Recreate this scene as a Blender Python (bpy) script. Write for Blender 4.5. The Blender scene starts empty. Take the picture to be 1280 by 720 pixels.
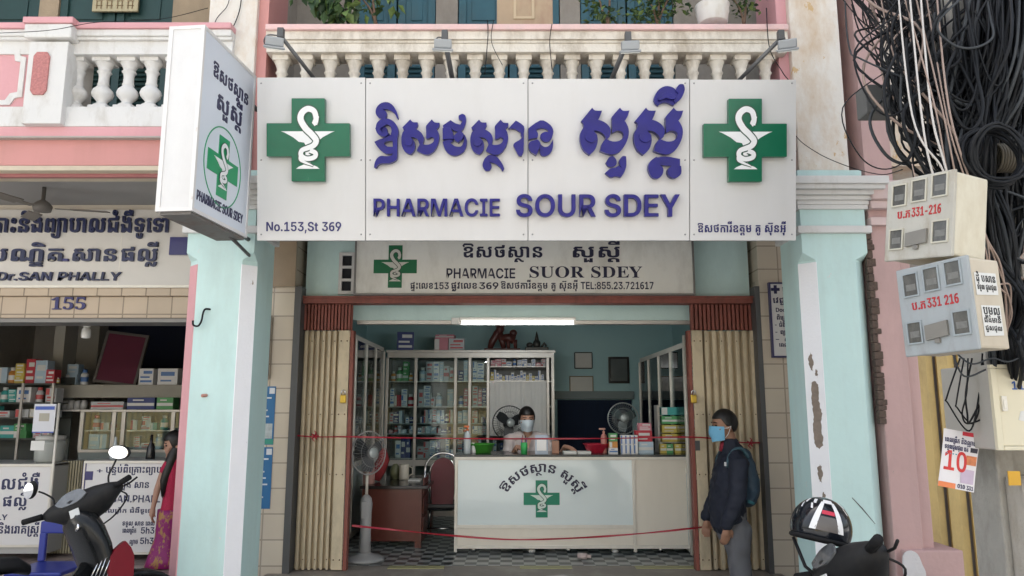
import bpy, bmesh, math, random
from mathutils import Vector, Matrix
from mathutils.geometry import tessellate_polygon
SC = bpy.context.scene
COL = SC.collection
R = math.radians
rnd = random.Random(7)

# ------------------------------------------------------------------ camera, sky, sun, exposure
PITCH = R(9.13); FPX = 924.0; EYE = 1.65
SN, CS = math.sin(PITCH), math.cos(PITCH)
cam_d = bpy.data.cameras.new('camera'); cam = bpy.data.objects.new('camera', cam_d); COL.objects.link(cam)
cam_d.sensor_width = 36; cam_d.lens = FPX/1280*36; cam_d.clip_start = .05; cam_d.clip_end = 2000
cam.location = (0, 0, EYE); cam.rotation_euler = (R(90)+PITCH, 0, 0); SC.camera = cam

SUN_ELEV, SUN_AZ = R(58), R(-35)          # sun stands behind the row of houses, up to the left
world = bpy.data.worlds.new('World'); SC.world = world; world.use_nodes = True
wn = world.node_tree.nodes; wl = world.node_tree.links
sky = wn.new('ShaderNodeTexSky'); sky.sky_type = 'NISHITA'; sky.sun_disc = False
sky.sun_elevation = SUN_ELEV; sky.sun_rotation = SUN_AZ; sky.air_density = 1.3; sky.dust_density = 4.5; sky.ozone_density = .6
hz = wn.new('ShaderNodeHueSaturation'); hz.inputs['Saturation'].default_value = .55      # a milky, hazy sky
wl.new(sky.outputs[0], hz.inputs['Color']); wl.new(hz.outputs[0], wn['Background'].inputs[0]); wn['Background'].inputs[1].default_value = .115
sd = bpy.data.lights.new('sun', 'SUN'); sd.energy = 4.6; sd.angle = R(.6); sd.color = (1, .965, .92)
sun = bpy.data.objects.new('sun', sd); COL.objects.link(sun)
# direction towards the sun: azimuth measured from +Y (into the picture) towards +X
sv = Vector((math.sin(SUN_AZ)*math.cos(SUN_ELEV), math.cos(SUN_AZ)*math.cos(SUN_ELEV), math.sin(SUN_ELEV)))
sun.rotation_euler = sv.to_track_quat('Z', 'Y').to_euler(); sun.location = (-4, 8, 14)
vs = SC.view_settings; SC.display_settings.display_device = 'sRGB'
vs.view_transform = 'Standard'; vs.look = 'None'; vs.gamma = 1; vs.use_curve_mapping = False; vs.exposure = 1.85
SC.render.engine = 'CYCLES'
SC.cycles.max_bounces = 8; SC.cycles.diffuse_bounces = 5; SC.cycles.glossy_bounces = 4; SC.cycles.transparent_max_bounces = 24
SC.cycles.sample_clamp_indirect = 6

def at(px, py, Y):
    """point of the place at depth Y that stands at photo pixel (px, py)"""
    u = (px-640)/FPX; v = (360-py)/FPX
    t = Y/(CS - v*SN)
    return Vector((u*t, Y, EYE + t*(SN + v*CS)))
def X(px, py, Y): return at(px, py, Y).x
def Z(py, Y): return at(640, py, Y).z

# ------------------------------------------------------------------ materials
def srgb(r, g, b):
    f = lambda c: (c/255/12.92 if c/255 <= .04045 else ((c/255+.055)/1.055)**2.4)
    return (f(r), f(g), f(b), 1)
_m = {}
def mat(name, col, rough=.6, metal=0., var=.0, vscale=6., dirt=None, dirt_amt=0., dscale=2.5, bump=0., bscale=60., spec=.5, stretch=(1, 1, 1), coat=0., dirt_lo=.48, dirt_hi=.7, streak=None, streak_amt=.3, chips=None, chip_lo=.665):
    """procedural paint / plaster / metal: base colour with soft variation, stains with their own shape, fine bump"""
    if name in _m: return _m[name]
    m = bpy.data.materials.new(name); m.use_nodes = True; n = m.node_tree.nodes; l = m.node_tree.links
    b = n['Principled BSDF']; _m[name] = m
    c = tuple(col) if len(col) == 4 else (*col, 1)
    b.inputs['Roughness'].default_value = rough; b.inputs['Metallic'].default_value = metal
    b.inputs['Specular IOR Level'].default_value = spec; b.inputs['Coat Weight'].default_value = coat
    tc = n.new('ShaderNodeTexCoord'); mp = n.new('ShaderNodeMapping'); mp.inputs['Scale'].default_value = stretch
    l.new(tc.outputs['Object'], mp.inputs[0])
    out = None
    if var > 0:
        nz = n.new('ShaderNodeTexNoise'); nz.inputs['Scale'].default_value = vscale; nz.inputs['Detail'].default_value = 5; nz.inputs['Roughness'].default_value = .62
        l.new(mp.outputs[0], nz.inputs['Vector'])
        mx = n.new('ShaderNodeMix'); mx.data_type = 'RGBA'
        mx.inputs[6].default_value = (*[x*(1-var) for x in c[:3]], 1); mx.inputs[7].default_value = (*[min(1, x*(1+var)) for x in c[:3]], 1)
        l.new(nz.outputs[0], mx.inputs[0]); out = mx.outputs[2]
        rr = n.new('ShaderNodeMapRange'); rr.inputs[3].default_value = max(0, rough-.08); rr.inputs[4].default_value = min(1, rough+.12)
        l.new(nz.outputs[0], rr.inputs[0]); l.new(rr.outputs[0], b.inputs['Roughness'])
    if dirt:
        nz2 = n.new('ShaderNodeTexNoise'); nz2.inputs['Scale'].default_value = dscale; nz2.inputs['Detail'].default_value = 9; nz2.inputs['Roughness'].default_value = .7
        mp2 = n.new('ShaderNodeMapping'); mp2.inputs['Scale'].default_value = (1, 1, .45); l.new(tc.outputs['Object'], mp2.inputs[0]); l.new(mp2.outputs[0], nz2.inputs['Vector'])
        rp = n.new('ShaderNodeMapRange'); rp.inputs[1].default_value = dirt_lo; rp.inputs[2].default_value = dirt_hi; rp.inputs[4].default_value = dirt_amt
        l.new(nz2.outputs[0], rp.inputs[0])
        mx2 = n.new('ShaderNodeMix'); mx2.data_type = 'RGBA'; l.new(rp.outputs[0], mx2.inputs[0])
        if out: l.new(out, mx2.inputs[6])
        else: mx2.inputs[6].default_value = c
        mx2.inputs[7].default_value = tuple(dirt) if len(dirt) == 4 else (*dirt, 1); out = mx2.outputs[2]
    for kind, colr in (('streak', streak), ('chips', chips)):          # run marks of rain; small flakes where the paint has come off
        if not colr: continue
        nz3 = n.new('ShaderNodeTexNoise'); nz3.inputs['Detail'].default_value = 6 if kind == 'streak' else 8
        nz3.inputs['Scale'].default_value = 1 if kind == 'streak' else 4.5; nz3.inputs['Roughness'].default_value = .6 if kind == 'streak' else .72
        mp3 = n.new('ShaderNodeMapping'); mp3.inputs['Scale'].default_value = (6, 6, .5) if kind == 'streak' else (1, 1, .7); mp3.inputs['Location'].default_value = (3.1, 1.7, .4)
        l.new(tc.outputs['Object'], mp3.inputs[0]); l.new(mp3.outputs[0], nz3.inputs['Vector'])
        rp3 = n.new('ShaderNodeMapRange'); lo, hi = (.5, .72) if kind == 'streak' else (chip_lo, chip_lo+.012)
        rp3.inputs[1].default_value = lo; rp3.inputs[2].default_value = hi; rp3.inputs[4].default_value = streak_amt if kind == 'streak' else 1
        l.new(nz3.outputs[0], rp3.inputs[0]); mx3 = n.new('ShaderNodeMix'); mx3.data_type = 'RGBA'; l.new(rp3.outputs[0], mx3.inputs[0])
        if out: l.new(out, mx3.inputs[6])
        else: mx3.inputs[6].default_value = c
        mx3.inputs[7].default_value = (*colr[:3], 1); out = mx3.outputs[2]
    if out: l.new(out, b.inputs['Base Color'])
    else: b.inputs['Base Color'].default_value = c
    if bump > 0:
        nb = n.new('ShaderNodeTexNoise'); nb.inputs['Scale'].default_value = bscale; nb.inputs['Detail'].default_value = 4
        l.new(mp.outputs[0], nb.inputs['Vector'])
        bp = n.new('ShaderNodeBump'); bp.inputs['Strength'].default_value = bump; bp.inputs['Distance'].default_value = .01
        l.new(nb.outputs[0], bp.inputs['Height']); l.new(bp.outputs[0], b.inputs['Normal'])
    return m
def glass(name, tint=(.9, .95, .95), rough=.02, body=.0, bodycol=(.6, .7, .7), fres=1.45):
    if name in _m: return _m[name]
    m = bpy.data.materials.new(name); m.use_nodes = True; n = m.node_tree.nodes; l = m.node_tree.links
    for x in list(n): n.remove(x)
    o = n.new('ShaderNodeOutputMaterial'); t = n.new('ShaderNodeBsdfTransparent'); t.inputs[0].default_value = (*tint, 1)
    g = n.new('ShaderNodeBsdfGlossy'); g.inputs['Roughness'].default_value = rough
    f = n.new('ShaderNodeFresnel'); f.inputs[0].default_value = fres
    mx = n.new('ShaderNodeMixShader'); l.new(f.outputs[0], mx.inputs[0])
    a = t.outputs[0]
    if body > 0:
        d = n.new('ShaderNodeBsdfDiffuse'); d.inputs[0].default_value = (*bodycol, 1)
        m2 = n.new('ShaderNodeMixShader'); m2.inputs[0].default_value = body; l.new(t.outputs[0], m2.inputs[1]); l.new(d.outputs[0], m2.inputs[2]); a = m2.outputs[0]
    l.new(a, mx.inputs[1]); l.new(g.outputs[0], mx.inputs[2]); l.new(mx.outputs[0], o.inputs[0])
    _m[name] = m; return m
def tiled(name, c1, c2, mortar, w, h, axis='xz', rough=.3, var=.12, offset=0., bumps=.15, msize=.006, checker=False):
    """tiles laid in world metres, their joints as slim grooves"""
    if name in _m: return _m[name]
    m = bpy.data.materials.new(name); m.use_nodes = True; n = m.node_tree.nodes; l = m.node_tree.links; b = n['Principled BSDF']
    tc = n.new('ShaderNodeTexCoord'); sp = n.new('ShaderNodeSeparateXYZ'); cb = n.new('ShaderNodeCombineXYZ'); l.new(tc.outputs['Object'], sp.inputs[0])
    i = {'xz': (0, 2), 'xy': (0, 1), 'yz': (1, 2)}[axis]
    l.new(sp.outputs[i[0]], cb.inputs[0]); l.new(sp.outputs[i[1]], cb.inputs[1])
    br = n.new('ShaderNodeTexBrick'); br.offset = offset; br.inputs['Color1'].default_value = (*c1, 1); br.inputs['Color2'].default_value = (*c2, 1)
    br.inputs['Mortar'].default_value = (*mortar, 1); br.inputs['Scale'].default_value = 1; br.inputs['Mortar Size'].default_value = msize
    br.inputs['Brick Width'].default_value = w; br.inputs['Row Height'].default_value = h; br.inputs['Mortar Smooth'].default_value = .2
    l.new(cb.outputs[0], br.inputs[0]); col = br.outputs[0]
    if checker:
        ck = n.new('ShaderNodeTexChecker'); ck.inputs['Scale'].default_value = 1/w; ck.inputs[1].default_value = (*c1, 1); ck.inputs[2].default_value = (*c2, 1)
        l.new(cb.outputs[0], ck.inputs[0]); col = ck.outputs[0]
    nz = n.new('ShaderNodeTexNoise'); nz.inputs['Scale'].default_value = 3; nz.inputs['Detail'].default_value = 7
    l.new(tc.outputs['Object'], nz.inputs['Vector'])
    mr = n.new('ShaderNodeMapRange'); mr.inputs[3].default_value = 1-var; mr.inputs[4].default_value = 1+var; l.new(nz.outputs[0], mr.inputs[0])
    mu = n.new('ShaderNodeVectorMath'); mu.operation = 'SCALE'; l.new(col, mu.inputs[0]); l.new(mr.outputs[0], mu.inputs['Scale'])
    l.new(mu.outputs[0], b.inputs['Base Color']); b.inputs['Roughness'].default_value = rough
    bp = n.new('ShaderNodeBump'); bp.inputs['Strength'].default_value = bumps; bp.inputs['Distance'].default_value = .004; bp.invert = True
    l.new(br.outputs['Fac'], bp.inputs['Height']); l.new(bp.outputs[0], b.inputs['Normal'])
    _m[name] = m; return m

# ------------------------------------------------------------------ mesh helpers
class MB:
    """collects shapes and links them as ONE mesh object"""
    def __init__(s): s.v = []; s.f = []; s.mi = []; s.cur = 0; s.smooth = []; s.sm = False
    def add(s, vs, fs, M=None):
        o = len(s.v)
        s.v += [(M @ Vector(p)) if M is not None else Vector(p) for p in vs]
        for f in fs: s.f.append([i+o for i in f]); s.mi.append(s.cur); s.smooth.append(s.sm)
        return s
    def frombm(s, bm, M=None):
        bm.verts.ensure_lookup_table(); bm.verts.index_update()
        return s.add([v.co.copy() for v in bm.verts], [[v.index for v in f.verts] for f in bm.faces], M)
    def box(s, x0, x1, y0, y1, z0, z1, bev=0., M=None):
        if bev > 0:
            bm = bmesh.new(); bmesh.ops.create_cube(bm, size=1)
            bmesh.ops.scale(bm, vec=(x1-x0, y1-y0, z1-z0), verts=bm.verts); bmesh.ops.translate(bm, vec=((x0+x1)/2, (y0+y1)/2, (z0+z1)/2), verts=bm.verts)
            bmesh.ops.bevel(bm, geom=list(bm.edges), offset=min(bev, .45*min(x1-x0, y1-y0, z1-z0)), segments=2, affect='EDGES', profile=.6)
            s.frombm(bm, M); bm.free(); return s
        p = [(x0,y0,z0),(x1,y0,z0),(x1,y1,z0),(x0,y1,z0),(x0,y0,z1),(x1,y0,z1),(x1,y1,z1),(x0,y1,z1)]
        return s.add(p, [(3,2,1,0),(4,5,6,7),(0,1,5,4),(1,2,6,5),(2,3,7,6),(3,0,4,7)], M)
    def quad(s, a, b, c, d): return s.add([a, b, c, d], [(0,1,2,3)])
    def lathe(s, prof, c=(0,0,0), seg=20, M=None, sx=1., sy=1., cap=True):
        vs = []; fs = []; n = len(prof)
        for k in range(seg):
            a = 2*math.pi*k/seg
            for r, z in prof: vs.append((c[0]+r*math.cos(a)*sx, c[1]+r*math.sin(a)*sy, c[2]+z))
        for k in range(seg):
            k2 = (k+1) % seg
            for j in range(n-1): fs.append((k*n+j, k2*n+j, k2*n+j+1, k*n+j+1))
        if cap:
            fs.append([k*n for k in range(seg)][::-1]); fs.append([k*n+n-1 for k in range(seg)])
        o = s.sm; s.sm = True; s.add(vs, fs, M); s.sm = o
        return s
    def tube(s, pts, r, seg=8, closed=False, cap=True):
        pts = [Vector(p) for p in pts]; n = len(pts)
        rs = r if isinstance(r, (list, tuple)) else [r]*n
        T = []
        for i in range(n):
            a = pts[i-1] if (i > 0 or closed) else pts[i]; b = pts[(i+1) % n] if (i < n-1 or closed) else pts[i]
            t = (b-a); T.append(t.normalized() if t.length > 1e-9 else Vector((0,0,1)))
        up = Vector((0,0,1)) if abs(T[0].z) < .9 else Vector((1,0,0))
        nrm = (up - T[0]*up.dot(T[0])).normalized(); vs = []; fs = []
        for i in range(n):
            nrm = (nrm - T[i]*nrm.dot(T[i])); nrm = nrm.normalized() if nrm.length > 1e-6 else T[i].orthogonal().normalized()
            bn = T[i].cross(nrm)
            for k in range(seg):
                a = 2*math.pi*k/seg; vs.append(pts[i] + (nrm*math.cos(a)+bn*math.sin(a))*rs[i])
        for i in range(n if closed else n-1):
            j = (i+1) % n
            for k in range(seg):
                k2 = (k+1) % seg; fs.append((i*seg+k, i*seg+k2, j*seg+k2, j*seg+k))
        if cap and not closed:
            fs.append(list(range(seg))[::-1]); fs.append([(n-1)*seg+k for k in range(seg)])
        o = s.sm; s.sm = True; s.add(vs, fs); s.sm = o
        return s
    def cyl(s, a, b, r, seg=16, r2=None): return s.tube([a, b], [r, r if r2 is None else r2], seg)
    def ell(s, c, r, seg=16, rings=10, M=None):
        vs = [(c[0], c[1], c[2]+r[2])]; fs = []
        for i in range(1, rings):
            t = math.pi*i/rings
            for k in range(seg):
                a = 2*math.pi*k/seg; vs.append((c[0]+r[0]*math.sin(t)*math.cos(a), c[1]+r[1]*math.sin(t)*math.sin(a), c[2]+r[2]*math.cos(t)))
        vs.append((c[0], c[1], c[2]-r[2])); L = len(vs)-1
        for k in range(seg):
            k2 = (k+1) % seg; fs.append((0, 1+k, 1+k2)); fs.append((L, L-seg+k2, L-seg+k))
            for i in range(rings-2): fs.append((1+i*seg+k, 1+(i+1)*seg+k, 1+(i+1)*seg+k2, 1+i*seg+k2))
        o = s.sm; s.sm = True; s.add(vs, fs, M); s.sm = o
        return s
    def poly(s, pts, h, F, holes=(), z0=0.):
        """flat outline pts (2-D) raised from z0 to h; F maps (x, y, z) of the outline's plane to the place"""
        loops = [pts]+list(holes); flat = [p for lp in loops for p in lp]; n = len(flat)
        tri = tessellate_polygon([[Vector((p[0], p[1], 0)) for p in lp] for lp in loops])
        vs = [F(p[0], p[1], h) for p in flat] + [F(p[0], p[1], z0) for p in flat]; fs = []
        for t in tri:
            a, b, c = (flat[i] for i in t)
            ccw = (b[0]-a[0])*(c[1]-a[1])-(b[1]-a[1])*(c[0]-a[0]) > 0
            fs.append(tuple(t) if ccw else tuple(t[::-1])); fs.append(tuple(i+n for i in (t[::-1] if ccw else t)))
        o = 0
        for li, lp in enumerate(loops):
            ar = sum(lp[i][0]*lp[(i+1) % len(lp)][1]-lp[(i+1) % len(lp)][0]*lp[i][1] for i in range(len(lp)))
            fl = (ar > 0) == (li == 0)
            for i in range(len(lp)):
                j = (i+1) % len(lp); q = (o+i, o+j, o+j+n, o+i+n); fs.append(q[::-1] if fl else q)
            o += len(lp)
        return s.add(vs, fs)
ORG = {}
def org(o): return ORG.get(o.name, Vector((0,0,0))) if o else Vector((0,0,0))
def obj(name, mb, m, parent=None, base=None, bevel=0.):
    br = getattr(mb, 'breaks', [])
    if len(br) > 1 and parent:                       # lettering: every line a part of its own
        br = [(0, 0)]+br[1:]+[(len(mb.v), len(mb.f))]
        for (v0, f0), (v1, f1) in zip(br, br[1:]):
            q = MB(); q.v = mb.v[v0:v1]; q.f = [[i-v0 for i in f] for f in mb.f[f0:f1]]; q.mi = mb.mi[f0:f1]; q.smooth = mb.smooth[f0:f1]
            o = obj(name, q, m, parent, base, bevel)
        return o
    me = bpy.data.meshes.new(name)
    if parent is None and base is None and mb.v:
        xs = [p.x for p in mb.v]; ys = [p.y for p in mb.v]; zs = [p.z for p in mb.v]
        base = Vector(((min(xs)+max(xs))/2, (min(ys)+max(ys))/2, min(zs)))
    o0 = org(parent) if parent else Vector(base)
    me.from_pydata([tuple(p-o0) for p in mb.v], [], mb.f); 
    for mm in (m if isinstance(m, (list, tuple)) else [m]): me.materials.append(mm)
    me.polygons.foreach_set('material_index', mb.mi); me.polygons.foreach_set('use_smooth', mb.smooth)
    me.update(); me.validate()
    o = bpy.data.objects.new(name, me); COL.objects.link(o)
    if parent: o.parent = parent
    else: o.location = o0
    ORG[o.name] = o0
    if bevel > 0:
        bv = o.modifiers.new('bevel', 'BEVEL'); bv.width = bevel; bv.segments = 2; bv.limit_method = 'ANGLE'
    return o
def tag(o, label, cat, group=None):
    o['label'] = label; o['category'] = cat
    if group: o['group'] = group
    return o
def thing(name, label, cat, loc=(0,0,0), group=None):
    o = bpy.data.objects.new(name, None); COL.objects.link(o); o.location = loc; o.empty_display_size = .1
    ORG[o.name] = Vector(loc); return tag(o, label, cat, group)
def struct(name, mb, m):
    o = obj(name, mb, m, base=(0,0,0)); o['kind'] = 'structure'; return o
def stuff(o): o['kind'] = 'stuff'; return o
def kids(o): return [c for c in COL.objects if c.parent == o]
def copy_tree(o, loc=None, rz=None, parent=None, label=None):
    c = o.copy(); COL.objects.link(c)
    if parent: c.parent = parent
    if loc is not None: c.location = loc
    if rz is not None: c.rotation_euler = (0, 0, rz)
    if label: c['label'] = label
    for ch in kids(o): copy_tree(ch, parent=c)
    return c
def smoothpts(pts, sub=3, sharp=62):
    """round off an outline, keeping its sharp corners"""
    n = len(pts); P = [Vector(p) for p in pts]; tg = []
    for i in range(n):
        a = P[i]-P[i-1]; b = P[(i+1) % n]-P[i]
        tg.append(Vector((0,0)) if a.length < 1e-9 or b.length < 1e-9 or a.angle(b) > R(sharp) else (P[(i+1) % n]-P[i-1])*.5)
    out = []
    for i in range(n):
        p0, p1 = P[i], P[(i+1) % n]; L = (p1-p0).length
        m0, m1 = [(m if m.length <= L*1.3 else m*(L*1.3/m.length)) for m in (tg[i], tg[(i+1) % n])]
        for k in range(sub):
            t = k/sub; t2 = t*t; t3 = t2*t
            out.append(tuple(p0*(2*t3-3*t2+1)+m0*(t3-2*t2+t)+p1*(-2*t3+3*t2)+m1*(t3-t2)))
    return out
def spline(pts, sub=6):
    P = [Vector(p) for p in pts]; out = []
    for i in range(len(P)-1):
        p0 = P[i-1] if i else P[0]; p1 = P[i]; p2 = P[i+1]; p3 = P[i+2] if i+2 < len(P) else P[-1]
        for k in range(sub):
            t = k/sub; out.append(.5*((2*p1)+(p2-p0)*t+(2*p0-5*p1+4*p2-p3)*t*t+(3*p1-p0-3*p2+p3)*t**3))
    out.append(P[-1]); return out
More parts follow.
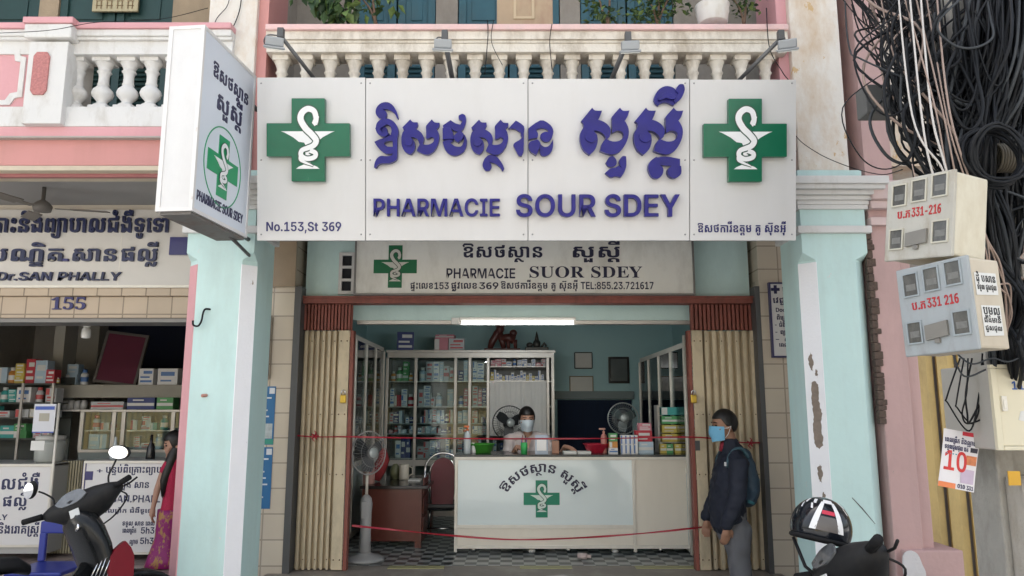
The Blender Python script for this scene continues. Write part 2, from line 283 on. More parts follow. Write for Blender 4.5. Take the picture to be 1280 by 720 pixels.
GLY = {
 "ក": [683,[[187,490,187,586,1181,586,1181,490],[187,0,187,276,186,356,440,444,683,444,928,444,1180,356,1181,276,1181,0,883,0,883,276,882,308,778,348,683,348,586,348,484,308,485,276,485,0]]],
 "ខ": [683,[[683,0,514,0,294,36,186,106,187,158,187,286,591,323,736,337,880,390,881,430,880,459,782,490,683,490,584,490,490,466,491,448,490,435,524,423,565,423,565,351,413,351,316,351,186,398,187,451,186,494,292,555,512,586,683,586,850,586,1072,551,1180,484,1181,437,1180,383,1062,312,806,260,601,232,485,219,485,158,484,128,584,96,683,96,782,96,880,128,881,158,881,234,1181,234,1181,158,1180,106,1072,36,850,0]]],
 "គ": [683,[[187,490,187,586,1181,586,1181,490],[187,0,187,276,186,356,440,445,683,445,926,445,1180,356,1181,276,1181,0,881,0,881,276,880,308,778,349,683,349,586,349,484,308,485,276,485,192,512,209,590,224,647,224,733,224,733,128,633,128,564,128,498,97,485,78,485,0]]],
 "ង": [690,[[199,0,199,225,198,240,156,251,113,251,113,347,325,347,424,347,496,310,497,264,497,135,697,214,897,136,897,319,896,348,864,386,833,399,786,391,668,374,577,374,484,374,316,402,210,468,211,524,211,674,495,674,495,507,494,485,546,457,597,457,618,457,666,462,707,469,684,481,654,511,655,533,654,557,702,601,802,629,883,629,956,629,1056,600,1104,556,1105,533,1104,507,1078,475,1051,459,1108,443,1170,409,1194,366,1195,332,1195,0,923,0,697,87,473,0]]],
 "ច": [682,[[1179,200,1179,158,1178,79,926,0,681,0,432,0,184,79,185,158,185,384,142,411,86,455,87,466,86,477,102,496,138,520,202,557,251,586,1179,586,1179,490,321,490,312,487,302,480,296,475,297,472,296,464,374,422,483,383,483,175,482,132,578,96,681,96,782,96,878,132,879,175,879,200],[1179,198,879,198,879,223,810,223,710,247,654,291,655,320,654,373,818,436,969,436,1064,436,1178,399,1179,369],[879,296,879,355,860,355,832,348,816,335,817,325,816,310,852,296]]],
 "ជ": [696,[[211,0,211,384,168,412,112,457,113,469,112,479,132,499,172,525,234,561,279,586,853,586,880,586,906,598,907,610,907,674,1207,674,1207,610,1206,570,1172,516,1070,490,967,490,347,490,338,486,328,479,324,474,325,472,324,466,382,436,468,400,511,383,511,135,709,214,907,136,907,434,1207,434,1207,0,935,0,709,90,483,0]]],
 "ដ": [683,[[187,453,187,610,485,610,485,549,773,549,826,549,880,561,881,572,881,674,1181,674,1181,572,1180,533,1136,479,1030,453,939,453],[187,0,187,402,485,402,485,135,685,214,881,136,881,402,1181,402,1181,0,911,0,685,86,459,0]]],
 "ណ": [1287,[[187,245,187,428,186,507,420,586,653,586,884,586,1122,507,1123,428,1123,135,1289,200,1455,136,1455,428,1454,507,1690,586,1923,586,2154,586,2388,507,2389,428,2389,0,2091,0,2091,428,2090,459,2006,490,1923,490,1838,490,1754,459,1755,428,1755,0,1485,0,1289,72,1093,0,823,0,823,428,822,459,736,490,653,490,568,490,484,459,485,428,485,245],[187,257,485,257,485,233,558,233,662,210,720,160,721,119,720,65,576,0,457,0,357,0,266,0,186,31,187,66],[485,75,504,75,534,86,552,106,553,119,552,138,516,159,485,159]]],
 "ត": [683,[[187,490,187,586,1181,586,1181,490],[187,257,485,257,485,233,558,233,662,210,720,160,721,119,720,65,576,0,457,0,357,0,266,0,186,31,187,66],[485,75,504,75,534,86,552,106,553,119,552,138,516,159,485,159],[187,245,187,276,186,434,683,434,1182,434,1183,276,1183,0,883,0,883,276,882,306,780,338,683,338,584,338,484,306,485,276,485,245],[187,257,485,257,485,233,558,233,662,210,720,160,721,119,720,65,576,0,457,0,357,0,266,0,186,31,187,66],[485,75,504,75,534,86,552,106,553,119,552,138,516,159,485,159]]],
 "ថ": [695,[[1205,211,1205,158,1204,79,956,0,707,0,210,0,211,158,211,384,170,411,112,455,113,466,112,479,134,500,176,526,238,560,279,586,847,586,882,586,906,598,907,610,907,674,1205,674,1205,610,1204,550,1102,490,971,490,347,490,340,487,330,480,324,475,325,472,324,465,382,434,468,399,511,383,511,187,510,142,608,96,707,96,806,96,906,141,907,184,907,211],[1205,198,907,198,907,223,838,223,736,247,680,291,681,320,680,373,844,436,997,436,1090,436,1204,399,1205,369],[907,296,907,355,888,355,858,348,842,335,843,325,842,310,878,296]]],
 "ទ": [643,[[625,0,404,0,184,79,185,158,185,224,485,224,485,158,484,127,554,96,625,96,698,96,766,127,767,158,767,223,558,241,278,295,134,373,135,425,134,478,242,550,464,586,631,586,802,586,1022,553,1128,488,1129,438,1129,414,831,414,831,430,830,462,726,490,631,490,532,490,432,458,433,428,432,399,514,360,670,332,779,319,802,342,886,371,951,371,1000,371,1082,349,1134,311,1135,288,1134,259,1096,227,1067,217,1067,158,1066,79,846,0]]],
 "ន": [679,[[185,0,185,246,485,246,485,161,526,160,590,149,642,134,667,127,698,117,766,96,801,96,828,96,874,111,902,142,903,165,902,186,866,217,798,238,749,243,632,256,426,290,272,334,186,394,187,433,186,483,294,551,514,586,683,586,854,586,1070,557,1170,501,1171,459,1170,434,1126,388,996,358,873,358,817,358,817,427,836,427,860,435,874,447,875,454,874,465,836,481,758,490,697,490,596,490,484,457,485,427,484,402,568,364,710,339,795,330,932,316,1110,268,1200,199,1201,154,1200,105,1100,36,946,0,863,0,786,0,680,22,641,34,616,42,562,57,512,67,485,67,485,0]]],
 "ប": [685,[[489,373,489,164,488,134,586,96,685,96,786,96,884,134,885,164,885,372,1183,372,1183,158,1182,0,685,0,188,0,189,158,189,373],[885,356,885,415,836,446,792,474,780,486,781,491,780,498,806,519,862,556,909,586,1211,586,1211,490,1035,490,1035,489,1183,410,1183,356],[189,356,189,415,140,446,96,474,86,486,87,491,86,498,112,519,166,556,215,586,515,586,515,490,339,490,339,489,489,410,489,356]]],
 "ផ": [695,[[1193,208,1193,0,923,0,697,73,469,0,199,0,199,384,156,411,100,456,101,469,100,479,116,497,152,520,216,557,265,586,845,586,870,586,894,598,895,611,895,674,1193,674,1193,576,1192,537,1106,490,1019,490,335,490,326,487,316,480,310,475,311,472,310,465,370,435,456,400,497,383,497,135,697,201,893,136,893,208],[1193,198,893,198,893,223,824,223,724,247,668,291,669,320,668,373,832,436,983,436,1078,436,1192,399,1193,369],[893,296,893,355,874,355,846,348,830,335,831,325,830,310,866,296]]],
 "ព": [676,[[179,245,179,451,178,487,228,548,344,586,441,586,504,586,620,556,675,525,681,525,736,555,852,586,925,586,1018,586,1126,548,1174,487,1175,451,1175,0,875,0,875,451,874,467,850,484,833,484,810,484,774,466,738,441,698,423,675,423,652,423,612,441,574,466,538,484,519,484,500,484,476,467,477,451,477,245],[179,257,477,257,477,233,550,233,654,210,712,160,713,119,712,65,568,0,449,0,349,0,258,0,178,31,179,66],[477,75,496,75,526,86,544,106,545,119,544,138,508,159,477,159]]],
 "ភ": [671,[[163,490,163,586,1157,586,1157,490],[265,-7,182,-7,44,45,15,100,163,132,170,123,188,108,208,100,219,100,230,100,244,110,243,119,240,130,206,180,176,246,177,281,176,326,284,399,500,443,663,443,912,443,1156,357,1157,276,1157,0,859,0,859,263,858,306,766,347,671,347,578,347,472,309,473,277,472,256,500,211,526,154,527,117,526,75,466,21,350,-7]]],
 "ម": [685,[[409,245,409,341,965,341,965,245],[489,373,489,164,488,134,586,96,685,96,786,96,884,134,885,164,885,372,1183,372,1183,158,1182,0,685,0,188,0,189,158,189,373],[885,356,885,415,836,446,792,474,780,486,781,491,780,498,806,519,862,556,909,586,1211,586,1211,490,1035,490,1035,489,1183,410,1183,356],[189,356,189,415,140,446,96,474,86,486,87,491,86,498,112,519,166,556,215,586,515,586,515,490,339,490,339,489,489,410,489,356]]],
 "រ": [366,[[303,356,303,380,244,412,172,448,142,469,143,475,142,483,172,506,238,550,297,586,631,586,631,490,445,490,445,489,601,405,601,356],[601,375,601,95,600,49,522,0,423,0,313,0,252,0,146,20,80,69,81,112,80,150,148,200,250,225,303,225,303,375],[303,73,303,151,284,150,234,134,235,113,234,90,280,73]]],
 "ល": [972,[[1757,376,1757,158,1756,79,1524,0,1291,0,824,0,825,158,825,422,824,452,736,490,651,490,564,490,476,452,477,422,477,245,179,245,179,428,178,586,651,586,1122,586,1123,428,1123,171,1122,140,1206,96,1291,96,1376,96,1456,140,1457,171,1457,376],[179,257,477,257,477,233,550,233,654,210,712,160,713,119,712,65,568,0,449,0,349,0,258,0,178,31,179,66],[477,75,496,75,526,86,544,106,545,119,544,138,508,159,477,159],[1457,356,1457,415,1408,446,1364,474,1354,486,1355,491,1354,498,1378,519,1436,556,1483,586,1783,586,1783,490,1607,490,1607,489,1757,410,1757,356]]],
 "វ": [398,[[303,354,303,394,242,421,164,456,128,481,129,491,128,499,158,524,214,560,257,586,321,586,346,586,392,599,393,616,393,674,689,674,689,579,688,550,654,511,576,490,511,490,429,490,429,489,601,410,601,354],[601,375,601,95,600,49,522,0,423,0,313,0,252,0,146,20,80,69,81,112,80,150,148,200,250,225,303,225,303,375],[303,73,303,151,284,150,234,134,235,113,234,90,280,73]]],
 "ស": [976,[[343,411,294,441,246,473,234,487,235,493,234,501,258,521,316,556,363,586,919,586,919,490,509,490,509,489,599,438],[1765,373,1765,158,1764,79,1530,0,1299,0,832,0,833,158,833,286,832,317,744,348,659,348,572,348,484,317,485,286,485,248,187,248,187,286,186,348,308,416,520,443,659,443,828,443,1034,408,1130,339,1131,286,1131,158,1130,127,1214,96,1299,96,1384,96,1464,127,1465,158,1465,373],[187,257,485,257,485,233,558,233,662,210,720,160,721,119,720,65,576,0,457,0,357,0,266,0,186,31,187,66],[485,75,504,75,534,86,552,106,553,119,552,138,516,159,485,159],[1465,356,1465,415,1416,446,1372,474,1362,486,1363,491,1362,498,1386,519,1444,556,1491,586,1791,586,1791,490,1615,490,1615,489,1765,410,1765,356]]],
 "អ": [692,[[1205,376,1205,50,1204,25,1102,0,1001,0,803,0,803,96,854,96,904,109,905,124,905,245,513,245,513,50,512,25,406,0,305,0,107,0,107,96,158,96,212,109,213,124,213,376,513,376,513,341,905,341,905,376],[905,356,905,415,856,446,812,474,802,486,803,491,802,498,828,519,882,556,931,586,1231,586,1231,490,1055,490,1055,489,1205,410,1205,356],[213,356,213,415,166,446,120,474,110,486,111,491,110,498,134,519,192,556,239,586,541,586,541,490,365,490,365,489,513,410,513,356]]],
 "ឧ": [683,[[883,-4,883,62,881,62,842,48,730,19,594,0,521,0,368,0,186,80,187,158,187,286,591,323,736,337,882,391,883,430,882,458,786,491,687,491,640,491,566,485,514,474,486,460,487,450,486,438,522,423,561,423,561,350,449,350,364,350,248,374,186,419,187,450,186,492,292,554,514,586,683,586,850,586,1072,551,1180,482,1181,432,1180,355,876,258,601,231,485,221,485,166,484,134,540,96,605,96,642,96,736,113,824,139,882,170,883,185,883,234,1181,234,1181,-4]]],
 "ឱ": [679,[[173,555,112,594,70,631,71,643,70,654,98,680,170,723,237,761,909,761,990,761,1130,732,1226,667,1243,612,1035,579,1038,615,974,651,886,665,851,665,307,665,292,659,282,651,283,647,282,641,314,621,345,605],[891,-4,891,62,889,62,850,48,738,19,602,0,529,0,376,0,194,80,195,158,195,286,599,323,744,337,890,391,891,430,890,458,794,491,695,491,648,491,574,485,522,474,494,460,495,450,494,438,528,423,569,423,569,350,455,350,372,350,256,374,194,419,195,450,194,492,300,554,522,586,691,586,858,586,1080,551,1188,482,1189,432,1188,355,884,258,609,231,493,221,493,166,492,134,548,96,613,96,650,96,744,113,832,139,890,170,891,185,891,234,1189,234,1189,-4]]],
 "ា": [307,[[139,0,139,429,138,465,82,490,3,490,-235,490,-235,586,143,586,252,586,382,556,436,500,437,458,437,0]]],
 "ិ": [0,[[-877,684,-956,684,-1030,720,-1029,757,-1030,798,-942,858,-792,891,-693,891,-618,891,-474,870,-336,834,-206,785,-143,757,-143,684],[-819,757,-437,757,-464,768,-528,785,-594,797,-660,802,-689,802,-756,802,-820,780]]],
 "ី": [0,[[-143,684,-339,684,-339,908,-143,908],[-877,684,-956,684,-1030,720,-1029,757,-1030,798,-942,858,-792,891,-693,891,-618,891,-474,870,-336,834,-206,785,-143,757,-143,684],[-819,757,-437,757,-464,768,-528,785,-594,797,-660,802,-689,802,-756,802,-820,780]]],
 "ឹ": [0,[[-549,875,-516,903,-406,938,-343,938,-254,938,-144,883,-143,845,-144,817,-192,775,-205,768],[-409,852,-309,821,-304,823,-290,836,-289,844,-290,854,-318,868,-343,868,-366,868,-398,859],[-877,684,-956,684,-1030,720,-1029,757,-1030,798,-942,858,-792,891,-693,891,-618,891,-474,870,-336,834,-206,785,-143,757,-143,684],[-819,757,-437,757,-464,768,-528,785,-594,797,-660,802,-689,802,-756,802,-820,780]]],
 "ឺ": [0,[[-315,908,-143,908,-143,684,-315,684],[-535,933,-363,933,-363,821,-535,821],[-877,684,-956,684,-1030,720,-1029,757,-1030,798,-942,858,-792,891,-693,891,-618,891,-474,870,-336,834,-206,785,-143,757,-143,684],[-819,757,-437,757,-464,768,-528,785,-594,797,-660,802,-689,802,-756,802,-820,780]]],
 "ុ": [0,[[-709,-244,-709,-114,-787,-114,-787,-34,-409,-34,-409,-244]]],
 "ូ": [0,[[-591,-256,-752,-256,-918,-197,-917,-140,-917,-34,-677,-34,-677,-124,-678,-138,-660,-159,-622,-170,-591,-170,-550,-170,-508,-146,-507,-124,-507,-34,-267,-34,-267,-140,-268,-197,-434,-256]]],
 "ួ": [0,[[-931,-256,-931,-34,-691,-34,-691,-153,-595,-116,-499,-153,-499,-34,-257,-34,-257,-256,-487,-256,-595,-214,-703,-256]]],
 "េ": [313,[[475,375,475,123,474,108,492,96,523,96,587,96,587,0,323,0,250,0,174,25,175,50,175,375],[175,356,175,415,126,446,82,474,72,486,73,491,72,498,98,519,154,556,201,586,501,586,501,490,325,490,325,489,475,410,475,356]]],
 "ែ": [313,[[259,635,186,635,68,655,0,696,1,727,0,771,146,821,295,821,295,752,266,752,236,743,237,733,236,725,256,715,281,715,324,715,374,753,396,816,397,854,601,854,600,779,520,682,368,635],[475,375,475,123,474,108,492,96,523,96,587,96,587,0,323,0,250,0,174,25,175,50,175,375],[175,356,175,415,126,446,82,474,72,486,73,491,72,498,98,519,154,556,201,586,501,586,501,490,325,490,325,489,475,410,475,356]]],
 "ោ": [1147,[[1817,0,1817,429,1816,465,1760,490,1681,490,1443,490,1443,586,1821,586,1930,586,2060,556,2116,500,2117,458,2117,0],[475,375,475,123,474,108,492,96,523,96,587,96,587,0,323,0,250,0,174,25,175,50,175,375],[175,356,175,415,126,446,82,474,72,486,73,491,72,498,98,519,154,556,201,586,501,586,501,490,325,490,325,489,475,410,475,356],[719,257,690,257,648,277,649,291,648,306,690,325,719,325,746,325,786,306,787,291,786,277,746,257],[771,358,742,358,700,378,701,392,700,407,742,426,771,426,798,426,838,407,839,392,838,378,798,358],[913,428,884,428,842,448,843,462,842,477,884,496,913,496,940,496,980,477,981,462,980,448,940,428],[1107,452,1078,452,1036,472,1037,486,1036,501,1078,520,1107,520,1134,520,1174,501,1175,486,1174,472,1134,452],[1301,428,1272,428,1230,448,1231,462,1230,477,1272,496,1301,496,1328,496,1368,477,1369,462,1368,448,1328,428],[1441,356,1412,356,1370,376,1371,390,1370,405,1412,424,1441,424,1468,424,1508,405,1509,390,1508,376,1468,356],[1501,257,1472,257,1430,277,1431,291,1430,306,1472,325,1501,325,1528,325,1568,306,1569,291,1568,277,1528,257],[1445,163,1416,163,1374,183,1375,197,1374,212,1416,231,1445,231,1472,231,1512,212,1513,197,1512,183,1472,163],[1303,91,1274,91,1232,111,1233,125,1232,140,1274,159,1303,159,1330,159,1370,140,1371,125,1370,111,1330,91],[1107,63,1078,63,1036,83,1037,97,1036,112,1078,131,1107,131,1134,131,1174,112,1175,97,1174,83,1134,63],[913,90,884,90,842,110,843,124,842,139,884,158,913,158,940,158,980,139,981,124,980,110,940,90],[767,162,738,162,696,182,697,196,696,211,738,230,767,230,794,230,834,211,835,196,834,182,794,162]]],
 "ៅ": [1147,[[475,375,475,123,474,108,492,96,523,96,587,96,587,0,323,0,250,0,174,25,175,50,175,375],[175,356,175,415,126,446,82,474,72,486,73,491,72,498,98,519,154,556,201,586,501,586,501,490,325,490,325,489,475,410,475,356],[719,257,690,257,648,277,649,291,648,306,690,325,719,325,746,325,786,306,787,291,786,277,746,257],[771,358,742,358,700,378,701,392,700,407,742,426,771,426,798,426,838,407,839,392,838,378,798,358],[913,428,884,428,842,448,843,462,842,477,884,496,913,496,940,496,980,477,981,462,980,448,940,428],[1107,452,1078,452,1036,472,1037,486,1036,501,1078,520,1107,520,1134,520,1174,501,1175,486,1174,472,1134,452],[1301,428,1272,428,1230,448,1231,462,1230,477,1272,496,1301,496,1328,496,1368,477,1369,462,1368,448,1328,428],[1441,356,1412,356,1370,376,1371,390,1370,405,1412,424,1441,424,1468,424,1508,405,1509,390,1508,376,1468,356],[1501,257,1472,257,1430,277,1431,291,1430,306,1472,325,1501,325,1528,325,1568,306,1569,291,1568,277,1528,257],[1445,163,1416,163,1374,183,1375,197,1374,212,1416,231,1445,231,1472,231,1512,212,1513,197,1512,183,1472,163],[1303,91,1274,91,1232,111,1233,125,1232,140,1274,159,1303,159,1330,159,1370,140,1371,125,1370,111,1330,91],[1107,63,1078,63,1036,83,1037,97,1036,112,1078,131,1107,131,1134,131,1174,112,1175,97,1174,83,1134,63],[913,90,884,90,842,110,843,124,842,139,884,158,913,158,940,158,980,139,981,124,980,110,940,90],[767,162,738,162,696,182,697,196,696,211,738,230,767,230,794,230,834,211,835,196,834,182,794,162],[2065,604,1767,604,1767,721,1766,741,1740,758,1697,758,1629,758,1629,854,1839,854,1928,854,2024,831,2064,785,2065,750],[1817,0,1817,429,1816,465,1760,490,1681,490,1443,490,1443,586,1821,586,1930,586,2060,556,2116,500,2117,458,2117,0]]],
 "ំ": [0,[[-593,684,-660,684,-772,717,-838,772,-837,806,-838,840,-772,895,-660,928,-593,928,-526,928,-416,895,-350,840,-349,806,-350,772,-416,717,-526,684],[-593,766,-560,766,-512,789,-511,806,-512,823,-560,847,-593,847,-628,847,-674,823,-673,806,-674,789,-626,766]]],
 "ះ": [405,[[407,354,338,354,228,387,162,442,163,476,162,510,228,565,338,598,407,598,472,598,584,565,650,510,651,476,650,442,584,387,472,354],[405,436,438,436,486,459,487,476,486,493,440,517,405,517,372,517,324,493,325,476,324,459,372,436],[407,-12,338,-12,228,21,162,76,163,110,162,144,228,199,338,232,407,232,472,232,584,199,650,144,651,110,650,76,584,21,472,-12],[405,70,438,70,486,93,487,110,486,127,440,151,405,151,372,151,324,127,325,110,324,93,372,70]]],
 "៊": [0,[[-1091,684,-1091,780,-689,780,-593,729,-497,780,-97,780,-97,684]]],
 "់": [0,[[-707,684,-707,879,-481,879,-481,684]]],
 "៌": [0,[[-861,696,-977,770,-826,818,-632,911,-595,951,-429,924,-446,904,-486,870,-534,838,-563,820,-458,824,-298,796,-233,755,-375,697,-430,731,-542,749,-605,749,-652,749,-742,735,-824,711]]],
 "្ង": [0,[[-723,-244,-814,-244,-972,-222,-1068,-175,-1067,-140,-1068,-100,-982,-53,-810,-32,-677,-32,-677,-115,-746,-115,-806,-125,-805,-138,-806,-148,-764,-160,-701,-160,-632,-160,-526,-131,-464,-70,-463,-24,-187,-24,-188,-91,-308,-190,-548,-244]]],
 "្ជ": [0,[[-829,-256,-910,-256,-1034,-228,-1106,-174,-1105,-137,-1106,-80,-946,-18,-791,-18,-737,-18,-737,-107,-759,-107,-794,-107,-834,-121,-833,-134,-834,-147,-804,-162,-773,-162,-748,-162,-690,-146,-638,-130,-619,-130,-598,-130,-554,-147,-506,-166,-477,-166,-460,-166,-442,-161,-428,-153,-427,-147,-480,-143,-538,-109,-537,-83,-538,-54,-444,-15,-361,-15,-286,-15,-200,-47,-171,-69,-61,-69,-61,-147,-177,-147,-188,-177,-260,-227,-364,-256,-425,-256,-472,-256,-540,-244,-590,-224,-611,-213,-628,-224,-682,-244,-766,-256]]],
 "្ឌ": [0,[[-1067,-216,-1067,-169,-1068,-153,-1036,-136,-1001,-135,-866,-127,-668,-114,-538,-102,-474,-93,-473,-89,-473,-76,-633,-100,-793,-76,-793,-108,-1067,-108,-1067,-59,-1068,-39,-1028,-24,-971,-24,-793,-24,-633,-57,-473,-24,-281,-24,-234,-24,-198,-37,-197,-54,-197,-104,-198,-112,-288,-129,-450,-144,-668,-161,-793,-171,-793,-191,-469,-174,-469,-155,-197,-155,-197,-244,-473,-244,-473,-215,-793,-244,-985,-244,-1026,-244,-1068,-236]]],
 "្ត": [0,[[-951,-244,-1018,-244,-1082,-217,-1081,-188,-1081,-138,-1082,-100,-984,-49,-786,-24,-633,-24,-482,-24,-284,-49,-188,-100,-187,-138,-187,-244,-463,-244,-463,-138,-464,-114,-550,-90,-633,-90,-718,-90,-806,-114,-805,-134,-805,-153,-806,-161,-772,-167,-751,-167,-679,-167,-679,-244]]],
 "្ថ": [0,[[-1133,-244,-1134,-169,-1050,-72,-886,-25,-769,-25,-704,-25,-586,-41,-478,-73,-427,-99,-388,-120,-328,-144,-270,-157,-198,-161,-143,-161,-143,-244,-282,-244,-440,-226,-532,-194,-571,-173,-610,-153,-662,-126,-716,-113,-755,-113,-784,-113,-830,-126,-852,-149,-851,-164,-745,-164,-745,-244]]],
 "្ទ": [0,[[-505,-244,-496,-238,-486,-230,-485,-225,-486,-221,-498,-216,-507,-217,-865,-231,-944,-235,-1036,-216,-1072,-183,-1071,-166,-1072,-141,-996,-103,-887,-98,-601,-86,-546,-84,-472,-74,-469,-67,-513,-67,-513,-24,-217,-24,-217,-40,-218,-64,-252,-93,-326,-107,-391,-112,-765,-143,-786,-144,-806,-150,-805,-157,-806,-165,-780,-169,-761,-167,-217,-126,-217,-203,-218,-224,-258,-244,-297,-244]]],
 "្យ": [294,[[401,370,401,-93,400,-139,298,-208,100,-244,-45,-244,-188,-244,-378,-207,-472,-139,-471,-93,-471,-49,-195,-49,-195,-97,-196,-124,-124,-158,-47,-158,0,-158,66,-142,102,-115,103,-97,103,370],[103,356,103,415,54,446,10,474,-2,486,-1,491,-2,498,26,519,80,556,127,586,429,586,429,490,253,490,253,489,401,410,401,356]]],
 "្រ": [269,[[445,376,445,-96,444,-113,474,-141,536,-158,581,-158,648,-158,718,-122,719,-96,719,-49,1017,-49,1017,-93,1016,-139,918,-208,724,-244,581,-244,436,-244,242,-208,144,-139,145,-93,145,376],[145,356,145,415,96,446,52,474,42,486,43,491,42,498,68,519,122,556,171,586,471,586,471,490,295,490,295,489,445,410,445,356]]],
 "្ល": [0,[[-1121,-244,-1122,-189,-1080,-105,-998,-51,-880,-23,-807,-23,-758,-23,-686,-38,-630,-66,-607,-85,-578,-112,-538,-156,-499,-156,-472,-156,-430,-127,-406,-68,-407,-24,-143,-24,-144,-94,-224,-193,-370,-245,-467,-245,-552,-245,-644,-208,-675,-181,-694,-163,-724,-132,-756,-113,-781,-113,-806,-113,-836,-132,-854,-166,-860,-215,-859,-244]]],
 "+": [646,[[531,39,531,534,761,534,761,39],[153,232,153,341,1141,341,1141,232]]],
 ",": [269,[[75,-176,157,111,425,111,259,-176]]],
 "-": [646,[[975,352,975,243,317,243,317,352]]],
 ".": [269,[[271,-9,204,-9,110,38,111,71,110,105,204,151,271,151,338,151,432,105,433,71,432,38,338,-9]]],
 "0": [646,[[647,-10,466,-10,220,79,94,246,95,363,94,481,222,648,468,738,647,738,824,738,1072,648,1198,481,1199,363,1198,246,1072,79,826,-10],[647,104,740,104,866,163,930,279,931,363,930,448,866,564,740,624,647,624,552,624,426,564,362,448,363,363,362,279,426,163,552,104]]],
 "1": [646,[[187,0,187,112,1147,112,1147,0],[835,728,835,0,565,0,565,603,557,603,217,486,217,613,551,728]]],
 "2": [646,[[145,0,145,100,661,341,730,375,828,429,878,482,879,514,878,549,818,599,710,626,641,626,566,626,456,595,396,538,397,499,137,499,136,571,264,679,490,738,643,738,790,738,1016,683,1142,585,1143,521,1142,478,1076,398,922,306,793,246,523,118,523,114,1159,114,1159,0]]],
 "3": [646,[[635,-10,476,-10,234,46,96,147,93,213,367,213,370,179,440,129,558,103,635,103,710,103,828,131,896,185,897,222,896,257,828,312,694,344,597,344,431,344,431,436,777,610,777,614,171,614,171,728,1113,728,1113,624,639,392,639,421,806,430,1046,379,1174,280,1175,216,1174,149,1036,47,792,-10]]],
 "4": [646,[[67,142,67,251,653,728,923,728,349,258,349,254,1225,254,1225,142],[775,0,775,175,779,224,779,454,1033,454,1033,0]]],
 "5": [646,[[639,-10,490,-10,260,46,124,143,121,207,387,207,390,176,458,128,570,100,639,100,714,100,832,135,900,198,901,238,900,279,832,342,714,378,637,378,558,378,428,347,397,321,147,335,211,728,1087,728,1087,614,445,614,407,425,413,425,460,452,610,484,703,484,800,484,970,448,1096,382,1166,294,1167,241,1166,168,1032,55,794,-10]]],
 "6": [572,[[593,-10,446,-10,210,57,70,196,71,303,70,365,106,485,196,592,358,675,608,722,787,722,828,722,940,719,979,715,979,594,940,599,850,604,807,604,628,604,434,548,354,447,349,381,361,381,400,416,550,464,671,464,858,464,1078,346,1079,238,1078,122,816,-10],[587,111,674,111,786,172,787,236,786,288,690,348,593,348,526,348,426,319,370,273,371,249,370,216,418,153,516,111]]],
 "7": [646,[[247,0,863,609,863,613,147,613,147,728,1147,728,1147,611,531,0]]],
 "8": [646,[[647,-10,486,-10,240,43,100,135,101,195,100,242,184,319,328,370,421,377,421,380,300,392,152,481,153,542,152,599,280,687,502,738,647,738,788,738,1012,688,1138,599,1139,542,1138,481,990,392,873,380,873,377,962,370,1108,319,1192,242,1193,195,1192,135,1052,43,806,-10],[647,94,724,94,842,122,908,172,909,205,908,239,840,291,722,321,647,321,568,321,450,291,382,239,383,205,382,172,448,122,566,94],[647,425,712,425,812,451,872,498,873,529,872,560,814,606,712,632,647,632,578,632,476,606,420,560,421,529,420,498,476,451,578,425]]],
 "9": [646,[[643,738,788,738,1024,677,1162,566,1163,491,1162,435,1066,319,965,245,631,0,345,0,811,337,873,337,852,319,774,285,660,264,585,264,450,264,244,320,130,422,131,492,130,565,262,675,494,738],[645,628,572,628,456,593,390,532,391,494,390,455,456,395,572,360,645,360,718,360,834,394,900,455,901,493,900,532,834,593,718,628]]],
 ":": [269,[[271,-9,204,-9,110,38,111,71,110,105,204,151,271,151,338,151,432,105,433,71,432,38,338,-9],[271,354,204,354,110,400,111,433,110,467,204,513,271,513,338,513,432,467,433,433,432,400,338,354]]],
 "A": [724,[[37,0,545,728,897,728,1413,0,1109,0,863,368,822,431,736,581,687,675,751,675,702,580,618,430,581,368,337,0],[343,173,343,283,1107,283,1107,173]]],
 "B": [655,[[133,0,133,728,701,728,856,728,1070,679,1176,594,1177,539,1176,496,1110,433,996,392,921,383,921,377,1002,375,1144,332,1232,255,1233,201,1232,143,1120,52,898,0,731,0],[407,113,689,113,822,113,952,166,953,211,952,243,890,292,774,320,695,320,407,320],[407,420,671,420,738,420,842,444,902,489,903,520,902,562,784,615,673,615,407,615]]],
 "C": [734,[[763,-10,568,-10,262,79,88,247,89,363,88,481,264,648,570,738,763,738,886,738,1098,703,1262,636,1368,541,1387,480,1109,480,1096,512,1034,562,946,597,832,615,769,615,646,615,464,555,364,443,365,363,364,284,466,171,646,112,767,112,832,112,944,130,1034,165,1096,215,1109,247,1387,247,1372,193,1270,99,1108,29,892,-10]]],
 "D": [714,[[633,0,263,0,263,118,619,118,768,118,968,173,1066,283,1067,364,1066,446,968,554,770,609,625,609,255,609,255,728,641,728,858,728,1172,640,1342,477,1343,364,1342,251,1172,88,854,0],[409,728,409,0,133,0,133,728]]],
 "E": [605,[[133,0,133,728,1113,728,1113,611,409,611,409,425,1059,425,1059,311,409,311,409,116,1115,116,1115,0]]],
 "F": [584,[[133,0,133,728,1091,728,1091,611,409,611,409,406,1031,406,1031,292,409,292,409,0]]],
 "H": [736,[[133,0,133,728,409,728,409,430,1065,430,1065,728,1341,728,1341,0,1065,0,1065,313,409,313,409,0]]],
 "I": [440,[[73,0,73,115,303,115,303,613,73,613,73,728,809,728,809,613,579,613,579,115,809,115,809,0]]],
 "L": [561,[[133,0,133,728,409,728,409,116,1057,116,1057,0]]],
 "M": [913,[[133,0,133,728,545,728,807,367,820,345,858,278,898,202,932,130,945,104,885,104,896,130,930,201,970,277,1008,345,1023,367,1281,728,1695,728,1695,0,1421,0,1421,359,1420,382,1422,450,1426,526,1430,604,1431,639,1455,639,1434,601,1388,520,1342,443,1302,380,1289,359,1029,0,799,0,535,359,520,380,480,443,434,518,386,600,365,639,393,639,394,606,398,528,402,451,404,383,405,359,405,0]]],
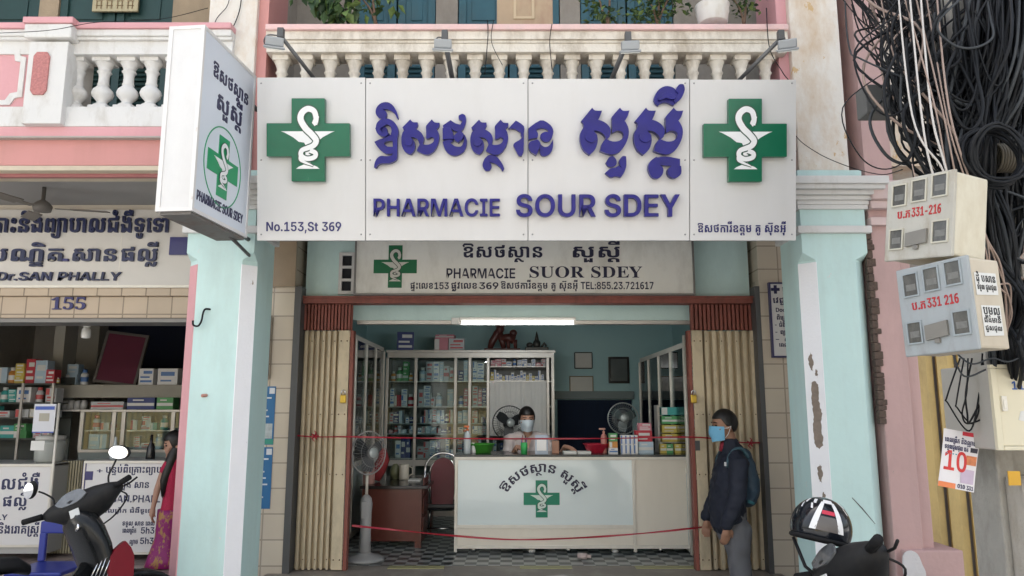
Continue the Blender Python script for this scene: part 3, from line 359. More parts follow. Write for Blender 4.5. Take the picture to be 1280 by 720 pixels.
 "N": [748,[[133,0,133,728,437,728,927,338,954,315,1024,254,1098,179,1135,137,1105,125,1098,163,1088,250,1084,329,1085,354,1085,728,1365,728,1365,0,1059,0,617,351,578,382,500,450,410,535,353,591,393,597,398,544,406,449,412,374,413,352,413,0]]],
 "O": [762,[[763,-10,570,-10,264,79,88,247,89,363,88,480,264,648,570,738,763,738,956,738,1260,648,1438,480,1439,363,1438,247,1260,79,956,-10],[763,112,878,112,1058,170,1160,283,1161,363,1160,445,1058,557,878,615,763,615,646,615,466,557,364,444,365,363,364,283,466,171,646,112]]],
 "P": [640,[[133,0,133,728,691,728,854,728,1086,667,1208,558,1209,487,1208,416,1084,308,850,248,685,248,307,248,307,361,655,361,746,361,868,393,930,450,931,487,930,525,868,581,746,612,653,612,409,612,409,0]]],
 "R": [652,[[133,0,133,728,693,728,858,728,1090,669,1212,564,1213,493,1212,422,1086,319,850,263,685,263,295,263,295,376,659,376,750,376,872,403,932,456,933,493,932,531,872,584,748,613,657,613,409,613,409,0],[953,0,605,330,903,330,1257,0]]],
 "S": [650,[[659,-11,482,-11,228,44,86,150,83,225,353,225,356,186,436,132,570,105,657,105,742,105,870,130,942,175,943,205,942,232,882,268,766,294,681,304,521,323,326,347,118,443,119,521,118,586,258,684,500,738,659,738,818,738,1056,683,1188,584,1193,519,929,519,918,567,774,622,657,622,576,622,460,598,398,556,399,529,398,502,462,465,574,441,645,433,783,416,878,405,1036,371,1152,321,1216,252,1217,208,1216,141,1084,43,832,-11]]],
 "T": [652,[[67,611,67,728,1239,728,1239,611,791,611,791,0,515,0,515,611]]],
 "U": [724,[[725,-11,546,-11,278,56,130,175,131,253,131,728,405,728,405,264,404,220,484,151,628,111,725,111,822,111,966,151,1044,220,1045,264,1045,728,1319,728,1319,253,1318,175,1170,56,904,-11]]],
 "V": [722,[[553,0,37,728,339,728,589,359,626,299,712,148,763,55,697,55,746,149,830,299,867,359,1109,728,1409,728,903,0]]],
 "Y": [707,[[575,0,575,278,37,728,357,728,613,501,650,468,714,402,747,359,681,359,712,402,774,468,813,501,1061,728,1379,728,849,278,849,0]]],
 "a": [566,[[433,-10,328,-10,164,26,70,98,71,151,70,196,136,256,252,292,400,310,481,314,576,320,690,328,744,345,745,363,745,366,744,390,702,424,620,442,563,442,502,442,414,424,360,393,351,374,101,390,122,439,248,508,442,544,565,544,652,544,814,523,938,479,1010,410,1011,361,1011,0,755,0,755,75,747,75,720,51,636,12,514,-10],[503,87,578,87,686,116,746,164,747,194,747,253,734,249,682,241,614,235,548,230,519,228,464,224,378,207,328,177,329,153,328,132,372,102,450,87]]],
 "c": [573,[[597,-11,438,-11,204,59,76,184,77,266,76,349,204,474,438,544,597,544,692,544,854,518,978,470,1058,403,1073,361,821,344,810,365,774,399,718,423,644,436,601,436,518,436,404,393,348,316,349,266,348,217,404,140,518,97,601,97,644,97,718,110,774,135,812,170,821,192,1075,175,1062,133,982,64,856,15,692,-11]]],
 "g": [616,[[599,-214,464,-214,264,-178,142,-114,121,-73,359,-48,374,-65,432,-96,528,-114,599,-114,712,-114,844,-58,845,-1,845,93,831,93,806,70,726,29,606,5,523,5,396,5,192,66,76,185,77,270,76,356,194,479,396,544,525,544,608,544,730,517,812,473,837,450,847,450,847,536,1109,536,1109,6,1108,-70,978,-167,746,-214],[599,110,676,110,788,149,848,221,849,271,848,321,790,394,676,435,599,435,518,435,406,394,348,320,349,271,348,221,406,149,518,110]]],
 "h": [603,[[391,309,391,0,123,0,123,728,387,728,387,401,353,401,398,471,576,544,713,544,824,544,992,496,1084,404,1085,339,1085,0,817,0,817,317,816,371,708,430,613,430,548,430,448,402,390,349]]],
 "i": [256,[[123,0,123,536,391,536,391,0],[257,610,192,610,102,652,103,682,102,712,192,754,257,754,320,754,410,712,411,682,410,652,320,610]]],
 "l": [289,[[435,-2,272,-2,122,66,123,137,123,728,391,728,391,155,390,127,428,104,477,104,494,104,520,105,531,106,561,5,538,2,472,-2]]],
 "m": [895,[[123,0,123,536,377,536,383,409,365,409,390,456,488,516,620,545,693,545,810,545,964,473,993,404,961,404,982,450,1088,513,1236,545,1321,545,1420,545,1576,502,1668,419,1669,359,1669,0,1401,0,1401,337,1400,386,1294,432,1217,432,1158,432,1072,407,1024,361,1025,331,1025,0,767,0,767,342,766,383,664,432,587,432,532,432,442,407,390,359,391,324,391,0]]],
 "n": [603,[[391,309,391,0,123,0,123,536,379,536,383,401,353,401,398,471,576,544,713,544,824,544,992,496,1084,404,1085,339,1085,0,817,0,817,317,816,371,708,430,613,430,548,430,448,402,390,349]]],
 "o": [598,[[599,-11,440,-11,204,58,76,183,77,266,76,349,204,475,440,544,599,544,758,544,992,475,1122,349,1123,266,1122,183,992,58,758,-11],[599,97,680,97,792,141,850,217,851,266,850,316,792,392,680,436,599,436,518,436,404,393,348,316,349,266,348,217,404,141,516,97]]],
 "r": [388,[[123,0,123,536,383,536,383,445,391,445,420,493,556,542,653,542,674,542,724,540,743,539,743,419,726,421,654,425,621,425,554,425,450,396,390,343,391,307,391,0]]],
 "s": [539,[[543,-11,414,-11,214,26,90,99,75,151,329,166,346,128,454,88,545,88,632,88,736,123,737,149,736,172,664,200,593,208,409,227,256,243,102,319,103,379,102,429,212,503,408,544,543,544,668,544,854,506,966,438,983,391,741,376,728,406,630,446,547,446,468,446,368,412,369,386,368,364,438,335,513,327,703,307,858,291,1008,219,1009,162,1008,110,888,32,678,-11]]],
 "t": [358,[[659,536,659,431,19,431,19,536],[181,669,449,669,449,155,448,127,496,103,553,103,572,103,632,105,651,107,677,3,638,-1,548,-5,507,-5,346,-5,180,69,181,141]]],
 "sS": [581,[[129,-16,129,235,187,235,234,126,430,22,587,22,700,22,830,85,831,133,830,199,671,238,485,284,310,327,148,425,149,494,148,555,252,644,434,694,551,694,610,694,756,680,841,667,856,665,880,662,893,662,944,662,955,694,1011,694,1011,475,961,475,932,531,816,615,662,662,579,662,476,662,356,608,357,566,356,527,460,475,563,451,755,406,876,378,1014,316,1070,244,1071,198,1070,134,948,38,724,-15,573,-15,522,-15,422,-8,375,1,324,10,262,18,253,18,220,18,192,3,183,-16]]],
 "sU": [733,[[739,-19,462,-19,218,104,219,231,219,564,218,612,144,650,45,653,45,678,717,678,717,653,642,650,564,636,538,600,539,564,539,208,538,120,672,33,819,33,1168,33,1169,237,1169,563,1168,612,1092,649,979,653,979,678,1413,678,1413,653,1320,647,1258,608,1259,563,1259,270,1258,115,1004,-19]]],
 "sO": [782,[[777,-16,628,-16,376,38,186,134,82,264,83,339,82,414,186,543,378,640,636,694,791,694,938,694,1190,641,1378,546,1484,416,1485,339,1484,264,1378,134,1186,38,928,-16],[789,18,1130,18,1131,339,1130,497,940,660,775,660,432,660,433,339,432,182,624,18]]],
 "sR": [704,[[47,0,47,26,150,28,222,66,223,120,223,564,222,612,148,650,49,653,49,678,647,678,946,678,1242,590,1243,498,1242,374,939,333,1287,75,1320,50,1374,26,1425,26,1431,26,1431,0,1009,0,601,316,543,316,543,120,542,66,614,28,721,26,721,0],[543,348,607,348,762,348,904,421,905,500,904,642,669,642,588,642,542,616,543,574]]],
 "sD": [738,[[61,0,61,26,154,28,220,60,221,111,221,557,220,616,142,653,45,653,45,678,661,678,1020,678,1394,502,1395,339,1394,0,681,0],[663,36,858,36,1044,187,1045,341,1044,645,665,645,588,645,542,616,543,573,543,107,542,65,588,36]]],
 "sE": [658,[[43,0,43,25,148,25,224,63,225,116,225,549,224,614,146,653,49,653,49,678,1189,678,1189,476,1143,476,1118,569,908,641,691,641,626,641,564,634,544,607,545,578,545,366,577,366,710,366,834,435,859,514,907,514,907,176,857,176,846,236,780,304,654,331,553,331,545,331,545,100,544,63,600,41,687,41,832,41,1034,74,1174,149,1225,213,1281,213,1199,0]]],
 "sY": [634,[[303,0,303,26,406,28,478,66,479,120,479,266,139,576,84,626,43,639,22,645,-18,651,-39,652,-39,678,617,678,617,652,583,652,528,652,464,635,465,620,464,606,489,583,741,336,993,545,1038,583,1039,607,1038,652,889,652,879,652,879,678,1309,678,1309,652,1256,649,1180,615,1141,583,799,303,799,120,798,66,870,28,977,26,977,0]]],
 "s1": [559,[[195,0,195,53,359,53,410,53,458,81,459,118,459,619,382,573,260,515,201,515,152,515,84,555,85,589,144,597,294,629,393,666,533,718,757,718,757,118,756,87,796,53,859,53,1021,53,1021,0]]],
 "s5": [559,[[491,-10,340,-10,160,25,80,80,81,111,80,146,168,180,241,180,240,152,282,96,378,60,461,60,526,60,638,89,706,159,707,220,706,295,564,368,435,368,358,368,258,357,213,350,121,368,185,714,941,714,951,532,837,532,821,566,812,584,776,604,729,604,313,604,281,419,312,425,438,434,501,434,732,434,1012,327,1013,220,1012,155,918,67,764,14,580,-10]]],
}
# ------------------------------------------------------------------ lettering
def flatten(c, seg=3):
    P = [(c[i]//2, c[i+1], c[i] & 1) for i in range(0, len(c), 2)]
    n = len(P); Q = []
    for i in range(n):
        a, b = P[i], P[(i+1) % n]; Q.append(a)
        if not a[2] and not b[2]: Q.append(((a[0]+b[0])/2, (a[1]+b[1])/2, 1))
    k = next(i for i, q in enumerate(Q) if q[2]); Q = Q[k:]+Q[:k]; out = []; i = 0; n = len(Q)
    while i < n:
        a = Q[i]
        if Q[(i+1) % n][2]: out.append((a[0], a[1])); i += 1
        else:
            c1 = Q[(i+1) % n]; b = Q[(i+2) % n]
            for s in range(seg):
                t = s/seg; out.append(((1-t)**2*a[0]+2*t*(1-t)*c1[0]+t*t*b[0], (1-t)**2*a[1]+2*t*(1-t)*c1[1]+t*t*b[1]))
            i += 2
    return out
def area(lp): return .5*sum(lp[i-1][0]*lp[i][1]-lp[i][0]*lp[i-1][1] for i in range(len(lp)))
def inside(p, lp):
    r = False
    for i in range(len(lp)):
        a, b = lp[i-1], lp[i]
        if (a[1] > p[1]) != (b[1] > p[1]) and p[0] < (b[0]-a[0])*(p[1]-a[1])/(b[1]-a[1])+a[0]: r = not r
    return r
_g = {}
def glyph(k):
    if k in _g: return _g[k]
    adv, cs = GLY[k]; L = [flatten(c) for c in cs]
    L = [c for c in L if abs(area(c)) > 20]
    outer = [c for c in L if area(c) < 0]; hole = [c for c in L if area(c) > 0]      # TrueType: outer loops run clockwise
    res = [(o, [h for h in hole if inside(h[0], o)]) for o in outer]
    _g[k] = (adv, res); return _g[k]
PRE = {'\u17c1', '\u17c2', '\u17c3'}
def shape(text, style=''):
    """list of (glyph key) in drawing order; Khmer clusters put in visual order"""
    out = []; i = 0; n = len(text)
    isb = lambda c: '\u1780' <= c <= '\u17b3'
    while i < n:
        c = text[i]
        if not ('\u1780' <= c <= '\u17d3'):
            out.append((style+c) if (style+c) in GLY else c); i += 1; continue
        base = [c]; i += 1; pre = []; post = []; subs = []
        while i < n and not isb(text[i]) and '\u1780' <= text[i] <= '\u17d3':
            d = text[i]
            if d == '\u17d2':
                k = '\u17d2'+text[i+1]; i += 2
                (pre if k[1] == 'រ' else subs).append(k); continue
            if d in PRE: pre.insert(0, d)
            elif d == 'ោ': pre.insert(0, 'េ'); post.append('ា')
            elif d == 'ៅ': pre.insert(0, 'េ'); post += ['ា', '់']
            else: post.append(d)
            i += 1
        out += pre+base+subs+post
    return out
def layout(text, style='', track=0.):
    x = 0.; L = []
    for k in shape(text, style):
        if k == ' ': x += 300+track; continue
        adv, polys = glyph(k); L.append((x, k, polys)); x += adv+(track if adv else 0)
    xs = [p[0]+x0 for x0, _, ps in L for o, _ in ps for p in o]
    return L, min(xs), max(xs)
def letters(mb, text, F, x0, x1, yb, scale, style='', h=.004, track=0., slant=0., arc=None):
    """text between x0 and x1 on baseline yb (2-D units of the map F), glyph units (1000 per em) times scale high"""
    L, a, b = layout(text, style, track); sx = (x1-x0)/(b-a); n = 0
    if not hasattr(mb, 'breaks'): mb.breaks = []
    mb.breaks.append((len(mb.v), len(mb.f)))
    for gx, k, ps in L:
        for o, hs in ps:
            n += 1; eps = (n % 5)*h*.03
            if arc:
                cx, cy, rad = arc
                def T(p):
                    xx = x0+(p[0]+gx-a)*sx; th = xx/rad; rr = rad+p[1]*scale
                    return (cx+rr*math.sin(th), cy+rr*math.cos(th))
            else:
                T = lambda p: (x0+(p[0]+gx-a)*sx+slant*p[1]*scale, yb+p[1]*scale)
            mb.poly([T(p) for p in o][::-1], h+eps, F, [[T(p) for p in q][::-1] for q in hs])
    return mb
def plane(Y, out=0.):
    """map of a wall plane facing the street at depth Y: (x, z, height off it)"""
    return lambda x, z, h: Vector((x, Y-h-out, z))
def letters_px(mb, text, px0, px1, pyb, pyh, Y, style='', h=.004, track=0., slant=0., cap=700):
    """the same, given where the line stands in the photo: between px0 and px1, baseline pyb, cap height up to pyh"""
    z0 = Z(pyb, Y); sc = (Z(pyh, Y)-z0)/cap
    return letters(mb, text, plane(Y), X(px0, pyb, Y), X(px1, pyb, Y), z0, sc, style, h, track, slant)
# ------------------------------------------------------------------ ground
PAVE, FLO = .10, .34
YP, YT, YD = 4.90, 6.15, 6.30           # pillar fronts, tiled piers, folding shutters
g = MB(); g.box(-150, 150, -150, 150, -.3, 0); struct('street', g, mat('asphalt', (.24,.24,.235), .85, var=.25, vscale=3, bump=.4, bscale=120))
g = MB(); g.box(-14, 14, 3.3, 12, -.1, PAVE, .012); struct('pavement', g, mat('pavement', (.48,.47,.45), .8, var=.2, vscale=2.2, dirt=(.16,.15,.13), dirt_amt=.6, bump=.3, bscale=50))

M_TEAL = mat('mint_paint', (.53,.715,.69), .55, var=.09, vscale=1.6, dirt=(.43,.57,.54), dirt_amt=.6, dscale=2.2, bump=.2, bscale=22, streak=(.44,.53,.50), streak_amt=.3, chips=(.66,.65,.62), chip_lo=.672)
M_TEALIN = mat('teal_wall_paint', (.40,.62,.64), .5, var=.06, vscale=1.4, bump=.05, bscale=30)
M_TEALW = mat('teal_lintel_paint', (.58,.76,.74), .5, var=.08, vscale=1.8, dirt=(.42,.58,.56), dirt_amt=.5, bump=.08)
M_WHITE = mat('white_plaster', (.66,.65,.63), .7, var=.07, vscale=4, dirt=(.38,.34,.28), dirt_amt=.65, dscale=5, bump=.15, dirt_lo=.52, dirt_hi=.75)
M_RAIL = mat('weathered_white_plaster', (.72,.67,.59), .75, var=.1, vscale=8, dirt=(.33,.27,.20), dirt_amt=.8, dscale=7, bump=.25, dirt_lo=.44, dirt_hi=.7)
M_PEEL = mat('peeling_white_paint', (.82,.82,.84), .6, var=.04, dirt=(.28,.22,.18), dirt_amt=1., dscale=4.2, dirt_lo=.63, dirt_hi=.65, bump=.2)
M_PINK = mat('pink_paint', (.64,.33,.35), .6, var=.08, vscale=2, dirt=(.55,.27,.27), dirt_amt=.5, bump=.12)
M_PINKD = mat('dusty_pink_paint', (.50,.33,.312), .65, var=.09, vscale=1.8, dirt=(.40,.27,.25), dirt_amt=.7, dscale=2.5, bump=.3, bscale=20, streak=(.36,.25,.23), streak_amt=.4, chips=(.33,.28,.26), chip_lo=.668)
M_PINKW = mat('salmon_paint', (.57,.265,.245), .65, var=.07, vscale=2, dirt=(.5,.25,.22), dirt_amt=.5, bump=.1, streak=(.45,.22,.19), streak_amt=.4)
M_CREAM = mat('stained_cream_plaster', (.70,.66,.60), .8, var=.12, vscale=2.5, dirt=(.52,.36,.21), dirt_amt=1., dscale=1.7, chips=(.55,.38,.20), chip_lo=.62, bump=.35, bscale=25)
M_GREY = mat('bare_grey_plaster', (.33,.305,.27), .85, var=.16, vscale=3, dirt=(.19,.165,.14), dirt_amt=.6, bump=.4, bscale=30)
M_TILE = tiled('cream_wall_tile', (.62,.55,.44), (.58,.50,.40), (.36,.31,.25), .25, .20, 'xz', .22)
M_DARK = mat('dark_grey_channel', (.10,.10,.10), .5, .2, var=.15)
M_RED = mat('red_oxide_steel', (.25,.075,.055), .55, var=.2, vscale=12, dirt=(.12,.045,.035), dirt_amt=.7, dscale=9)
M_SHUT = mat('tan_painted_shutter', (.58,.485,.335), .5, .1, var=.16, vscale=5, dirt=(.28,.23,.16), dirt_amt=.75, dscale=4, stretch=(1,1,.25))
M_YSHUT = mat('yellow_painted_shutter', (.56,.42,.17), .5, .1, var=.1, vscale=4, dirt=(.3,.22,.1), dirt_amt=.6, dscale=4)
M_BLUE = mat('blue_green_door_paint', (.035,.12,.16), .55, var=.25, vscale=5, dirt=(.06,.09,.09), dirt_amt=.6)
M_GREEN = mat('dark_green_door_paint', (.02,.062,.06), .5, var=.25, vscale=5)
M_ALU = mat('aluminium', (.52,.50,.47), .38, .55, var=.06, vscale=14)
M_ALUW = mat('white_aluminium', (.72,.69,.62), .4, .15, var=.05, vscale=9, dirt=(.5,.45,.36), dirt_amt=.3)
M_BLACK = mat('black_plastic', (.010,.010,.012), .45, var=.3, spec=.2)
M_CEIL = mat('grey_soffit', (.30,.29,.28), .8, var=.1, vscale=2)
M_NAVY = mat('navy_paint', (.016,.016,.12), .35, var=.2)
M_SIGNW = mat('white_sign_panel', (.63,.62,.61), .32, var=.03, vscale=2, dirt=(.55,.53,.5), dirt_amt=.3, dscale=2.2, dirt_lo=.5, dirt_hi=.8, streak=(.50,.48,.45), streak_amt=.16, bump=.06, bscale=2.5)
M_CONC = mat('concrete', (.40,.38,.34), .85, var=.18, vscale=5, dirt=(.22,.2,.17), dirt_amt=.7, dscale=6, bump=.5, bscale=50)
M_CHROME = mat('chrome', (.75,.75,.76), .15, 1.)
M_WOOD = mat('red_brown_wood', (.12,.032,.022), .3, var=.3, vscale=9, stretch=(1,1,.3))

# ------------------------------------------------------------------ the pharmacy's shophouse
house = thing('shophouse', 'mint green shophouse with folding shutters and the big white pharmacy sign', 'building', (0, 6, 0))
def pillar(parent, xl, xr, yf, dep, paint, ch=.07, edge_l=None, edge_r=None, zc=None, top=3.26):
    z0 = PAVE; zc = zc or Z(325, YP)
    p = MB(); yb = yf+dep
    out = [(xl+ch, yf), (xr-ch, yf), (xr, yf+ch), (xr, yb), (xl, yb), (xl, yf+ch)]
    p.poly(out, zc, lambda x, y, h: Vector((x, y, h)), z0=z0)
    # the chamfers run out into a square head
    a = len(p.v); sq = [(xl, yf), (xr, yf), (xr, yf), (xr, yb), (xl, yb), (xl, yf)]
    vs = [(x, y, zc) for x, y in out]+[(x, y, zc+.05) for x, y in sq]
    p.add(vs, [(0,1,7,6), (1,2,8), (1,8,7), (2,3,9,8), (3,4,10,9), (4,5,11,10), (5,0,6,11)])
    p.box(xl, xr, yf, yb, zc+.05, top)
    col = obj('pillar', p, paint, parent)
    for side, m_ in ((-1, edge_l), (1, edge_r)):
        if not m_: continue
        e = MB(); zt = zc-.03; w = .003
        if side > 0: q = [(xr-ch-.006, yf), (xr-ch, yf-w), (xr+w, yf+ch), (xr, yf+ch+.006)]
        else: q = [(xl, yf+ch+.006), (xl-w, yf+ch), (xl+ch, yf-w), (xl+ch+.006, yf)]
        e.poly(q, zt, lambda x, y, h: Vector((x, y, h)), z0=z0+.002)
        obj('painted_edge', e, m_, col)
    # capital: two white mouldings with a painted frieze between them
    c = MB()
    za, zb, zcn, zd = Z(292, YP), Z(283, YP), Z(262, YP), Z(226, YP)
    c.box(xl-.03, xr+.03, yf-.03, yb+.02, za, zb, .006)
    for k in range(5):
        t = k/4; o = .02+.085*t*t; c.box(xl-o, xr+o, yf-o, yb+.02, zcn+(zd-.055-zcn)*k/5, zcn+(zd-.055-zcn)*(k+1)/5-.0005, .004)
    c.box(xl-.125, xr+.125, yf-.125, yb+.02, zd-.055, zd, .008)
    obj('capital', c, M_WHITE, col)
    return col
LX0, LX1 = -2.20, -1.745
RX0, RX1 = 1.965, 2.405
pillar(house, LX0, LX1, YP, .42, M_TEAL, .075, M_PINK, M_PEEL)
pillar(house, RX0, RX1, YP, .40, M_TEAL, .085, M_PEEL if False else None, None)
e = MB(); q = [(RX0, YP+.085+.006), (RX0-.003, YP+.085), (RX0+.085, YP-.003), (RX0+.085+.006, YP)]
e.poly(q, Z(322, YP)-.03, lambda x, y, h: Vector((x, y, h)), z0=PAVE+.002); pe = obj('painted_edge', e, M_PEEL, house)
# bare patches where the white paint of that edge has flaked off
def edgeF(x, z, h): k_ = 1/math.sqrt(2); return Vector((RX0+.0425+(x-h)*k_, YP+.0425-(x+h)*k_-.002, z))
for pts in ([(-.03,.02),(.01,-.01),(.04,.03),(.035,.15),(.045,.22),(.03,.30),(.035,.40),(.0,.43),(-.03,.42),(-.035,.30),(-.028,.2),(-.04,.1)], [(-.02,-.2),(.005,-.22),(.02,-.15),(.0,-.11),(-.02,-.13)], [(.0,-.34),(.02,-.36),(.03,-.30),(.01,-.28)], [(-.035,.52),(-.01,.50),(.0,.57),(-.02,.62),(-.04,.58)], [(.01,.47),(.03,.46),(.03,.50),(.015,.51)]):
    q = MB(); zz = Z(560, YP); jr_ = random.Random(len(pts)); q.poly([(x*.75+jr_.uniform(-.0045, .0045), zz+z+jr_.uniform(-.004, .004)) for x, z in smoothpts(pts, 6)], .0025, edgeF); obj('flaked_patch', q, mat('bare_brown_render', (.23,.185,.15), .9, var=.35, vscale=30, bump=.5), pe)
sc_ = MB(); p0, p1 = at(1065, 622, YP), at(1094, 655, YP); sc_.tube([p0+Vector((0, -.001, 0)), p0.lerp(p1, .4)+Vector((.004, -.001, 0)), p1+Vector((0, -.001, 0))], [.002, .004, .0015], 5); obj('scratch', sc_, M_DARK, house)
# upper piers above the capitals
for a, b, m_ in ((LX0+.02, LX1-.09, M_CREAM), (RX0+.03, RX1-.06, M_CREAM)):
    p = MB(); p.box(a, b, YP+.04, YP+.5, Z(226, YP)+.001, 7.6, .008); obj('upper_pier', p, m_, house)
p = MB(); p.box(LX1-.09, LX1-.02, YP+.08, YP+.5, Z(226, YP)+.001, 7.6); obj('pink_pier_strip', p, M_PINKW, house)
p = MB(); p.box(RX0-.045, RX0+.028, YP+.09, YP+.5, Z(226, YP)+.05, 7.6); obj('pink_pier_strip', p, M_PINK, house)

# floors, walls and roof
HX0, HX1 = -2.05, 2.26                 # faces of the room
s = MB(); s.box(-2.0, 2.2, YP+.06, YP+.42, 3.02, 3.28); s.box(-2.0, 2.2, YP+.42, 11.2, 3.30, 3.44); obj('floor_slab', s, M_CEIL, house)
w = MB(); w.box(HX0-.2, HX0, YT+.52, 10.4, PAVE, 3.30); w.box(HX1, HX1+.2, YT+.52, 10.4, PAVE, 3.30)
w.box(HX0-.2, HX1+.2, 10.4, 10.6, PAVE, 3.30); obj('room_wall', w, M_TEALIN, house)
s = MB(); s.box(HX0, HX1, YD+.35, 10.4, 2.98, 3.06); obj('room_ceiling', s, mat('ceiling_paint', (.62,.64,.62), .8, var=.05), house)
s = MB(); s.box(-1.95, 2.14, YT+.02, 10.4, PAVE+.002, FLO); struct('shop_floor', s, tiled('checker_floor', (.030,.040,.042), (.34,.36,.35), (.2,.2,.19), .1, .1, 'xy', .3, checker=True))
s = MB(); s.box(-1.95, 2.14, YT-.14, YT+.30, PAVE+.001, FLO+.004, .01); obj('doorstep', s, mat('worn_step_stone', (.26,.225,.19), .6, var=.25, vscale=6, dirt=(.42,.40,.33), dirt_amt=.5, dscale=5, bump=.2), house)
for a, b in ((485, 555), (650, 715), (795, 870)):
    t = MB(); t.box(X(a, 710, YT+.2), X(b, 710, YT+.2), YT+.17, YT+.27, FLO+.004, FLO+.009); obj('step_tile', t, mat('yellow_step_tile', (.36,.34,.17), .5, var=.2), house)
# tiled piers between the shops, with the dark shutter channels beside them
def tiled_pier(x0, x1, parent):
    p = MB(); p.box(x0, x1, YT, YT+.5, PAVE, Z(350, YT)); p.box(x0, x1, YT+.002, YT+.5, Z(350, YT)+.001, 3.30); return obj('tiled_pier', p, M_TILE, parent)
PLX0, PLX1 = X(235, 600, YT), X(358, 600, YT)
PRX0, PRX1 = X(957, 600, YT), X(1085, 600, YT)
tiled_pier(PLX0, PLX1, house); tiled_pier(PRX0+.03, PRX1, house)
p = MB(); p.box(PLX0+.05, X(370, 325, YT-.05), YT-.05, YT-.001, Z(358, YT-.05), 3.30); obj('tiled_boxing', p, mat('brown_tile', (.33,.25,.17), .3, var=.2), house)
for a, b, w_ in ((PLX1, PLX1+.055, 1), (PRX0-.01, PRX0+.03, -1)):
    p = MB(); p.box(a, b, YT-.01, YT+.24, PAVE, Z(358, YT)); obj('shutter_channel', p, M_DARK, house)
# lintel wall, grilles and the red track
xl, xr = PLX1+.05, PRX0-.01
l = MB(); zt0 = Z(371, YD-.05)
l.box(xl, xr, YD-.02, YD+.12, zt0, 3.30); obj('lintel_wall', l, M_TEALW, house)
for a, b in ((424, 444), (845, 866)):
    gx0, gx1, gz0, gz1 = X(a, 340, YD-.03), X(b, 340, YD-.03), Z(368, YD-.03), Z(316, YD-.03)
    f = MB(); t = .028; yy = (YD-.05, YD-.021)
    f.box(gx0, gx0+t, *yy, gz0, gz1); f.box(gx1-t, gx1, *yy, gz0, gz1)
    hh = (gz1-gz0-t)/3
    for k in range(4): f.box(gx0+t, gx1-t, *yy, gz0+hh*k, gz0+hh*k+t*(.8 if 0 < k < 3 else 1))
    v = obj('vent_grille', f, M_WHITE, house)
    d = MB(); d.box(gx0+.005, gx1-.005, YD-.028, YD-.0205, gz0+.005, gz1-.005); obj('vent_opening', d, mat('vent_dark', (.02,.022,.025), .9), v)  # near-black sheet on solid wall, coloured as the shade inside the vent
b = MB(); b.box(xl, xr, YD-.10, YD+.04, Z(379, YD-.1), zt0-.001, .006); b.box(xl, xr, YD-.115, YD-.101, Z(373, YD-.1), zt0-.002)
obj('shutter_track', b, M_RED, house)
b = MB(); b.box(xl, xr, YD+.20, YD+.36, Z(400, YD+.2), 2.98); obj('inner_beam', b, M_TEALW, house)
b = MB(); b.box(xl+.4, xr-.4, YD+.22, YD+.30, Z(405, YD+.22), Z(400, YD+.2)-.002); obj('inner_track', b, M_ALU, house)
def transom(p0, p1):
    x0, x1 = X(p0, 395, YD), X(p1, 395, YD); z0, z1 = Z(413, YD), Z(379, YD-.1)-.003
    f = MB(); n = 16
    f.box(x0, x1, YD-.005, YD+.01, z0, z1)
    for k in range(n):
        a = x0+(x1-x0)*k/n; f.box(a, a+(x1-x0)/n*.6, YD-.045, YD-.004, z0+.001, z1-.001)
    obj('slatted_transom', f, M_RED, house)
transom(374, 441); transom(862, 944)
def shutter(p0, p1, handle_right):
    x0, x1 = X(p0, 560, YD), X(p1, 560, YD); z0, z1 = FLO+.012, Z(414, YD)
    f = MB(); n = 9; w = (x1-x0)/n; ys = []
    for k in range(n):
        a = x0+w*k
        f.box(a+.004, a+w*.52, YD-.055, YD-.043, z0, z1, .003); f.box(a+w*.55, a+w-.004, YD-.005, YD+.007, z0, z1, .003)
        f.add([(a+w*.52, YD-.05, z0), (a+w*.56, YD, z0), (a+w*.56, YD, z1), (a+w*.52, YD-.05, z1)], [(0,1,2,3)])
        f.add([(a+w-.004, YD, z0), (a+w+.004, YD-.05, z0), (a+w+.004, YD-.05, z1), (a+w-.004, YD, z1)], [(0,1,2,3)])
    o = obj('folding_shutter', f, M_SHUT, house)
    dk = MB(); dk.box(x0, x1, YD+.012, YD+.03, z0, z1); obj('shutter_lattice', dk, mat('dark_rust', (.05,.03,.022), .8, var=.3), o)
    st = MB(); sx = x1 if handle_right else x0
    st.box(sx-.045, sx+.045, YD-.075, YD-.057, z0, z1, .006)
    rv = st; rv.cur = 1
    for zz in (z1-.09, z1-.7, z0+.08, z0+.75):
        for dx in (-.025, .025): rv.ell((sx+dx, YD-.077, zz), (.006,.004,.006), 8, 5)
        for k in range(1, n, 2): rv.ell((x0+w*(k+.26), YD-.057, zz), (.005,.004,.005), 8, 5)
    obj('end_stile', st, [M_SHUT, mat('rust', (.08,.035,.02), .8)], o)
    rp = MB(); rx = sx+(.062 if handle_right else -.062)
    rp.box(rx-.014, rx+.014, YD-.06, YD+.02, z0-.005, z1); obj('guide_post', rp, M_RED, o)
    return sx, o
SL, sh_l = shutter(363, 428, True); SR, sh_r = shutter(874, 961, False)
bk = MB(); bk.box(xl, X(432, 560, YD), YD+.10, YD+.12, FLO, Z(414, YD)); bk.box(X(862, 560, YD), xr, YD+.10, YD+.12, FLO, Z(414, YD)); 
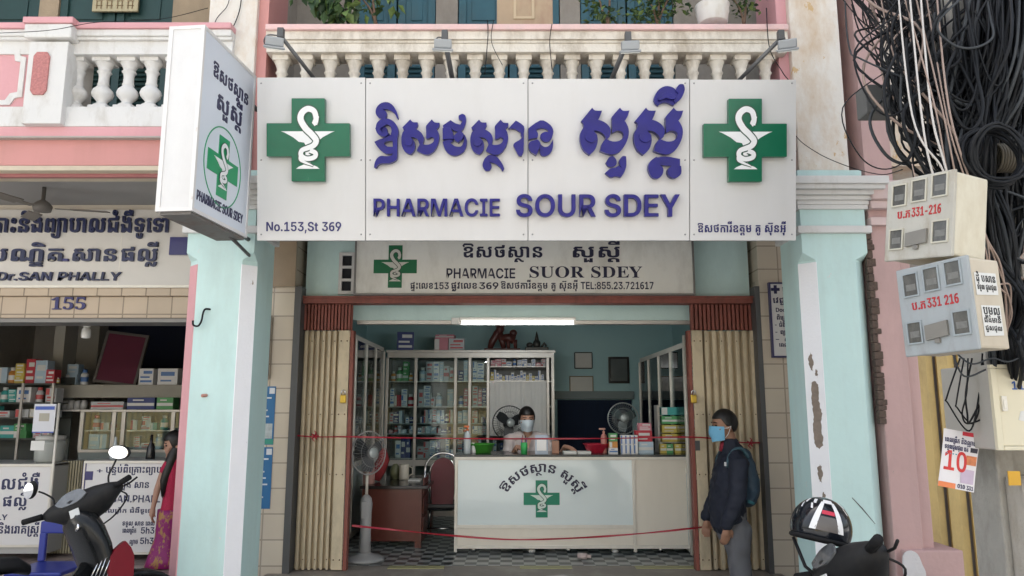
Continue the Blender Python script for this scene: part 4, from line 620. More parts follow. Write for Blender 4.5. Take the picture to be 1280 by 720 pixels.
# balcony: rail, mouldings and turned balusters
def baluster_mb(x, y, zb, zt, s=1.):
    b = MB(); h = zt-zb; b.box(x-.062*s, x+.062*s, y-.062*s, y+.062*s, zb, zb+.10*h, .006); b.box(x-.062*s, x+.062*s, y-.062*s, y+.062*s, zt-.075*h, zt, .005)
    pr = [(.050,.10),(.056,.13),(.040,.16),(.030,.19),(.040,.23),(.064,.30),(.070,.36),(.062,.42),(.044,.47),(.034,.51),(.040,.53),(.034,.56),(.033,.68),(.038,.74),(.048,.765),(.038,.79),(.040,.83),(.054,.90),(.060,.925)]
    b.lathe([(r*s, zb+h*t) for r, t in pr], (x, y, 0), 16, cap=False); return b
YB = YP+.10
bx0, bx1 = X(332, 50, YP-.02), X(985, 50, YP-.02)
ry0, ry1, ry2, ry3 = Z(30, YP-.04), Z(39, YP-.02), Z(54, YP), Z(66, YP+.02)
r = MB(); r.box(bx0, bx1, YP-.045, YP+.24, ry1+.001, ry0, .008); obj('rail_top', r, mat('faded_pink_paint', (.74,.50,.48), .7, var=.12, vscale=5, dirt=(.55,.45,.42), dirt_amt=.6, dscale=6, bump=.2), house)
r = MB(); r.box(bx0, bx1, YP-.02, YP+.22, ry2+.022, ry1); r.box(bx0, bx1, YP-.005, YP+.21, ry2+.001, ry2+.021, .006); r.box(bx0, bx1, YP+.005, YP+.2, ry3, ry2); 
obj('balcony_rail', r, M_RAIL, house)
zb_ = Z(150, YP)
r = MB(); r.box(bx0, bx1, YP, YP+.24, 3.445, zb_, .008); obj('balcony_kerb', r, M_RAIL, house)
nb = 21; b0 = X(353, 80, YB); b1 = X(956, 80, YB)
for k in range(nb):
    obj('baluster', baluster_mb(b0+(b1-b0)*k/(nb-1), YB, zb_, ry3, .92), M_RAIL, house)
# upper wall with its doors
YU = YD+.05
u = MB()
ops = [(X(447, 20, YU), X(545, 20, YU)), (X(572, 20, YU), X(700, 20, YU)), (X(725, 20, YU), X(842, 20, YU))]
cur = -2.0
for a, b_ in ops+[(2.2, 2.2)]:
    if a > cur+.01: u.box(cur, a, YU, YU+.22, 3.44, 7.6)
    cur = b_
for a, b_ in ops: u.box(a, b_, YU, YU+.22, 5.9, 7.6)
obj('upper_wall', u, M_GREY, house)
def upper_door(parent, a, b_, y, zt, m_, z0=3.44):
    d = MB(); half = (b_-a)/2
    for s_ in (0, 1):
        x0 = a+half*s_+.008; x1 = x0+half-.016
        d.box(x0, x1, y+.04, y+.07, z0, zt)
        for q0, q1 in ((0, .07), (half-.016-.07, half-.016)): d.box(x0+q0, x0+q1, y+.015, y+.039, z0, zt, .004)
        zz = [z0, z0+.55, z0+1.35, z0+1.62, zt-.09]
        for zq in zz: d.box(x0+.071, x0+half-.016-.071, y+.015, y+.039, zq, zq+.09, .004)
        k = z0+.66
        while k < z0+1.33:
            M = Matrix.Translation((0, y+.03, k)) @ Matrix.Rotation(R(35), 4, 'X'); d.box(x0+.072, x0+half-.016-.072, -.025, .025, -.004, .004, M=M); k += .045
        d.box(x0+.12, x0+half-.016-.12, y+.028, y+.0395, z0+1.75, z0+2.2, .006)
    return obj('louvred_door', d, m_, parent)
for a, b_ in ops: upper_door(house, a, b_, YU, 5.9, M_BLUE)
s = MB(); s.box(-2.12, 2.4, 4.35, 11.2, 7.6, 7.75); obj('roof', s, mat('roof_sheet', (.25,.14,.11), .8, var=.2), house)  # unseen roof, its overhang shaped to keep the sun off the front
s = MB(); s.box(HX0-.15, HX0-.001, YU+.23, 11.2, 3.445, 7.6); s.box(HX1+.001, HX1+.15, YU+.23, 11.2, 3.445, 7.6); s.box(HX0-.149, HX1+.149, 11.0, 11.19, 3.445, 7.6); obj('party_wall', s, M_GREY, house)
s = MB(); s.box(HX0-.02, -1.99, YP+.45, YU-.001, 3.445, 7.6); obj('balcony_end_wall', s, M_GREY, house)
s = MB(); s.box(2.12, 2.25, YP+.51, YU-.001, 3.445, 7.6); obj('balcony_end_wall', s, M_GREY, house)

# ------------------------------------------------------------------ the clinic's shophouse to the left
clinic = thing('shophouse', 'pink fronted shophouse numbered 155 with a clinic and white balcony on its upper floor', 'building', (-4.4, 6, 0))
CX0, CX1 = -6.6, LX0+.02
YC = 6.05
zsof = Z(258, YC)
s = MB(); s.box(CX0, CX1-.002, YP+.10, 11.2, zsof, zsof+.1); obj('soffit', s, M_CEIL, clinic)
s = MB(); s.box(CX0, CX1-.004, YP+.06, YP+.099, Z(221, YP+.06), Z(207, YP+.06)); obj('beam_shadow_lip', s, mat('dark_pink_paint', (.36,.14,.14), .7), clinic)  # dark pink strip set back below the beam
s = MB(); s.box(CX0, CX1-.25, YP-.01, YP+.25, Z(213, YP-.01), Z(207, YP-.01), .004); obj('beam_lip', s, mat('cream_lip', (.55,.47,.36), .8, var=.2, vscale=12), clinic)
s = MB(); s.box(CX0, CX1-.006, YP+.02, YP+.25, Z(207, YP+.02)+.001, Z(174, YP+.02)); obj('beam', s, M_PINKW, clinic)
s = MB(); s.box(CX0, CX1+.0, YP-.03, YP+.25, Z(174, YP)+.001, Z(170, YP-.03)); obj('beam_ledge', s, mat('grey_ledge', (.4,.36,.33), .8, var=.2), clinic)
s = MB(); s.box(CX0, CX1+.002, YP-.015, YP+.25, Z(170, YP-.03)+.001, Z(158, YP-.02)); obj('balcony_band', s, M_PINK, clinic)
wy = YP-.02
zk0, zk1 = Z(158, wy)+.001, Z(133, wy)
s = MB(); s.box(CX0, CX1+.2, wy, YP+.25, zk0, zk1, .006); obj('balcony_kerb', s, M_WHITE, clinic)
zr0, zr1, zr2, zr3 = Z(66, wy), Z(50, wy), Z(38, wy), Z(28, wy-.03)
s = MB(); s.box(CX0, CX1+.2, wy+.02, YP+.2, zr0, zr1); s.box(CX0, CX1+.2, wy-.005, YP+.22, zr1+.001, zr1+.022, .004); s.box(CX0, CX1+.2, wy-.02, YP+.22, zr1+.023, zr2, .01); obj('balcony_rail', s, M_WHITE, clinic)
s = MB(); s.box(CX0, CX1+.2, wy-.035, YP+.24, zr2+.001, zr3, .006); obj('rail_top', s, M_PINK, clinic)
for px in (98, 130, 161, 190, 221): obj('baluster', baluster_mb(X(px, 100, YB), YB, zk1, zr0, 1.05), M_WHITE, clinic)
# pedestal with its rough pink panel, and the solid pink parapet beside it
a, b_ = X(32, 100, wy-.05), X(70, 100, wy-.05)
s = MB(); s.box(a, b_+.06, wy-.05, YP+.26, zk0+.001, zr0+.06, .006); s.box(a-.03, b_+.09, wy-.08, YP+.27, zr1-.02, zr2+.01, .012); ped = obj('balcony_pedestal', s, M_WHITE, clinic)
s = MB(); s.box(a-.04, b_+.10, wy-.09, YP+.28, zr2+.011, zr3+.012, .006); obj('pedestal_cap', s, M_PINK, ped)
c0, c1, d0, d1 = X(40, 90, wy-.06), X(60, 90, wy-.06), Z(118, wy-.06), Z(65, wy-.06)
s = MB(); s.poly([(c0+.02, d0), (c1-.02, d0), (c1, d0+.03), (c1, d1-.03), (c1-.02, d1), (c0+.02, d1), (c0, d1-.03), (c0, d0+.03)], .012, plane(wy-.05)); obj('rough_panel', s, mat('rough_pink_pebbledash', (.48,.20,.19), .9, var=.5, vscale=70, bump=1., bscale=90), ped)
s = MB(); s.box(CX0, a-.001, wy+.03, YP+.2, zk1+.001, zr0-.001); para = obj('parapet_panel', s, M_PINK, clinic)
pf = MB(); e0, e1, f0, f1 = CX0+.2, X(27, 100, wy), Z(133, wy)+.02, Z(60, wy)
o_ = [(e0, f0), (e1-.08, f0), (e1-.05, f0+.05), (e1, f0+.06), (e1, f1-.06), (e1-.04, f1-.05), (e1-.05, f1), (e0, f1)]
i_ = [(x-.035 if x > e0 else x+.035, z+(.035 if z < (f0+f1)/2 else -.035)) for x, z in o_]
pf.poly(o_, .012, plane(wy+.03), [i_]); 
obj('panel_moulding', pf, M_WHITE, para)
# upper floor
s = MB(); cl = [(CX0+.2, X(49, 10, YU)), (X(73, 10, YU), X(216, 10, YU))]; cur = CX0
for q0, q1 in cl+[(-2.22, -2.22)]:
    s.box(cur, q0, YU, YU+.22, zsof+.1, 7.6); cur = q1
for q0, q1 in cl: s.box(q0, q1, YU, YU+.22, 5.9, 7.6)
obj('upper_wall', s, mat('tan_plaster', (.42,.33,.23), .85, var=.2, dirt=(.25,.2,.15), dirt_amt=.5, bump=.3), clinic)
for q0, q1 in cl: upper_door(clinic, q0, q1, YU, 5.9, M_GREEN, z0=3.45)
s = MB(); s.box(CX0, -2.13, 4.35, 11.2, 7.6, 7.75); obj('roof', s, mat('roof_sheet', (.25,.14,.11)), clinic)  # out of view; reaches forward to shade the clinic front
s = MB(); s.box(CX0, -2.22, 11.0, 11.2, zsof+.1, 7.6); s.box(CX0-.2, CX0-.001, 4.9, 11.2, PAVE, 7.6); s.box(CX0, -2.26, 10.2, 10.4, PAVE, zsof); obj('party_wall', s, M_GREY, clinic)
# front: sign band, tiled header, opening
zs1, zs0 = Z(263, YC-.05), Z(357, YC-.05)
zh1, zh0 = Z(371, YC-.05), Z(397, YC-.03)
s = MB(); s.box(CX0, PLX0-.002, YC-.05, YC+.3, zs0-.03, zsof-.002); obj('front_wall', s, mat('cream_band', (.56,.50,.42), .6, var=.08), clinic)
s = MB(); s.box(CX0, PLX0-.003, YC-.062, YC+.3, Z(371, YC), Z(360, YC)-.0, .003); s.box(CX0, PLX0-.003, YC-.02, YC+.3, zh0, Z(371, YC)-.002); obj('tiled_header', s, tiled('tan_header_tile', (.47,.37,.27), (.43,.34,.25), (.22,.17,.12), .2, .3, 'xz', .25), clinic)
s = MB(); s.box(CX0, PLX0-.003, YC, YC+.28, zh0-.035, zh0-.002); obj('door_head', s, mat('grey_steel', (.22,.21,.2), .5, .3), clinic)
s = MB(); letters_px(s, '155', 64, 107, 387, 372, YC-.022, 's', .012, cap=690); obj('house_number', s, M_NAVY, clinic)
s = MB(); s.box(-6.5, -2.26, YT, 10.2, PAVE+.001, FLO-.02); struct('shop_floor', s, tiled('pale_floor_tile', (.40,.31,.28), (.36,.28,.26), (.2,.16,.15), .3, .3, 'xy', .25))
s = MB(); s.box(-2.26, -2.255, YT+.5, 10.2, FLO-.02, zsof); obj('side_wall', s, mat('grey_wall', (.36,.35,.33), .8, var=.1), clinic)

# ------------------------------------------------------------------ the neighbour to the right
neigh = thing('shophouse', 'dusty pink neighbouring shophouse with a yellow shutter behind the concrete pole', 'building', (3.5, 6, 0))
NX0 = RX1+.035; NX1 = X(1175, 620, YP)
p = MB(); p.box(NX0, NX1-.12, YP+.02, YP+.5, PAVE, 3.0, .01); p.box(NX1-.119, NX1-.03, YP+.06, YP+.5, PAVE, 3.0, .01); p.box(NX0+.04, NX1+.10, YP-.03, YP+.52, PAVE, Z(688, YP-.03), .012); 
p.box(NX0-.0, NX1-.12, YP+.02, YP+.5, 3.0, 7.6)
col = obj('pink_pillar', p, M_PINKD, neigh)
c = MB(); c.box(NX0-.005, NX1-.16, YP-.02, YP+.3, Z(282, YP), Z(272, YP), .006); c.box(NX0-.005, NX1-.1, YP-.07, YP+.3, Z(252, YP), Z(228, YP), .02); c.box(NX0-.005, NX1-.14, YP-.04, YP+.3, Z(262, YP), Z(252, YP)-.001, .008); obj('capital', c, mat('pink_white_plaster', (.62,.48,.46), .7, var=.1), col)
# broken brick edge in the joint between both houses
e = MB(); z = Z(530, YP); rr_ = random.Random(3)
while z < Z(296, YP):
    h_ = rr_.uniform(.03, .06); w_ = rr_.uniform(.0, .03); e.box(NX0-.033, NX0-.033+w_+.03, YP+.017-rr_.uniform(0, .012), YP+.06, z, z+h_, .006); z += h_+.002
obj('broken_brick_edge', e, mat('raw_brick', (.10,.07,.055), .95, var=.5, vscale=30, bump=1), neigh)
pt = MB(); pts = [(X(1130+x, 705+y, YP-.03), Z(705+y, YP-.03)) for x, y in ((-2, -10), (6, -17), (16, -13), (22, 0), (27, 14), (22, 40), (4, 40), (-1, 12))]
pt.poly(smoothpts(pts)[::-1], .006, plane(YP-.032)); obj('plaster_patch', pt, mat('grey_patch', (.62,.60,.60), .8, var=.1, bump=.5), col)
s = MB(); y0 = 5.55; x0, x1 = X(1150, 560, y0), 5.4; n = 15; w = (x1-x0)/n
for k in range(n):
    s.box(x0+w*k+.006, x0+w*(k+.55), y0-.02, y0+.0, PAVE+.25, 2.44, .004); s.box(x0+w*(k+.57), x0+w*(k+1)-.004, y0+.015, y0+.03, PAVE+.25, 2.44, .004)
obj('folding_shutter', s, M_YSHUT, neigh)
s = MB(); s.box(x0-.05, x1, y0-.05, y0+.1, 2.46, 2.6); s.box(x0-.05, x1, y0-.06, y0-.051, 2.5, 2.53); obj('shutter_track', s, mat('yellow_track', (.45,.32,.12), .6, var=.2), neigh)
s = MB(); s.box(x0-.05, x1, y0+.04, y0+.06, PAVE, 2.45); s.box(x0-.05, 6.8, y0, y0+.2, 2.601, 3.3); s.box(5.4, 6.8, y0, y0+.2, PAVE, 2.6); obj('front_wall', s, mat('shade_wall', (.30,.27,.25), .8, var=.15), neigh)  # plain grey-brown wall around the shutter
s = MB(); s.box(NX1-.119, 6.8, YP+.06, 11.2, 3.31, 3.44); s.box(NX1-.118, 6.8, YP+.06, YP+.25, 3.441, 3.7); obj('floor_slab', s, M_CREAM, neigh)
s = MB(); s.box(NX1-.119, X(1136, 30, YU), YU, YU+.2, 3.45, 7.6); s.box(X(1190, 30, YU), 6.8, YU, YU+.2, 3.45, 7.6); s.box(X(1136, 30, YU), X(1190, 30, YU), YU, YU+.2, 3.45, 4.55); s.box(X(1136, 30, YU), X(1190, 30, YU), YU, YU+.2, 5.6, 7.6)
obj('upper_wall', s, mat('pale_upper_wall', (.62,.57,.52), .8, var=.12, dirt=(.45,.33,.24), dirt_amt=.6, bump=.2), neigh)
s = MB(); a, b_ = X(1136, 30, YU), X(1190, 30, YU); s.box(a, b_, YU+.1, YU+.12, 4.55, 5.6); wpane = obj('window', s, mat('window_grey_glass', (.55,.6,.62), .15), neigh)
s = MB(); s.box(a, a+.05, YU+.05, YU+.09, 4.55, 5.6); s.box(b_-.05, b_, YU+.05, YU+.09, 4.55, 5.6); s.box((a+b_)/2-.025, (a+b_)/2+.025, YU+.05, YU+.09, 4.55, 5.6); s.box(a+.051, b_-.051, YU+.05, YU+.09, 4.55, 4.62); obj('window_frame', s, mat('orange_brown_frame', (.45,.20,.09), .6, var=.2), wpane)
s = MB(); s.box(2.42, 6.8, 4.35, 11.2, 7.6, 7.75); obj('roof', s, mat('roof_sheet', (.25,.14,.11)), neigh)  # out of view; the same deep eave blocks the sun here
s = MB(); s.box(2.47, 6.8, 11.0, 11.2, PAVE, 7.6); s.box(6.8, 7.0, 4.9, 11.2, PAVE, 7.6); s.box(2.47, 2.6, YU+.21, 11.0, PAVE, 7.6); obj('party_wall', s, M_GREY, neigh)
# ------------------------------------------------------------------ across the street: the sunlit row that lights this side and shows in the glass
for k, (a, b_, hh, c_, lab) in enumerate(((-17, -9.2, 9.5, (.66,.65,.60), 'cream shophouse across the street, leftmost of the sunlit row'), (-9.2, -3.2, 8.2, (.70,.70,.69), 'white shophouse across the street behind the camera\'s left'), (-3.2, 3.4, 9.0, (.70,.69,.63), 'pale yellow shophouse straight across the street'), (3.4, 9.6, 8.4, (.70,.69,.67), 'off-white shophouse across the street to the right'), (9.6, 17, 9.8, (.66,.61,.58), 'pale pink shophouse across the street, rightmost of the row'))):
    yo = -11.5; t = thing('shophouse', lab, 'building', ((a+b_)/2, yo, 0), None)
    s = MB(); s.box(a+.02, b_-.02, yo-8, yo, 0, hh, .03); obj('wall', s, mat('opposite_wall_%d' % k, c_, .85, var=.12, vscale=.8, dirt=tuple(x*.6 for x in c_), dirt_amt=.5, dscale=.7), t)
    s = MB(); s.box(a+.05, b_-.05, yo+.001, yo+1.1, 3.5, 3.62); s.box(a+.05, b_-.05, yo+1.0, yo+1.1, 3.621, 4.4); obj('balcony', s, M_WHITE, t)
    s = MB(); n = 34; w = (b_-a-1.2)/n
    for q in range(n): s.box(a+.6+w*q, a+.6+w*(q+.7), yo+.01, yo+.05, .05, 2.9)
    obj('folding_shutter', s, M_SHUT if k % 2 else M_YSHUT, t)
    for q in range(3):
        for zz in (4.9, 7.2):
            if zz+1.3 > hh: continue
            cx = a+(b_-a)*(q+.5)/3; s = MB(); s.box(cx-.5, cx+.5, yo+.002, yo+.03, zz, zz+1.2); f_ = obj('window', s, M_BLUE, t); s = MB(); s.box(cx-.58, cx+.58, yo+.031, yo+.06, zz-.08, zz-.001); s.box(cx-.58, cx-.501, yo+.002, yo+.06, zz, zz+1.2); s.box(cx+.501, cx+.58, yo+.002, yo+.06, zz, zz+1.2); s.box(cx-.58, cx+.58, yo+.002, yo+.06, zz+1.201, zz+1.28); obj('window_frame', s, M_WHITE, f_)
# ------------------------------------------------------------------ the signs
# the big sign leans forward a little; its face is mapped in photo pixels at one fixed distance (metres per pixel K)
TS = 4.71; K = TS/FPX
S0 = Vector(((322-640)*K, CS*TS-SN*(360-300)*K, EYE+SN*TS+CS*(360-300)*K))
UPV = Vector((0, -SN, CS)); NRM = Vector((0, -CS, -SN))
def FS(x, y, h): return S0 + Vector((1,0,0))*((x-322)*K) + UPV*((300-y)*K) + NRM*h
def FSY(x, y, h): return FS(x, -y, h)            # with y up, for lettering
big = thing('shop_sign', 'wide white panelled sign with raised purple Khmer and French lettering between two green crosses', 'sign', S0)
body = MB()
def slab(mb, x0, x1, y0, y1, h0, h1, F=FS):
    vs = [F(x, y, h) for h in (h0, h1) for x, y in ((x0, y1), (x1, y1), (x1, y0), (x0, y0))]
    mb.add(vs, [(3,2,1,0), (4,5,6,7), (0,1,5,4), (1,2,6,5), (2,3,7,6), (3,0,4,7)])
slab(body, 323, 994, 99, 299.5, -.16, -.012); obj('sign_box', body, mat('sign_side', (.34,.34,.35), .5, .2, var=.1), big)
for a, b_, t0, t1 in ((321.5, 456.4, 97, 97.5), (457.6, 659.4, 97.8, 98.4), (660.6, 861.4, 98.6, 99.4), (862.6, 995, 99.6, 100.5)):
    p = MB(); slab(p, a, b_, t0, 300.6, -.0115, 0); p.cur = 1
    for yy_ in (104, 200, 293):                        # screw heads down both edges
        for xx_ in (a+5, b_-5): p.ell(FS(xx_, yy_, .0), (.006, .003, .006), 8, 5)
    obj('sign_panel', p, [M_SIGNW, mat('screw_grey', (.3,.3,.3), .4, .6)], big)
M_PURP = mat('purple_acrylic', (.022,.020,.185), .3, var=.35, vscale=9, dirt=(.035,.03,.17), dirt_amt=.7, dscale=6, spec=.22)
M_PURS = M_PURP
# raised Khmer letters, outlines in photo pixels; overlapping strokes stand slightly proud of each other
def stroke_set(mb, polys, ox, oy, s, dx=0., dy=0., depth=.05):
    for k, p in enumerate(polys):
        q = smoothpts([(ox+x/s+dx, -(oy+y/s+dy)) for x, y in p])
        if area(q) < 0: q = q[::-1]
        h = depth+.013*(k % 3)
        mb.poly(q, h, FSY, z0=.001)
        c = Vector((sum(x for x, y in q)/len(q), sum(y for x, y in q)/len(q)))
def disc(cx, cy, r, n=14): return [(cx+r*math.cos(2*math.pi*i/n), cy+r*math.sin(2*math.pi*i/n)) for i in range(n)]
A_O = [[(45,130),(60,80),(105,42),(165,35),(215,65),(250,120),(272,192),(262,200),(235,150),(200,120),(160,105),(118,105),(150,130),(157,165),(135,197),(90,197),(58,170)],
  [(50,300),(60,250),(100,210),(160,200),(220,225),(258,270),(275,335),(264,405),(262,590),(238,622),(180,645),(112,645),(75,658),(50,690),(34,688),(38,650),(60,600),(100,572),(160,575),(195,570),(217,552),(217,420),(200,365),(206,330),(200,290),(178,265),(150,262),(125,280)],
  [(50,300),(82,275),(120,268),(128,285),(102,300),(105,330),(130,345),(160,330),(183,350),(150,385),(105,378),(68,350)],
  disc(130,315,33),
  [(36,432),(95,405),(150,388),(206,360),(222,372),(222,420),(150,430),(130,450),(165,478),(222,480),(222,545),(165,552),(108,525),(66,480)]]
A_S = [[(312,285),(390,205),(415,232),(462,234),(464,270),(440,308),(370,302),(325,314)],
  [(328,325),(380,300),(440,304),(500,340),(527,395),(515,452),(485,462),(465,410),(430,388),(390,388),(425,415),(440,460),(430,520),(395,555),(345,535),(312,480),(303,410),(312,355)],
  [(338,420),(352,392),(385,388),(412,405),(417,440),(400,470),(372,474),(350,462)],
  [(548,268),(605,205),(632,235),(680,238),(676,275),(640,310),(600,302),(549,310)],
  [(548,300),(600,298),(648,305),(675,350),(677,410),(655,480),(615,535),(565,560),(510,548),(458,520),(478,470),(502,450),(540,462),(590,455),(622,430),(630,400),(605,384),(578,398),(550,402)]]
A_TH = [[(72,185),(150,132),(200,165),(248,176),(266,140),(232,122),(230,88),(265,70),(298,90),(302,150),(285,205),(250,247),(190,240),(140,212),(80,222)],
  [(72,215),(140,208),(165,235),(182,290),(182,330),(150,322),(72,330)],
  [(182,300),(215,265),(250,248),(280,275),(268,330),(225,362),(195,338)],
  [(70,347),(130,322),(182,332),(152,360),(190,390),(250,395),(275,360),(282,320),(265,268),(292,282),(312,340),(300,412),(265,460),(200,487),(140,472),(93,422)]]
A_SUBTH = [[(468,590),(480,530),(520,485),(575,478),(622,510),(660,560),(682,612),(665,642),(640,600),(590,565),(540,548),(558,590),(540,632),(500,637)]]
A_AA = [[(163,217),(238,137),(318,192),(318,262),(300,262),(265,243),(225,220)], [(318,260),(316,440),(295,490),(265,487),(235,430),(213,387),(230,360),(275,333),(302,308),(285,278),(290,255)]]
A_N = [[(362,215),(480,135),(560,163),(607,220),(603,290),(570,342),(520,347),(483,310),(488,270),(530,248),(562,252),(545,225),(490,213),(420,235),(385,222)],
  [(362,225),(405,212),(430,228),(458,270),(452,312),(400,320),(362,332)],
  [(366,370),(400,345),(450,333),(482,370),(462,440),(440,487),(390,457),(366,420)],
  [(470,348),(492,380),(530,400),(575,380),(607,322),(607,400),(582,460),(530,490),(488,480),(474,430)]]
B_S = [[(40,168),(140,46),(165,72),(228,73),(206,132),(180,164),(110,152),(58,182)],
  [(60,182),(110,150),(190,158),(262,190),(302,245),(292,310),(265,332),(240,290),(195,260),(150,256),(180,300),(187,350),(165,420),(115,470),(63,430),(33,360),(31,280),(62,222)],
  [(78,335),(82,295),(110,270),(150,270),(180,300),(175,335),(150,358),(118,362)],
  [(313,132),(388,46),(415,75),(472,72),(452,132),(425,167),(375,157),(323,167)],
  [(313,160),(370,153),(425,168),(462,240),(457,320),(420,400),(370,452),(300,467),(208,435),(225,370),(258,328),(320,352),(380,345),(415,310),(407,270),(362,256),(316,277)]]
B_UA = [[(263,537),(290,490),(325,473),(357,510),(357,550),(330,572),(285,570)],
  [(256,630),(300,590),(345,583),(377,563),(402,590),(387,555),(380,520),(410,480),(441,483),(444,560),(427,620),(395,670),(350,660),(305,670)]]
B_SUBT = [[(215,545),(280,535),(380,553),(380,605),(300,600),(232,590)], [(158,620),(175,570),(215,540),(250,560),(238,595),(262,620),(257,660),(225,690),(183,677)], [(290,635),(310,608),(345,605),(381,605),(381,660),(340,690),(300,672)]]
B_II = [[(200,150),(225,85),(275,53),(330,60),(362,95),(372,130),(335,187),(290,165),(250,170),(230,188)], [(345,85),(370,45),(400,43),(410,80),(385,140),(345,172),(335,150),(365,105)], [(225,150),(250,115),(290,103),(330,120),(350,140),(320,150),(280,140),(245,155)]]
def raised(polyset, ox, oy, s, dx=0., dy=0., depth=.034):
    m_ = MB(); stroke_set(m_, polyset, ox, oy, s, dx, dy, depth); obj('raised_letter', m_, M_PURP, big, bevel=.009)
raised(A_O, 465, 125, 8); raised(A_S, 465, 125, 8); raised(A_TH, 545, 135, 8); raised(A_S, 465, 125, 8, 85.4, .3)
raised(A_SUBTH, 545, 135, 8); raised(A_AA, 615, 135, 8); raised(A_N, 615, 135, 8)
raised(B_S, 720, 130, 7.2, depth=.042); raised(B_S, 720, 130, 7.2, 66.7, 0, depth=.042); raised(B_UA, 720, 130, 7.2); raised(B_SUBT, 780, 100, 5.54); raised(B_II, 780, 100, 5.54)
def raised_word(word, x0, x1, yb, yt, depth, m_=M_PURP):
    sc = (yb-yt)/727; L, a, b_ = layout(word); sx = (x1-x0)/(b_-a)
    for gx, k, ps in L:
        if not ps: continue
        q = MB()
        for o, hs in ps:
            T = lambda p: (x0+(p[0]+gx-a)*sx, -yb+p[1]*sc)
            q.poly([T(p) for p in o][::-1], depth, FSY, [[T(p) for p in h_][::-1] for h_ in hs], z0=.001)
        obj('raised_letter', q, m_, big, bevel=.004)
raised_word('PHARMACIE', 468, 625, 271, 249, .035)
raised_word('SOUR', 645, 744, 271.5, 244, .045); raised_word('SDEY', 755, 848, 271.5, 244, .045)
q = MB(); letters(q, 'No.153,St 369', FSY, 333, 426.5, -289, 11.5/727, h=.003); obj('painted_address', q, M_NAVY, big)
q = MB(); letters(q, 'ឱសថការីឧត្តម គូ ស៊ុនអុី', FSY, 872, 982, -290.5, 8.6/560, h=.003); obj('painted_owner_line', q, M_NAVY, big)

# the pharmacists' snake and cup on a green cross; unit = the cross's own half width (1 = arm end)
def emblem(F, cx, cy, s, h, green, white, parent, depth=.05, raised_=True, inner=.40, name='green_cross', line=None):
    a = inner
    c = MB(); P = [(-a,-1),(a,-1),(a,-a),(1,-a),(1,a),(a,a),(a,1),(-a,1),(-a,a),(-1,a),(-1,-a),(-a,-a)]
    G = lambda x, y, hh: F(cx+x*s, cy+y*s, hh)
    c.poly(P, h+depth, G, z0=h); cr = obj(name, c, green, parent, bevel=.004 if raised_ else 0)
    t = h+depth+.0015
    w = MB()
    cup = [(-.64,.20),(.64,.20),(.56,.17),(.36,.06),(.22,-.05),(.09,-.07),(.06,-.12),(.055,-.56),(.10,-.60),(.22,-.65),(.28,-.70),(-.28,-.70),(-.22,-.65),(-.10,-.60),(-.055,-.56),(-.06,-.12),(-.09,-.07),(-.22,-.05),(-.36,.06),(-.56,.17)]
    w.poly(cup[::-1], t+.002, G, z0=t-.001)
    def ribbon(mb, pts, wid, hh):
        P = spline([(x, y, 0) for x, y in pts], 6); n = len(P); Lf = []; Rt = []
        for i, p in enumerate(P):
            d = (P[min(i+1, n-1)]-P[max(i-1, 0)]).normalized(); k = i/(n-1)
            ww = wid(k); Lf.append((p.x-d.y*ww, p.y+d.x*ww)); Rt.append((p.x+d.y*ww, p.y-d.x*ww))
        for i in range(n-1):
            mb.add([G(*Lf[i], hh), G(*Rt[i], hh), G(*Rt[i+1], hh), G(*Lf[i+1], hh)], [(0,1,2,3)])
    snake = [(.17,.36),(.20,.50),(.15,.68),(.0,.74),(-.14,.64),(-.17,.48),(-.06,.28),(.10,.12),(.20,-.02),(.14,-.14),(.0,-.20),(-.14,-.26),(-.16,-.38),(-.02,-.46),(.16,-.42),(.18,-.32),(.05,-.26)]
    tail = [(-.16,-.38),(-.17,-.48),(-.06,-.55),(.06,-.60),(.14,-.64)]
    wid = lambda k: .055+.02*math.sin(min(1, k*1.5)*math.pi)
    dk = MB()
    ribbon(dk, snake, lambda k: wid(k)+.028, t+.0028); ribbon(dk, tail, lambda k: .06*(1-k)+.025, t+.0026)
    ribbon(w, snake, wid, t+.0036); ribbon(w, tail, lambda k: .045*(1-k)+.008, t+.0034)
    w.poly([G2 for G2 in [(.10,.40),(.17,.32),(.24,.42),(.27,.55),(.20,.62),(.15,.52)]], t+.0042, G, z0=t+.003)
    obj('snake_and_cup', w, white, cr); obj('snake_outline', dk, mat('deep_green_line', (.004,.05,.027), .3) if line is None else line, cr)
    return cr
M_CROSS = mat('green_acrylic', (.010,.13,.068), .22, var=.2, vscale=5, spec=.35)
M_LOGO = mat('white_vinyl', (.82,.82,.82), .35)
emblem(FSY, 387.5, -176.5, 51.5, .002, M_CROSS, M_LOGO, big, depth=.045)
emblem(FSY, 929, -177, 51.5, .002, M_CROSS, M_LOGO, big, depth=.045)
# iron brackets that hold the sign to the balcony
b = MB()
for px in (380, 560, 760, 940):
    b.tube([FS(px, 285, -.158), Vector((X(px, 285, YP), YP+.08, FS(px, 285, 0).z+.02))], .018, 6); b.tube([FS(px, 110, -.158), Vector((X(px, 110, YP), YP+.03, FS(px, 110, 0).z))], .018, 6)
obj('brackets', b, M_DARK, big)

